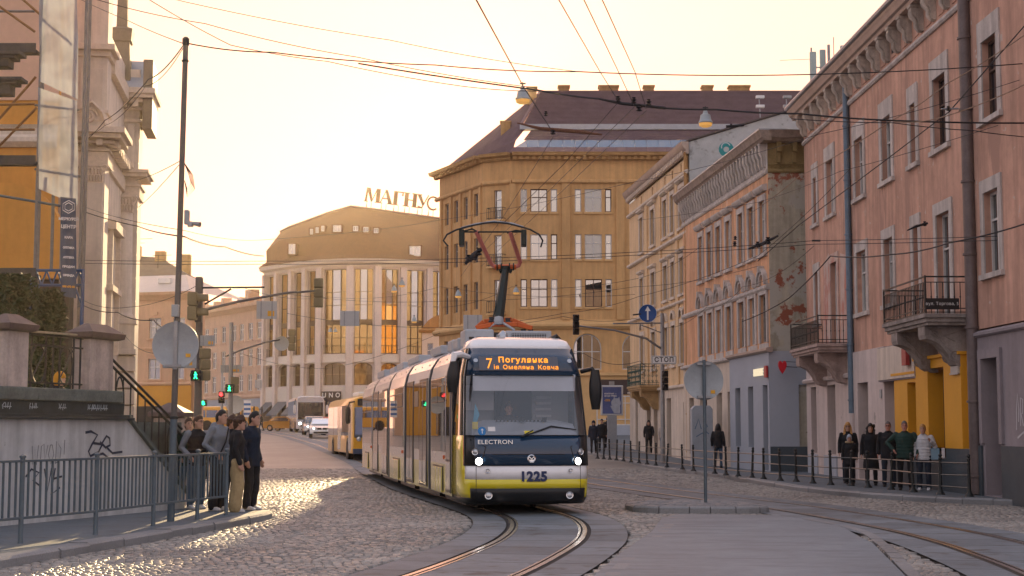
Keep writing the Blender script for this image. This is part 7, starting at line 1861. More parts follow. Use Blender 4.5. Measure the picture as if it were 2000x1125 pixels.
person('man in glasses with black padded vest and blue jeans beside the stair pillar', (-5.98, 29.3, Z), R(38), 1.76, CBLK, CJEAN, SHOEW, HBR, 'short', extras=('glasses',), arms='pocket', padded=True, sleeves=CGREY, group=gl, head_turn=R(25))
person('person in dark green jacket half hidden by the stair pillar', (-6.28, 29.9, Z), R(30), 1.72, CGRN, CJEAN, SHOEW, HBR, 'short', arms='pocket', group=gl)
person('tall man in grey hoodie with dark trousers and a bag strap', (-5.45, 28.7, Z), R(62), 1.86, CGREY, CBLK, SHOEW, HBLK, 'crop', extras=('strap', 'hoodback'), arms='pocket', group=gl, head_turn=R(18), wide=.5)
person('person in black jacket mostly hidden between grey hoodie and black sweater', (-5.4, 29.6, Z), R(60), 1.76, CBLK, CBLK, SHOEB, HBR, 'mop', arms='down', group=gl, head_turn=R(10))
person('boy in black sweater and wide khaki trousers with curly brown hair', (-5.03, 28.25, Z), R(105), 1.74, CBLK, CKHAKI, SHOEW, HBR, 'mop', arms='down', wide=1.0, group=gl, coat=-.02, head_turn=R(-8))
person('man in navy tracksuit top standing nearest the road', (-4.87, 28.9, Z), R(70), 1.83, CNAVY, CBLK, SHOEW, HBLK, 'short', arms='down', group=gl, coat=.03, wide=.3, head_turn=R(8))
person('blonde woman in glasses and dark coat behind the child', (9.38, 43.1, Z), R(-12), 1.68, CBLK, CDKJ, SHOEB, HBLN, 'long', extras=('glasses',), vox=.015, coat=.1, group=gr_)
person('child in black coat and pale beanie in front of the blonde woman', (9.22, 42.2, Z), R(-12), 1.34, CBLK, CBLK, SHOEB, BEANIE, 'beanie', extras=('fur',), vox=.015, coat=.12, group=gr_, wide=.4)
person('woman with long curly black hair in a long black coat', (9.62, 41.4, Z), R(-15), 1.64, CBLK, CBLK, SHOEB, HBLK, 'curly', vox=.015, coat=.35, group=gr_, build=1.05)
person('balding man in glasses with black jacket over teal shirt', (9.85, 40.4, Z), R(-18), 1.7, CBLK, CDKJ, SHOEB, HGRY, 'crop', extras=('glasses',), skin=SKINR, vox=.015, group=gr_, build=1.12, coat=.05, arms='down')
person('man in dark green padded jacket with hand on hip', (9.72, 38.2, Z), R(-16), 1.7, CGRN, CBLK, SHOEB, HGRY, 'crop', skin=SKINR, vox=.014, group=gr_, build=1.2, padded=True, arms='hips')
person('blonde woman in white padded jacket with a blue shoulder bag', (10.15, 38.1, Z), R(-22), 1.62, CWHT, CDKJ, SHOEW, HBLN, 'short', extras=('bluebag',), vox=.014, group=gr_, build=1.08, padded=True, arms='bag', wide=.2, tilt=-.1)
person('woman in black jacket and trousers walking along the far right pavement', (6.85, 77.3, gz(77.3) + Z), R(-10), 1.68, CBLK, CBLK, SHOEB, HBLK, 'long', vox=.022, step=.18, arms='walk')
person('woman in white top and blue jeans walking beside the lady in black', (7.42, 75.5, gz(75.5) + Z), R(-10), 1.64, CCREAM, CJEAN, SHOEW, HBLN, 'long', vox=.022, step=.12, arms='walk')
person('woman with long black hair seen from behind near the grey cabinet', (7.98, 59.8, Z), R(165), 1.7, CBLK, CJEAN, SHOEB, HBLK, 'long', vox=.02, step=.1)
person('person in dark hooded coat walking just right of the tram mirror', (4.15, 78.5, gz(78.5) + Z), R(-5), 1.66, CNAVY, CBLK, SHOEB, CNAVY, 'hooded', vox=.022, step=.15, coat=.1)
person('man in black carrying a white bag behind the hooded walker', (4.72, 81, gz(81) + Z), R(-10), 1.7, CBLK, CBLK, SHOEB, HBLK, 'short', vox=.022, step=.15)
person('person in black standing beside the advertising column', (5.35, 86.5, gz(86.5) + Z), R(150), 1.74, CBLK, CBLK, SHOEB, HBLK, 'short', vox=.022, coat=.2)
person('pedestrian in white top crossing left of the yellow minibus', (-26.6, 159, gz(159)), R(60), 1.72, CCREAM, CJEAN, SHOEB, HBR, 'short', vox=.035, step=.2)
person('pedestrian in dark jacket crossing in front of the yellow minibus', (-25.2, 155, gz(155)), R(-60), 1.72, CBLK, CDKJ, SHOEB, HBLK, 'short', vox=.035, step=.2)
person('person in dark coat far behind the waiting group', (-9.9, 50.5, .0), R(20), 1.72, CBLK, CBLK, SHOEB, HBLK, 'short', vox=.025)
person('person in brown coat on the stair behind the handrail', (-8.3, 36.5, .0), R(40), 1.7, cloth('brown_coat', (.12, .05, .03)), CBLK, SHOEB, HBR, 'short', vox=.02)
person('person in yellow hood and black jacket behind the terrace railing', (-8.35, 28.3, .95), R(75), 1.72, CBLK, CBLK, SHOEB, HOODY, 'hooded', vox=.015)
_d = TRM @ Vector((-.13, 1.72, .42)); person('tram driver in dark jacket seated behind the windshield', (_d.x, _d.y, _d.z), math.asin(.16), 1.74, cloth('driver_jacket', (.05, .055, .065)), CBLK, SHOEB, HBLK, 'short', vox=.012, seated=True, arms='drive')
# ------------------------------------------------------------------ railings, poles, signs, lights, wires
# left railing
fp = [(-7.55, 17.2), (-7.02, 18.8), (-6.49, 20.5), (-5.96, 22.2), (-5.6, 24.2), (-5.26, 25.9), (-5.0, 27.1)]
lr = thing('pedestrian_railing', 'blue-grey barred pedestrian railing along the left kerb', 'railing', (-6.49, 20.5, .118))
O_ = Vector((-6.49, 20.5, 0))
pm = MB(); pm.lathe([(.042, 0), (.034, .03), (.034, 1.12), (.045, 1.125), (.045, 1.15), (.01, 1.17)], 12); pm = pm.mesh('post', POLE_BLUE); smooth(pm, 40)
bm_ = MB(); bm_.box(-.012, .012, -.012, .012, .33, 1.07); bm_ = bm_.mesh('bar', POLE_BLUE)
for p in fp: inst(bpy.data.objects.new('post', pm), lr, Vector((*p, 0)) - O_)
for (a, b) in zip(fp, fp[1:]):
    A, B = Vector((*a, 0)) - O_, Vector((*b, 0)) - O_; L_ = (B - A).length; d = (B - A) / L_
    for z in (1.08, .33): q = MB(); q.bar(A + d * .03 + Vector((0, 0, z)), B - d * .03 + Vector((0, 0, z)), .045, .035); q.build('rail', POLE_BLUE, lr, .006)
    n = int(L_ / .135)
    for k in range(1, n): inst(bpy.data.objects.new('bar', bm_), lr, A + d * (L_ * k / n), (0, 0, math.atan2(d.y, d.x)))
# right railing
base = [(1893.6, 970), (1837, 966), (1784, 961.6), (1740.6, 956.5), (1695.6, 952.5), (1662, 949), (1622.5, 947.4), (1587.8, 944.2), (1555, 941), (1524, 939), (1491.5, 936), (1469, 933.5), (1441.8, 931), (1418, 928.5), (1396, 925.5), (1354.5, 920), (1333, 917), (1302.5, 913), (1281, 909.5), (1263.8, 907), (1248, 904.8), (1232.5, 903), (1217.6, 901), (1204, 899.3), (1191, 898), (1179, 897), (1167, 896)]
rr_ = thing('pavement_railing', 'dark iron three rail fence along the right pavement', 'railing', (10.15, 34.1, .118))
P_ = []
for px, py in base:
    Y = 40.
    for _ in range(60):
        z = gz(Y) + .118; v = gr(px, py, z); Y = .5 * Y + .5 * min(max(v.y, 30), 95)
    P_.append(Vector((gr(px, py, gz(Y) + .118).x, Y, gz(Y) + .118)))
pm = MB(); pm.lathe([(.11, 0), (.1, .03), (.06, .07), (.043, .13), (.036, .5), (.034, .8), (.046, .81), (.046, .84), (.025, .86), (.04, .885), (.045, .905), (.03, .935), (.008, .945)], 12); pm = pm.mesh('post', IRON); smooth(pm, 40)
RO_ = Vector((10.15, 34.1, .118))
lean = [(0, 0)] + [(random.uniform(-.05, .03), random.uniform(-.02, .02)) for _ in P_[1:]]
for v, l in zip(P_, lean):
    o = inst(bpy.data.objects.new('post', pm), rr_, v - RO_, (l[1], -l[0] * 1.2, 0))
RAILM = mat('worn_rail_paint', (.10, .10, .095), .35, .5, var=.3, vs=8)
for (a, la), (b, lb) in zip(zip(P_, lean), zip(P_[1:], lean[1:])):
    for z in (.74, .47, .19):
        q = MB(); q.tube([a + Vector((-la[0] * z * 1.2, 0, z)) - RO_, b + Vector((-lb[0] * z * 1.2, 0, z + random.uniform(-.015, .01))) - RO_], .018, 6); q.build('rail', RAILM, rr_)

def pole(parent, p0, p1, r0, r1, m, name='pole', n=12):
    q = MB(); q.tube([p0, p1], [r0, r1], n); return q.build(name, m, parent, sm=40)
def disc_sign(parent, c, r, yaw=0., face=SIGNBACK, name='sign_disc'):
    q = MB(); q.lathe([(.001, -.006), (r - .012, -.006), (r, -.012), (r, .012), (r - .02, .012), (.001, .004)], 40, (0, 0, 0), 'y'); return q.build(name, face, parent, sm=30, loc=c, rot=(0, 0, yaw))
def tlight(name_label, loc, rz, lens=(0, 0, 0), s=.30, n=3, parent=None, body=BLACK, cat='traffic light', board=False, arrow_off=False):
    """traffic light head facing local -y; lens colours: None dark or emission"""
    t = thing('traffic_light', name_label, cat, loc, rz)
    for k in range(n):
        z = (n / 2 - k - .5) * s
        q = MB(); q.box(-s * .48, s * .48, -.1, .12, z - s * .48, z + s * .48); h = q.build('housing', body, t, .03)
        q = MB(); q.lathe([(.001, -.02), (s * .34, 0), (s * .36, .02)], 16, (0, -.105, z), 'y'); q.build('lens', lens[k] if lens[k] else mat('dark_lens', (.03, .03, .03), .2, var=0) if 'dark_lens' not in bpy.data.materials else (lens[k] or bpy.data.materials['dark_lens']), h, sm=40)
        q = MB(); rows = []
        for yy, rr in ((-.1, .4), (-.1 - s * .75, .36)): rows.append([(s * rr * math.cos(R(a)), yy, z + s * rr * math.sin(R(a))) for a in range(-20, 201, 20)])
        q.loft(rows, False, False); v = q.build('visor', body, h, sm=60); v.modifiers.new('skin', 'SOLIDIFY').thickness = .008
    return t
GREENL = emis('green_signal', (.02, 1.0, .35), 2.2); REDL = emis('red_signal', (1.0, .05, .05), 2.2); GREENDOT = emis('green_figure', (.1, 1.0, .5), 2.0)
YBOARD = mat('yellow_grey_signal_back', (.2, .16, .085), .6, var=.1)
# tall pole with camera, at the railing
tp_ = thing('tall_pole', 'tall slim steel pole with camera and cable loops behind the left railing', 'pole', (-5.59, 25.4, .118)); TO = Vector((-5.59, 25.4, .118))
a, c = Vector((-5.59, 25.4, .118)) - TO, at(363, 78, 25.4) - TO
pole(tp_, a, a.lerp(c, .21), .062, .06, POLE_BLUE); pole(tp_, a.lerp(c, .21), c, .052, .045, POLED)
q = MB(); q.lathe([(.052, -.1), (.06, -.06), (.06, .02), (.03, .05)], 12, c); q.lathe([(.05, -.03), (.07, -.02), (.07, .02), (.05, .03)], 12, a.lerp(c, .21)); q.lathe([(.05, -.02), (.065, 0), (.05, .02)], 12, a.lerp(c, .955)); q.build('collar', IRON, tp_)['kind'] = 'stuff'
p = at(372, 436, 25.3) - TO
q = MB(); q.box(p.x - .1, p.x - .02, p.y - .05, p.y + .05, p.z - .02, p.z + .22); q.build('junction_box', SIGNBACK, tp_, .01)
q = MB(); q.lathe([(.05, 0), (.055, .05), (.03, .09)], 12, (p.x, p.y, p.z - .06)); q.tube([(p.x + .02, p.y, p.z), (p.x + .17, p.y - .05, p.z - .03)], [.03, .045], 10); q.build('camera_head', STEELGREY, tp_, sm=40)
q = MB()
for k in range(4):
    x0 = at(360, 318, 25.35) - TO; q.tube([x0, x0 + Vector((.08 + .02 * k, 0, -.2)), x0 + Vector((.12 + .02 * k, 0, -.35 - .03 * k)), x0 + Vector((.06, 0, -.45 - .04 * k)), x0 + Vector((.01, 0, -.3))], .006, 4)
q.build('cable_loop', CABLE, tp_)['kind'] = 'stuff'
q = MB(); p = at(343, 607, 25.3) - TO; q.box(p.x - .06, p.x + .06, p.y - .06, p.y + .02, p.z - .1, p.z + .1); q.build('junction_box', SIGNBACK, tp_, .01)
rs = thing('round_sign', 'large grey back of a round sign on the tall left pole', 'road sign', at(343, 674, 25.28))
disc_sign(rs, (0, 0, 0), .385)
q = MB(); q.box(-.035, .035, -.03, -.015, -.4, .4); q.box(-.16, .1, -.05, -.01, -.36, -.32); q.build('bracket', STEELGREY, rs); q = MB(); q.box(.17, .25, -.012, -.008, -.2, -.14); q.build('sticker', STICKER, rs)
# pole A: concrete mast with traffic lights and arms
mA = thing('signal_mast', 'concrete signal mast with long arms behind the stair pillar', 'mast', (*(at(389, 700, 37).xy), 0)); MO_ = Vector((*(at(389, 700, 37).xy), 0))
def LA(px, py, Y=37): return at(px, py, Y) - MO_
pole(mA, Vector((0, 0, 0)), LA(389, 630), .1, .085, POLED); q = MB(); q.box(LA(383, 545).x, LA(396, 545).x, -.08, .08, LA(383, 630).z, LA(383, 541).z); q.build('mast_head', POLED, mA, .01)
q = MB(); q.tube([LA(396, 562), LA(516, 561, 38)], .024, 7); q.build('dark_arm', IRON, mA); q = MB(); q.tube([LA(400, 594), LA(452, 564)], .025, 6); q.build('arm_brace', IRON, mA)
q = MB(); q.tube([LA(396, 606), LA(470, 588, 38), LA(560, 572, 39.5), LA(622, 568, 40.5)], [.036, .033, .03, .024], 8); q.build('long_arm', POLED, mA, sm=40)
tlight('big traffic light seen from behind high on the concrete mast', at(377, 598, 36.6), R(95), (None, None, None), .34, 2, body=YBOARD)
tlight('dark traffic light on the end of the long grey arm', at(622, 572, 40.5), R(185), (None, None, None), .26, 3, body=YBOARD)
tlight('column of round signal backs under the small grey board', at(400, 712, 36.8), R(200), (None, None, None), .26, 3, body=YBOARD)
g = tlight('green walking figure signal on the nearer left mast', at(384, 734, 36.5), R(0), (None,), .27, 1)
q = MB()
for pth in ([(0, .06), (0, -.01)], [(0, .0), (-.035, -.075)], [(0, .0), (.035, -.075)], [(0, .045), (-.035, .01)], [(0, .045), (.035, .015)]): stroke(pth, .028, -.128, mb=q)
q.lathe([(.001, 0), (.022, 0), (.022, .004)], 10, (0, -.13, .085), 'y'); q.build('green_figure', GREENL, g)
def board(label, px0, py0, px1, py1, Y, m=SIGNBACK, st=True, name='sign_board', cat='road sign'):
    c = at((px0 + px1) / 2, (py0 + py1) / 2, Y); s = Y / 3012.7; W, H = (px1 - px0) * s, (py1 - py0) * s
    t = thing(name, label, cat, c); q = MB(); q.box(-W / 2, W / 2, -.015, .015, -H / 2, H / 2); q.build('board', m, t, .01)
    q = MB(); q.box(-W * .3, -W * .24, -.03, -.015, -H / 2, H / 2); q.box(W * .24, W * .3, -.03, -.015, -H / 2, H / 2); q.build('stiffener', STEELGREY, t)['kind'] = 'stuff'
    if st: q = MB(); q.box(W * .05, W * .38, -.02, -.016, -H * .35, 0 - H * .05); q.build('sticker', STICKER, t)
    return t
PALEB = mat('pale_sign_back', (.46, .46, .46), .5, .2, var=.05)
board('small grey board with orange sticker beside the concrete mast', 391, 655, 420, 676, 36.9)
board('grey rectangular sign back low behind the round sign', 318, 683, 384, 719, 27)
board('pale square sign back hanging from the long arm', 501, 588, 541, 623, 38.8, PALEB)
board('pale crumpled sign back hung on wires before the store', 664, 607, 702, 637, 46, PALEB, False)
board('pale blank board hung left of the pantograph', 905, 615, 942, 646, 52, PALEB, False)
board('grey board with orange sticker on the second left mast', 431, 713, 472, 728, 60)
board('small white board far along the left street', 498, 742, 512, 758, 90, PALEB, False)
# pole B and smaller signals further
mB = thing('signal_mast', 'thin grey signal mast with curved arm further up the left street', 'mast', (*(at(452, 700, 60).xy), 0)); MO_ = Vector((*(at(452, 700, 60).xy), 0))
pole(mB, Vector((0, 0, 0)), LA(452, 630, 60), .1, .08, STEELGREY)
q = MB(); q.tube([LA(441, 696, 60), LA(470, 684, 61), LA(520, 668, 62), LA(570, 659, 63)], .036, 8); q.build('curved_arm', POLED, mB, sm=40)
tlight('dark traffic light on the end of the curved left arm', at(570, 664, 63), R(180), (None, None, None), .3, 3, body=YBOARD)
disc = thing('round_sign', 'small grey back of a round sign under the curved left arm', 'road sign', at(550, 671, 62.5)); disc_sign(disc, (0, 0, 0), .3)
g = tlight('green walking figure signal on the further left mast', at(449, 759, 59.8), R(0), (None,), .36, 1)
q = MB()
for pth in ([(0, .08), (0, -.01)], [(0, .0), (-.05, -.1)], [(0, .0), (.05, -.1)], [(0, .06), (-.05, .01)], [(0, .06), (.05, .02)]): stroke(pth, .04, -.128, mb=q)
q.lathe([(.001, 0), (.03, 0), (.03, .004)], 10, (0, -.13, .11), 'y'); q.build('green_figure', GREENL, g)
tlight('round signal backs beside the further green figure', at(458, 752, 60), R(200), (None, None, None), .32, 2, body=YBOARD)
tlight('small red signal on a thin pole in the left distance', at(433, 776, 75), R(0), (REDL, None), .3, 2)
mC = thing('signal_pole', 'thin pale signal pole in the left distance', 'pole', (*(at(434, 780, 75.3).xy), .15)); pole(mC, Vector((0, 0, 0)), at(434, 728, 75.3) - Vector((*(at(434, 780, 75.3).xy), .15)), .07, .06, PALEB)
tlight('tiny green and amber signal above the heads of the waiting group', at(398, 787, 70), R(0), (GREENL,), .3, 1)
disc = thing('round_sign', 'grey back of a round sign in the left distance by the coach', 'road sign', at(459, 790, 72)); disc_sign(disc, (0, 0, 0), .42); pole(disc, Vector((0, .03, -1.4)), Vector((0, .03, .3)), .03, .03, STEELGREY)
bs = thing('bus_stop_sign', 'white and blue bus stop sign in the left distance', 'bus stop sign', at(483, 795, 85)); q = MB(); q.box(-.32, .32, -.03, .03, -.9, .6); q.build('plate', WHITEP, bs)
for k in range(3): q = MB(); q.box(-.3, .3, -.035, -.03, -.7 + k * .42, -.5 + k * .42); q.build('blue_stripe', mat('blue_stripe', (.04, .15, .4), .5, var=0) if k == 0 else bpy.data.materials['blue_stripe'], bs)
bs.scale = (.62, .62, .62); pole(bs, Vector((0, .05, -2.6)), Vector((0, .05, .6)), .04, .04, STEELGREY)

# right: island sign, arrow sign mast, stop plate, lights
ri = thing('round_sign', 'grey back of a round sign on the refuge island pole', 'road sign', (3.95, 31.6, .13)); RO2 = Vector((3.95, 31.6, .13))
pole(ri, Vector((0, 0, 0)), at(1375, 703, 31.6) - RO2, .034, .034, POLE_BLUE)
c = at(1374.5, 743, 31.66) - RO2; disc_sign(ri, c, .405)
q = MB(); q.box(c.x + .14, c.x + .23, c.y - .016, c.y - .012, c.z - .27, c.z - .2); q.build('sticker', STICKER, ri)
q = MB()
for dz in (.34, -.34): q.box(c.x - .14, c.x + .14, c.y - .07, c.y - .01, c.z + dz - .025, c.z + dz + .025)
q.build('clamp', STEELGREY, ri)['kind'] = 'stuff'
MR = Vector((*(at(1294, 800, 66).xy), .14)); mr = thing('signal_mast', 'grey signal mast carrying the blue arrow sign on the right pavement', 'mast', MR)
def LR(px, py, Y=66): return at(px, py, Y) - MR
pole(mr, Vector((0, 0, 0)), LR(1293, 612), .1, .085, STEELGREY)
q = MB(); q.tube([LR(1290, 680), LR(1262, 661, 65), LR(1200, 645, 64), LR(1126, 636, 63)], [.05, .045, .04, .035], 8); q.build('curved_arm', STEELGREY, mr, sm=40)
q = MB(); q.tube([LR(1292, 631), LR(1198, 632, 64)], .035, 6); q.tube([LR(1292, 650), LR(1250, 634, 65)], .025, 6); q.build('top_arm', STEELGREY, mr)
bl = thing('arrow_sign', 'round blue sign with a white arrow pointing up', 'road sign', at(1265, 612, 65.4)); disc_sign(bl, (0, 0, 0), .375, 0, mat('sign_blue', (.012, .075, .27), .4, var=0)); disc_sign(bl, (0, .006, 0), .39, 0, WHITEP, 'white_rim')
q = MB(); q.add([(-.035, -.02, -.3), (.035, -.02, -.3), (.035, -.02, .1), (-.035, -.02, .1), (-.12, -.02, .1), (.12, -.02, .1), (0, -.02, .31)], [(0, 1, 2, 3), (4, 5, 6)]); q.build('arrow', WHITEP, bl)
st = thing('stop_plate', 'white rectangular plate reading СТОП on the right signal mast', 'road sign', at(1297, 703, 65.7)); q = MB(); q.box(-.53, .53, -.012, .012, -.185, .185); q.build('plate', WHITEP, st, .03)
q = MB()
for x0, x1, z0, z1 in ((-.5, .5, .15, .165), (-.5, .5, -.165, -.15), (-.515, -.5, -.15, .15), (.5, .515, -.15, .15)): q.box(x0, x1, -.016, -.012, z0, z1)
q.build('border', BLACK, st)['kind'] = 'stuff'; lettering('СТОП', .27, BLACK, st, (0, -.016, .0), extrude=.002, bold=.006, spacing=1.15)
tlight('black traffic light hanging at the end of the right curved arm', at(1125, 634, 63), R(0), (None, None, None), .28, 3)
tlight('black traffic light on the right mast below the stop plate', at(1299, 743, 65.6), R(0), (None, None, None), .28, 3)
cb = thing('utility_cabinet', 'tall pale grey rounded cabinet with scribbles on the right pavement', 'cabinet', (7.62, 62, .118)); q = MB(); q.prism([(-.42, 0), (.42, 0), (.42, 2.3), (.3, 2.44), (-.3, 2.44), (-.42, 2.3)], -.3, .3); q.build('body', mat('cabinet_paint', (.36, .39, .43), .6, var=.1), cb, .02)
q = MB()
for pth in ([(-.3, 1.5), (-.15, 1.9), (-.05, 1.5)], [(.05, 1.9), (.2, 1.6), (.05, 1.5), (.25, 1.3)], [(-.25, 1.2), (0, 1.35), (.15, 1.1)]): stroke(pth, .04, -.305, mb=q)
q.build('graffiti', mat('blue_scribble', (.1, .17, .25), .7, var=0), cb)
ad = thing('advert_column', 'blue poster light box with a sleeping cat on a grey column', 'advertising column', (*(at(1195, 830, 85).xy), gz(85) + .118)); AO = ad.location.copy()
q = MB(); c = at(1195, 782, 85) - AO; W, H = 1.24, 1.66
q.box(c.x - W / 2, c.x + W / 2, -.12, .12, c.z - H / 2, c.z + H / 2); q.build('frame', mat('advert_frame', (.5, .52, .55), .4, .3, var=0), ad, .04)
q = MB(); q.box(c.x - W / 2 + .1, c.x + W / 2 - .1, -.135, -.12, c.z - H / 2 + .1, c.z + H / 2 - .1); q.build('poster', mat('poster_blue', (.07, .10, .26), .5, var=.25, vs=.9), ad)
q = MB(); ell_ = []
q.lathe([(.001, -.01), (.26, -.008), (.27, 0)], 16, (c.x + .22, -.137, c.z - .15), 'y'); q.prism([(c.x + .05, c.z + .02), (c.x + .12, c.z + .22), (c.x + .2, c.z + .08)], -.146, -.137); q.prism([(c.x + .3, c.z + .08), (c.x + .4, c.z + .2), (c.x + .44, c.z)], -.146, -.137); q.prism([(c.x - .1, c.z - .3), (c.x + .45, c.z - .3), (c.x + .45, c.z - .7), (c.x + .1, c.z - .7)], -.146, -.138); q.build('cat_picture', mat('poster_cat', (.36, .40, .48), .5, var=.2, vs=4), ad)
lettering('КОНТРАКТ —', .1, WHITEP, ad, (c.x - .42, -.14, c.z + .36), extrude=.002, align='LEFT', bold=.003); lettering('ЦЕ ЩО ТРЕБА', .1, WHITEP, ad, (c.x - .42, -.14, c.z + .24), extrude=.002, align='LEFT', bold=.003); lettering('-25%', .16, STICKER, ad, (c.x - .42, -.14, c.z + .0), extrude=.002, align='LEFT', bold=.004)
q = MB(); q.box(c.x - .26, c.x + .26, -.14, .14, 0, c.z - H / 2); q.build('column', mat('advert_column_grey', (.28, .3, .33), .6, var=.1), ad, .02); q = MB(); q.box(c.x - .14, c.x + .14, -.1, .1, c.z + H / 2, c.z + H / 2 + .22); q.build('top_box', STEELGREY, ad)
ss = thing('shop_sign', 'small oval red and white shop sign on the cream house', 'shop sign', at(1340, 783, 73)); q = MB(); q.lathe([(.001, -.03), (.3, -.03), (.3, .03), (.001, .03)], 20, (0, 0, 0), 'y'); o = q.build('plate', WHITEP, ss); o.scale = (1, 1, .72)
q = MB(); q.prism([(-.26, -.06), (.26, -.06), (.1, -.17), (0, -.2), (-.1, -.17)], -.036, -.03); q.build('red_lower', bpy.data.materials['glossy_red'], ss); q = MB(); q.prism([(-.16, .12), (.16, .12), (0, .19)], -.036, -.03); q.build('red_upper', bpy.data.materials['glossy_red'], ss); lettering('STRIKESHOP', .11, BLACK, ss, (0, -.036, .02), extrude=.002, bold=.003)
q = MB(); q.bar((0, 0, .22), (.5, .4, .3), .03, .03); q.build('bracket', IRON, ss)

# hanging street lamps
LAMPG = mat('pendant_lamp_metal', (.33, .37, .38), .5, .4, var=.1)
AMBG = mat('amber_glass_painted_glow', (.75, .42, .12), .25, var=.05, emit=((1.0, .5, .12), .25))  # lamps are unlit; weak emission stands for sky light through the bowls
def lamp(label, px, py, Y, s, grp='hanging street lamps'):
    t = thing('hanging_street_lamp', label, 'street lamp', at(px, py, Y), 0, grp)
    q = MB(); q.lathe([(.001, .36 * s), (.06 * s, .36 * s), (.09 * s, .26 * s), (.16 * s, .22 * s), (.19 * s, .05 * s), (.24 * s, -.02 * s), (.23 * s, -.05 * s)], 18, cap=False); q.build('shade', LAMPG, t, sm=35)
    q = MB(); q.lathe([(.22 * s, -.04 * s), (.2 * s, -.13 * s), (.12 * s, -.17 * s), (.001, -.18 * s)], 18, cap=False); q.build('glass_bowl', AMBG, t, sm=50)
    q = MB(); q.tube([(0, 0, .34 * s), (0, 0, .5 * s)], .02 * s, 6); q.box(-.09 * s, .09 * s, -.02, .02, .44 * s, .48 * s); q.build('hook', IRON, t)
lamp('larger hanging street lamp left of the roof ridge of the ochre building', 1021, 192, 40, .86)
lamp('hanging street lamp in front of the grey gable with graffiti', 1378, 238, 40, .82)
for px, py, Y, lb in ((895, 577, 75, 'small hanging lamp against the shaded side of the ochre building'), (1008, 570, 80, 'small hanging lamp right of the pantograph arm'), (785, 556, 80, 'bright small hanging lamp in front of the store, right of a pair'), (770, 567, 85, 'small hanging lamp just left of the bright one before the store'), (809, 627, 95, 'tiny hanging lamp low in front of the store by the pale pilaster'), (645, 648, 110, 'right one of two tiny lamps low before the store'), (655, 648, 118, 'leftover tiny lamp beside its twin low before the store')):
    lamp(lb, px, py, Y, .75)

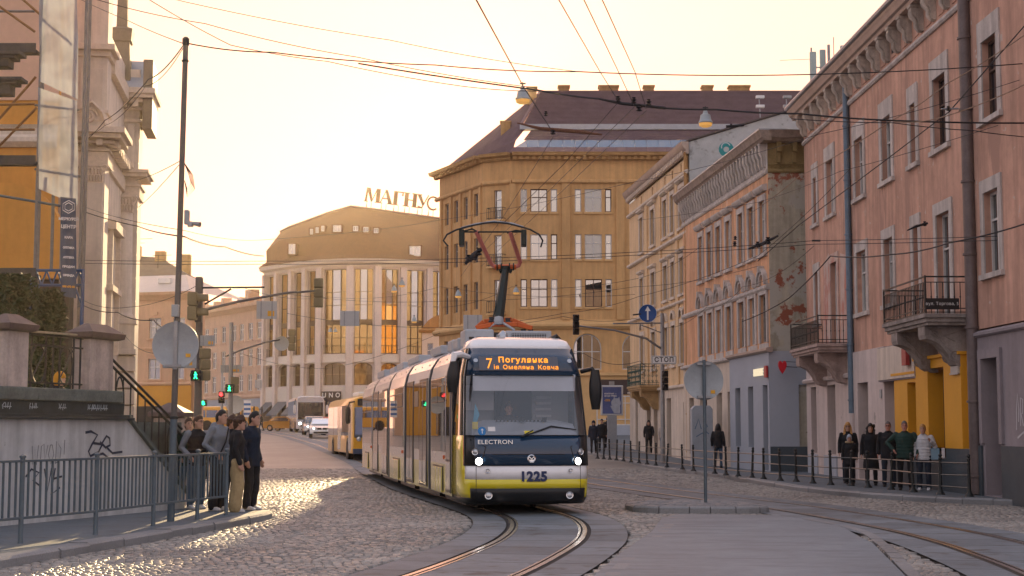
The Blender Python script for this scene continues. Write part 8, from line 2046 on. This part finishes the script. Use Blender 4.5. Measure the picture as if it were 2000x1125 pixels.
# overhead wires
def wire(label, pts, r=.012, sag=0., m=CABLE, name='overhead_wire', cat='cable', grp=None):
    V = [at(*p) for p in pts]; out = []
    for a, b in zip(V, V[1:]):
        n = 10
        for k in range(n): t = k / n; out.append(a.lerp(b, t) - Vector((0, 0, sag * 4 * t * (1 - t))))
    out.append(V[-1]); o_ = out[0].copy()
    q = MB(); q.tube([v - o_ for v in out], r * .85, 5, False); o = q.build(name, m); o.location = o_
    return tag(o, label, cat, grp)
ROPE = mat('twisted_beige_rope', (.35, .24, .17), .8, var=.3, vs=30)
W_ = [
 ('thick contact wire from the top edge down past the big hanging lamp', [(925, -10, 17), (1024, 172, 30), (1082, 262, 36)], .012, 0),
 ('left of three contact wires falling from the top edge to the insulators', [(1086, -10, 16), (1172, 140, 26), (1207, 196, 30)], .008, 0),
 ('middle of three contact wires falling from the top edge to the insulators', [(1136, -10, 16), (1208, 140, 26), (1238, 205, 30)], .008, 0),
 ('right of three contact wires falling from the top edge to the insulators', [(1172, -10, 16), (1240, 140, 26), (1262, 212, 30)], .008, 0),
 ('thin contact wire from the insulators down left to the pantograph', [(1207, 200, 30), (1100, 322, 32), (985, 434, 34.3)], .007, 0),
 ('thin contact wire from the middle insulator down towards the far street', [(1238, 210, 30), (1080, 365, 42), (930, 505, 60)], .008, 0),
 ('thin contact wire from the right insulator down towards the far street', [(1262, 216, 30), (1110, 362, 42), (940, 520, 62)], .008, 0),
 ('thin wire from the lower insulator arm down behind the pantograph', [(1080, 268, 36), (985, 420, 45), (900, 540, 60)], .008, 0),
 ('thick black span cable from the big lamp across to the pink house', [(700, 124, 34), (1050, 176, 32), (1170, 193, 31), (1260, 208, 31), (1400, 214, 31), (1560, 222, 31), (1760, 236, 31.5), (2040, 240, 32)], .022, .02),
 ('long sagging cable from the tall pole across the sky to the right edge', [(363, 84, 25.4), (530, 102, 27), (850, 127, 29), (1130, 140, 30), (1560, 146, 31), (2040, 121, 32)], .014, .04),
 ('high wire from the top left corner dipping to the roof ridge', [(280, -8, 30), (450, 88, 30), (640, 120, 31), (900, 168, 32), (1060, 178, 32)], .010, .03),
 ('high thin wire from left of the tall pole to the span cable', [(165, -8, 30), (400, 46, 30), (700, 112, 31), (1050, 172, 32)], .010, .05),
 ('highest thin wire crossing the sky in the upper centre', [(320, -6, 28), (760, 78, 29), (1130, 140, 30)], .008, .05),
 ('thin wire from the ornate building up to the tall pole top', [(150, -5, 45), (250, 40, 35), (361, 86, 25.4)], .010, .02),
 ('doubled cable from the tall pole top down left to the ornate columns', [(360, 86, 25.4), (290, 155, 32), (205, 235, 45), (150, 285, 50)], .014, .1),
 ('second strand of the cable sagging from pole top to the ornate columns', [(360, 90, 25.4), (285, 168, 32), (205, 245, 45), (150, 262, 50)], .009, .15),
 ('short wire from mid pole down left to the ornate corner', [(356, 312, 25.4), (265, 352, 50)], .009, .05),
 ('steeper short wire from mid pole down left to the ornate corner', [(355, 316, 25.4), (270, 405, 50)], .009, .05),
 ('dark cable bundle from the columns past the camera to the right', [(155, 410, 50), (270, 442, 45), (360, 462, 26), (440, 482, 32), (515, 500, 40)], .018, .04),
 ('thin cable above the dark bundle crossing behind the tall pole', [(155, 400, 50), (360, 450, 27), (520, 468, 40), (858, 430, 60), (1240, 355, 45), (1600, 262, 33), (2040, 140, 32)], .008, .08),
 ('upper of two level wires crossing the street above the tram', [(150, 508, 50), (515, 510, 42), (870, 506, 42), (1250, 492, 42), (1590, 470, 40), (2040, 458, 33)], .010, .02),
 ('lower of two level wires crossing the street above the tram', [(150, 514, 50), (515, 516, 42), (870, 513, 42), (1250, 498, 42), (1590, 477, 40), (2040, 466, 33)], .010, .02),
 ('dark cable falling from the upper right across the pink house windows', [(2040, 6, 31), (1854, 218, 31.5), (1740, 305, 36), (1560, 440, 45), (1480, 510, 48)], .016, 0),
 ('beige twisted rope from the right edge down to the long sign cable', [(2040, 40, 31), (1850, 163, 31.5), (1740, 236, 32), (1560, 345, 45), (1460, 420, 52)], .014, .05),
 ('second beige rope rising to the right edge from the dark knot', [(1745, 238, 31.4), (1850, 226, 31.4), (2040, 145, 31.4)], .014, .06),
 ('thin cable below the black span cable on the pink house', [(1545, 232, 32), (1745, 240, 31.8), (1900, 255, 31.6), (2040, 270, 31.5)], .012, .02),
 ('heavy black cable sagging across the lower windows of the pink house', [(1450, 628, 50), (1540, 583, 47), (1622, 500, 41), (1740, 497, 36), (1855, 474, 33), (2040, 424, 31)], .020, .05),
 ('long thin wire rising from behind the tram to the pink house', [(860, 640, 60), (1100, 612, 55), (1245, 580, 55), (1480, 500, 50), (1660, 330, 40)], .010, .1),
 ('thin wire sagging across the ochre front under the middle windows', [(865, 600, 70), (1000, 560, 70), (1240, 545, 65), (1370, 480, 60)], .010, .2),
 ('thin wire just above the arched windows of the ochre building', [(560, 612, 60), (860, 640, 60), (1100, 618, 60), (1240, 622, 62), (1290, 615, 66)], .010, .15),
 ('level thin wire in front of the third window row of the ochre building', [(560, 574, 60), (870, 588, 60), (1240, 560, 60), (1480, 520, 55)], .009, .15),
 ('sagging wire in front of the store near the tall golden windows', [(470, 560, 60), (640, 580, 70), (860, 560, 70), (1240, 575, 60)], .009, .25),
 ('lower sagging wire before the store arches', [(470, 690, 70), (640, 720, 80), (860, 650, 80)], .012, .2),
 ('loose wire from the arrow sign mast across the cream house', [(1295, 640, 66), (1380, 600, 62), (1450, 560, 58), (1590, 480, 45)], .010, .25),
 ('wire hanging from the ochre arch to the signal arm', [(1075, 655, 70), (1140, 690, 68), (1250, 705, 66), (1290, 700, 66)], .014, .3),
 ('thin wire crossing the peach house upper windows', [(1245, 430, 60), (1480, 395, 50), (1640, 335, 40), (2040, 215, 32)], .009, .05),
 ('wire bundle drooping over the left ornate base', [(160, 595, 50), (230, 610, 42), (300, 625, 33), (343, 640, 26)], .016, .08),
 ('second drooping wire at the left ornate base', [(160, 585, 50), (250, 600, 42), (390, 555, 37)], .009, .12),
 ('third loose wire above the stair handrail', [(165, 640, 50), (240, 650, 42), (300, 690, 34), (389, 680, 37)], .008, .12),
]
for lb, pts, r, sg_ in W_: wire(lb, pts, r, sg_, ROPE if 'beige' in lb else CABLE)
# insulators and hangers on the wires
def knot(label, pts, rs, m=CABLE, blobs=(), cat='insulator'):
    V = [at(*p) for p in pts]; t = thing('wire_insulator', label, cat, V[0]); o_ = V[0]
    q = MB(); q.tube([v - o_ for v in V], rs, 7); q.build('rod', m, t, sm=40)
    for px, py, Y, s in blobs:
        p = at(px, py, Y) - o_; q = MB(); q.lathe([(s * .3, -s), (s, -s * .7), (s * .4, -s * .2), (s, s * .2), (s * .4, s * .6), (s * .7, s)], 8, p); q.build('insulator_bell', CABLE, t, sm=40)
    return t
RUSTI = mat('rusty_insulator_arm', (.16, .07, .04), .8, var=.3, vs=20)
knot('rusty insulator arm below the big hanging lamp', [(1010, 240, 36), (1055, 251, 36), (1130, 257, 36), (1176, 263, 36)], [.015, .045, .05, .02], RUSTI, ((1080, 257, 36, .07), (1066, 222, 34, .05)))
knot('black insulator group in front of the maroon roof', [(1170, 193, 31), (1215, 202, 31), (1300, 211, 31)], [.02, .035, .03], CABLE, ((1207, 194, 31, .06), (1238, 196, 31, .06), (1248, 211, 31, .07), (1267, 200, 31, .06)))
knot('small black insulator beside the lamp before the grey gable', [(1418, 247, 32), (1453, 244, 32)], [.03, .03], CABLE, ((1428, 246, 32, .04),))
knot('tangle of black insulators before the peach house end windows', [(1462, 486, 46), (1490, 476, 46), (1520, 460, 46)], [.03, .06, .03], CABLE, ((1480, 478, 46, .09), (1500, 470, 46, .1), (1435, 476, 46, .07), (1436, 465, 46, .06)))
knot('dark knot of wire clamps left of the pantograph', [(908, 515, 50), (925, 500, 50), (942, 484, 50)], [.04, .12, .05], CABLE, ((915, 505, 50, .12), (935, 492, 50, .12), (928, 503, 50, .1)))
knot('blue-grey clamp where wires cross on the pink house', [(1838, 213, 31.4), (1872, 212, 31.4)], [.02, .02], STEELGREY, ((1852, 212, 31.4, .05),))
knot('wall anchor with tensioner between the pink house windows', [(1772, 450, 38), (1790, 442, 38), (1811, 436, 38.2)], [.015, .03, .03], CABLE, ((1806, 437, 38.2, .06),))
knot('dark insulator on the level wires above the pantograph', [(1586, 470, 40), (1602, 470, 40)], [.025, .025])
knot('black rod insulator by the arrow sign', [(1236, 615, 60), (1252, 613, 60)], [.03, .03])
# ------------------------------------------------------------------ warm haze, added for the golden flare veil over the far buildings
hz = MB(); hz.box(-430, 430, -330, 530, -1.15, 36)
hm = bpy.data.materials.new('flare_veil_haze'); hm.use_nodes = True
N = hm.node_tree.nodes; L = hm.node_tree.links; N.clear()
pv = N.new('ShaderNodeVolumePrincipled'); pv.inputs['Color'].default_value = (1.0, .84, .68, 1); pv.inputs['Density'].default_value = .00024; pv.inputs['Anisotropy'].default_value = .72
o_ = N.new('ShaderNodeOutputMaterial'); L.new(pv.outputs[0], o_.inputs['Volume'])
tag(hz.build('haze', hm), None, None, kind='stuff')
cy.volume_bounces = 0
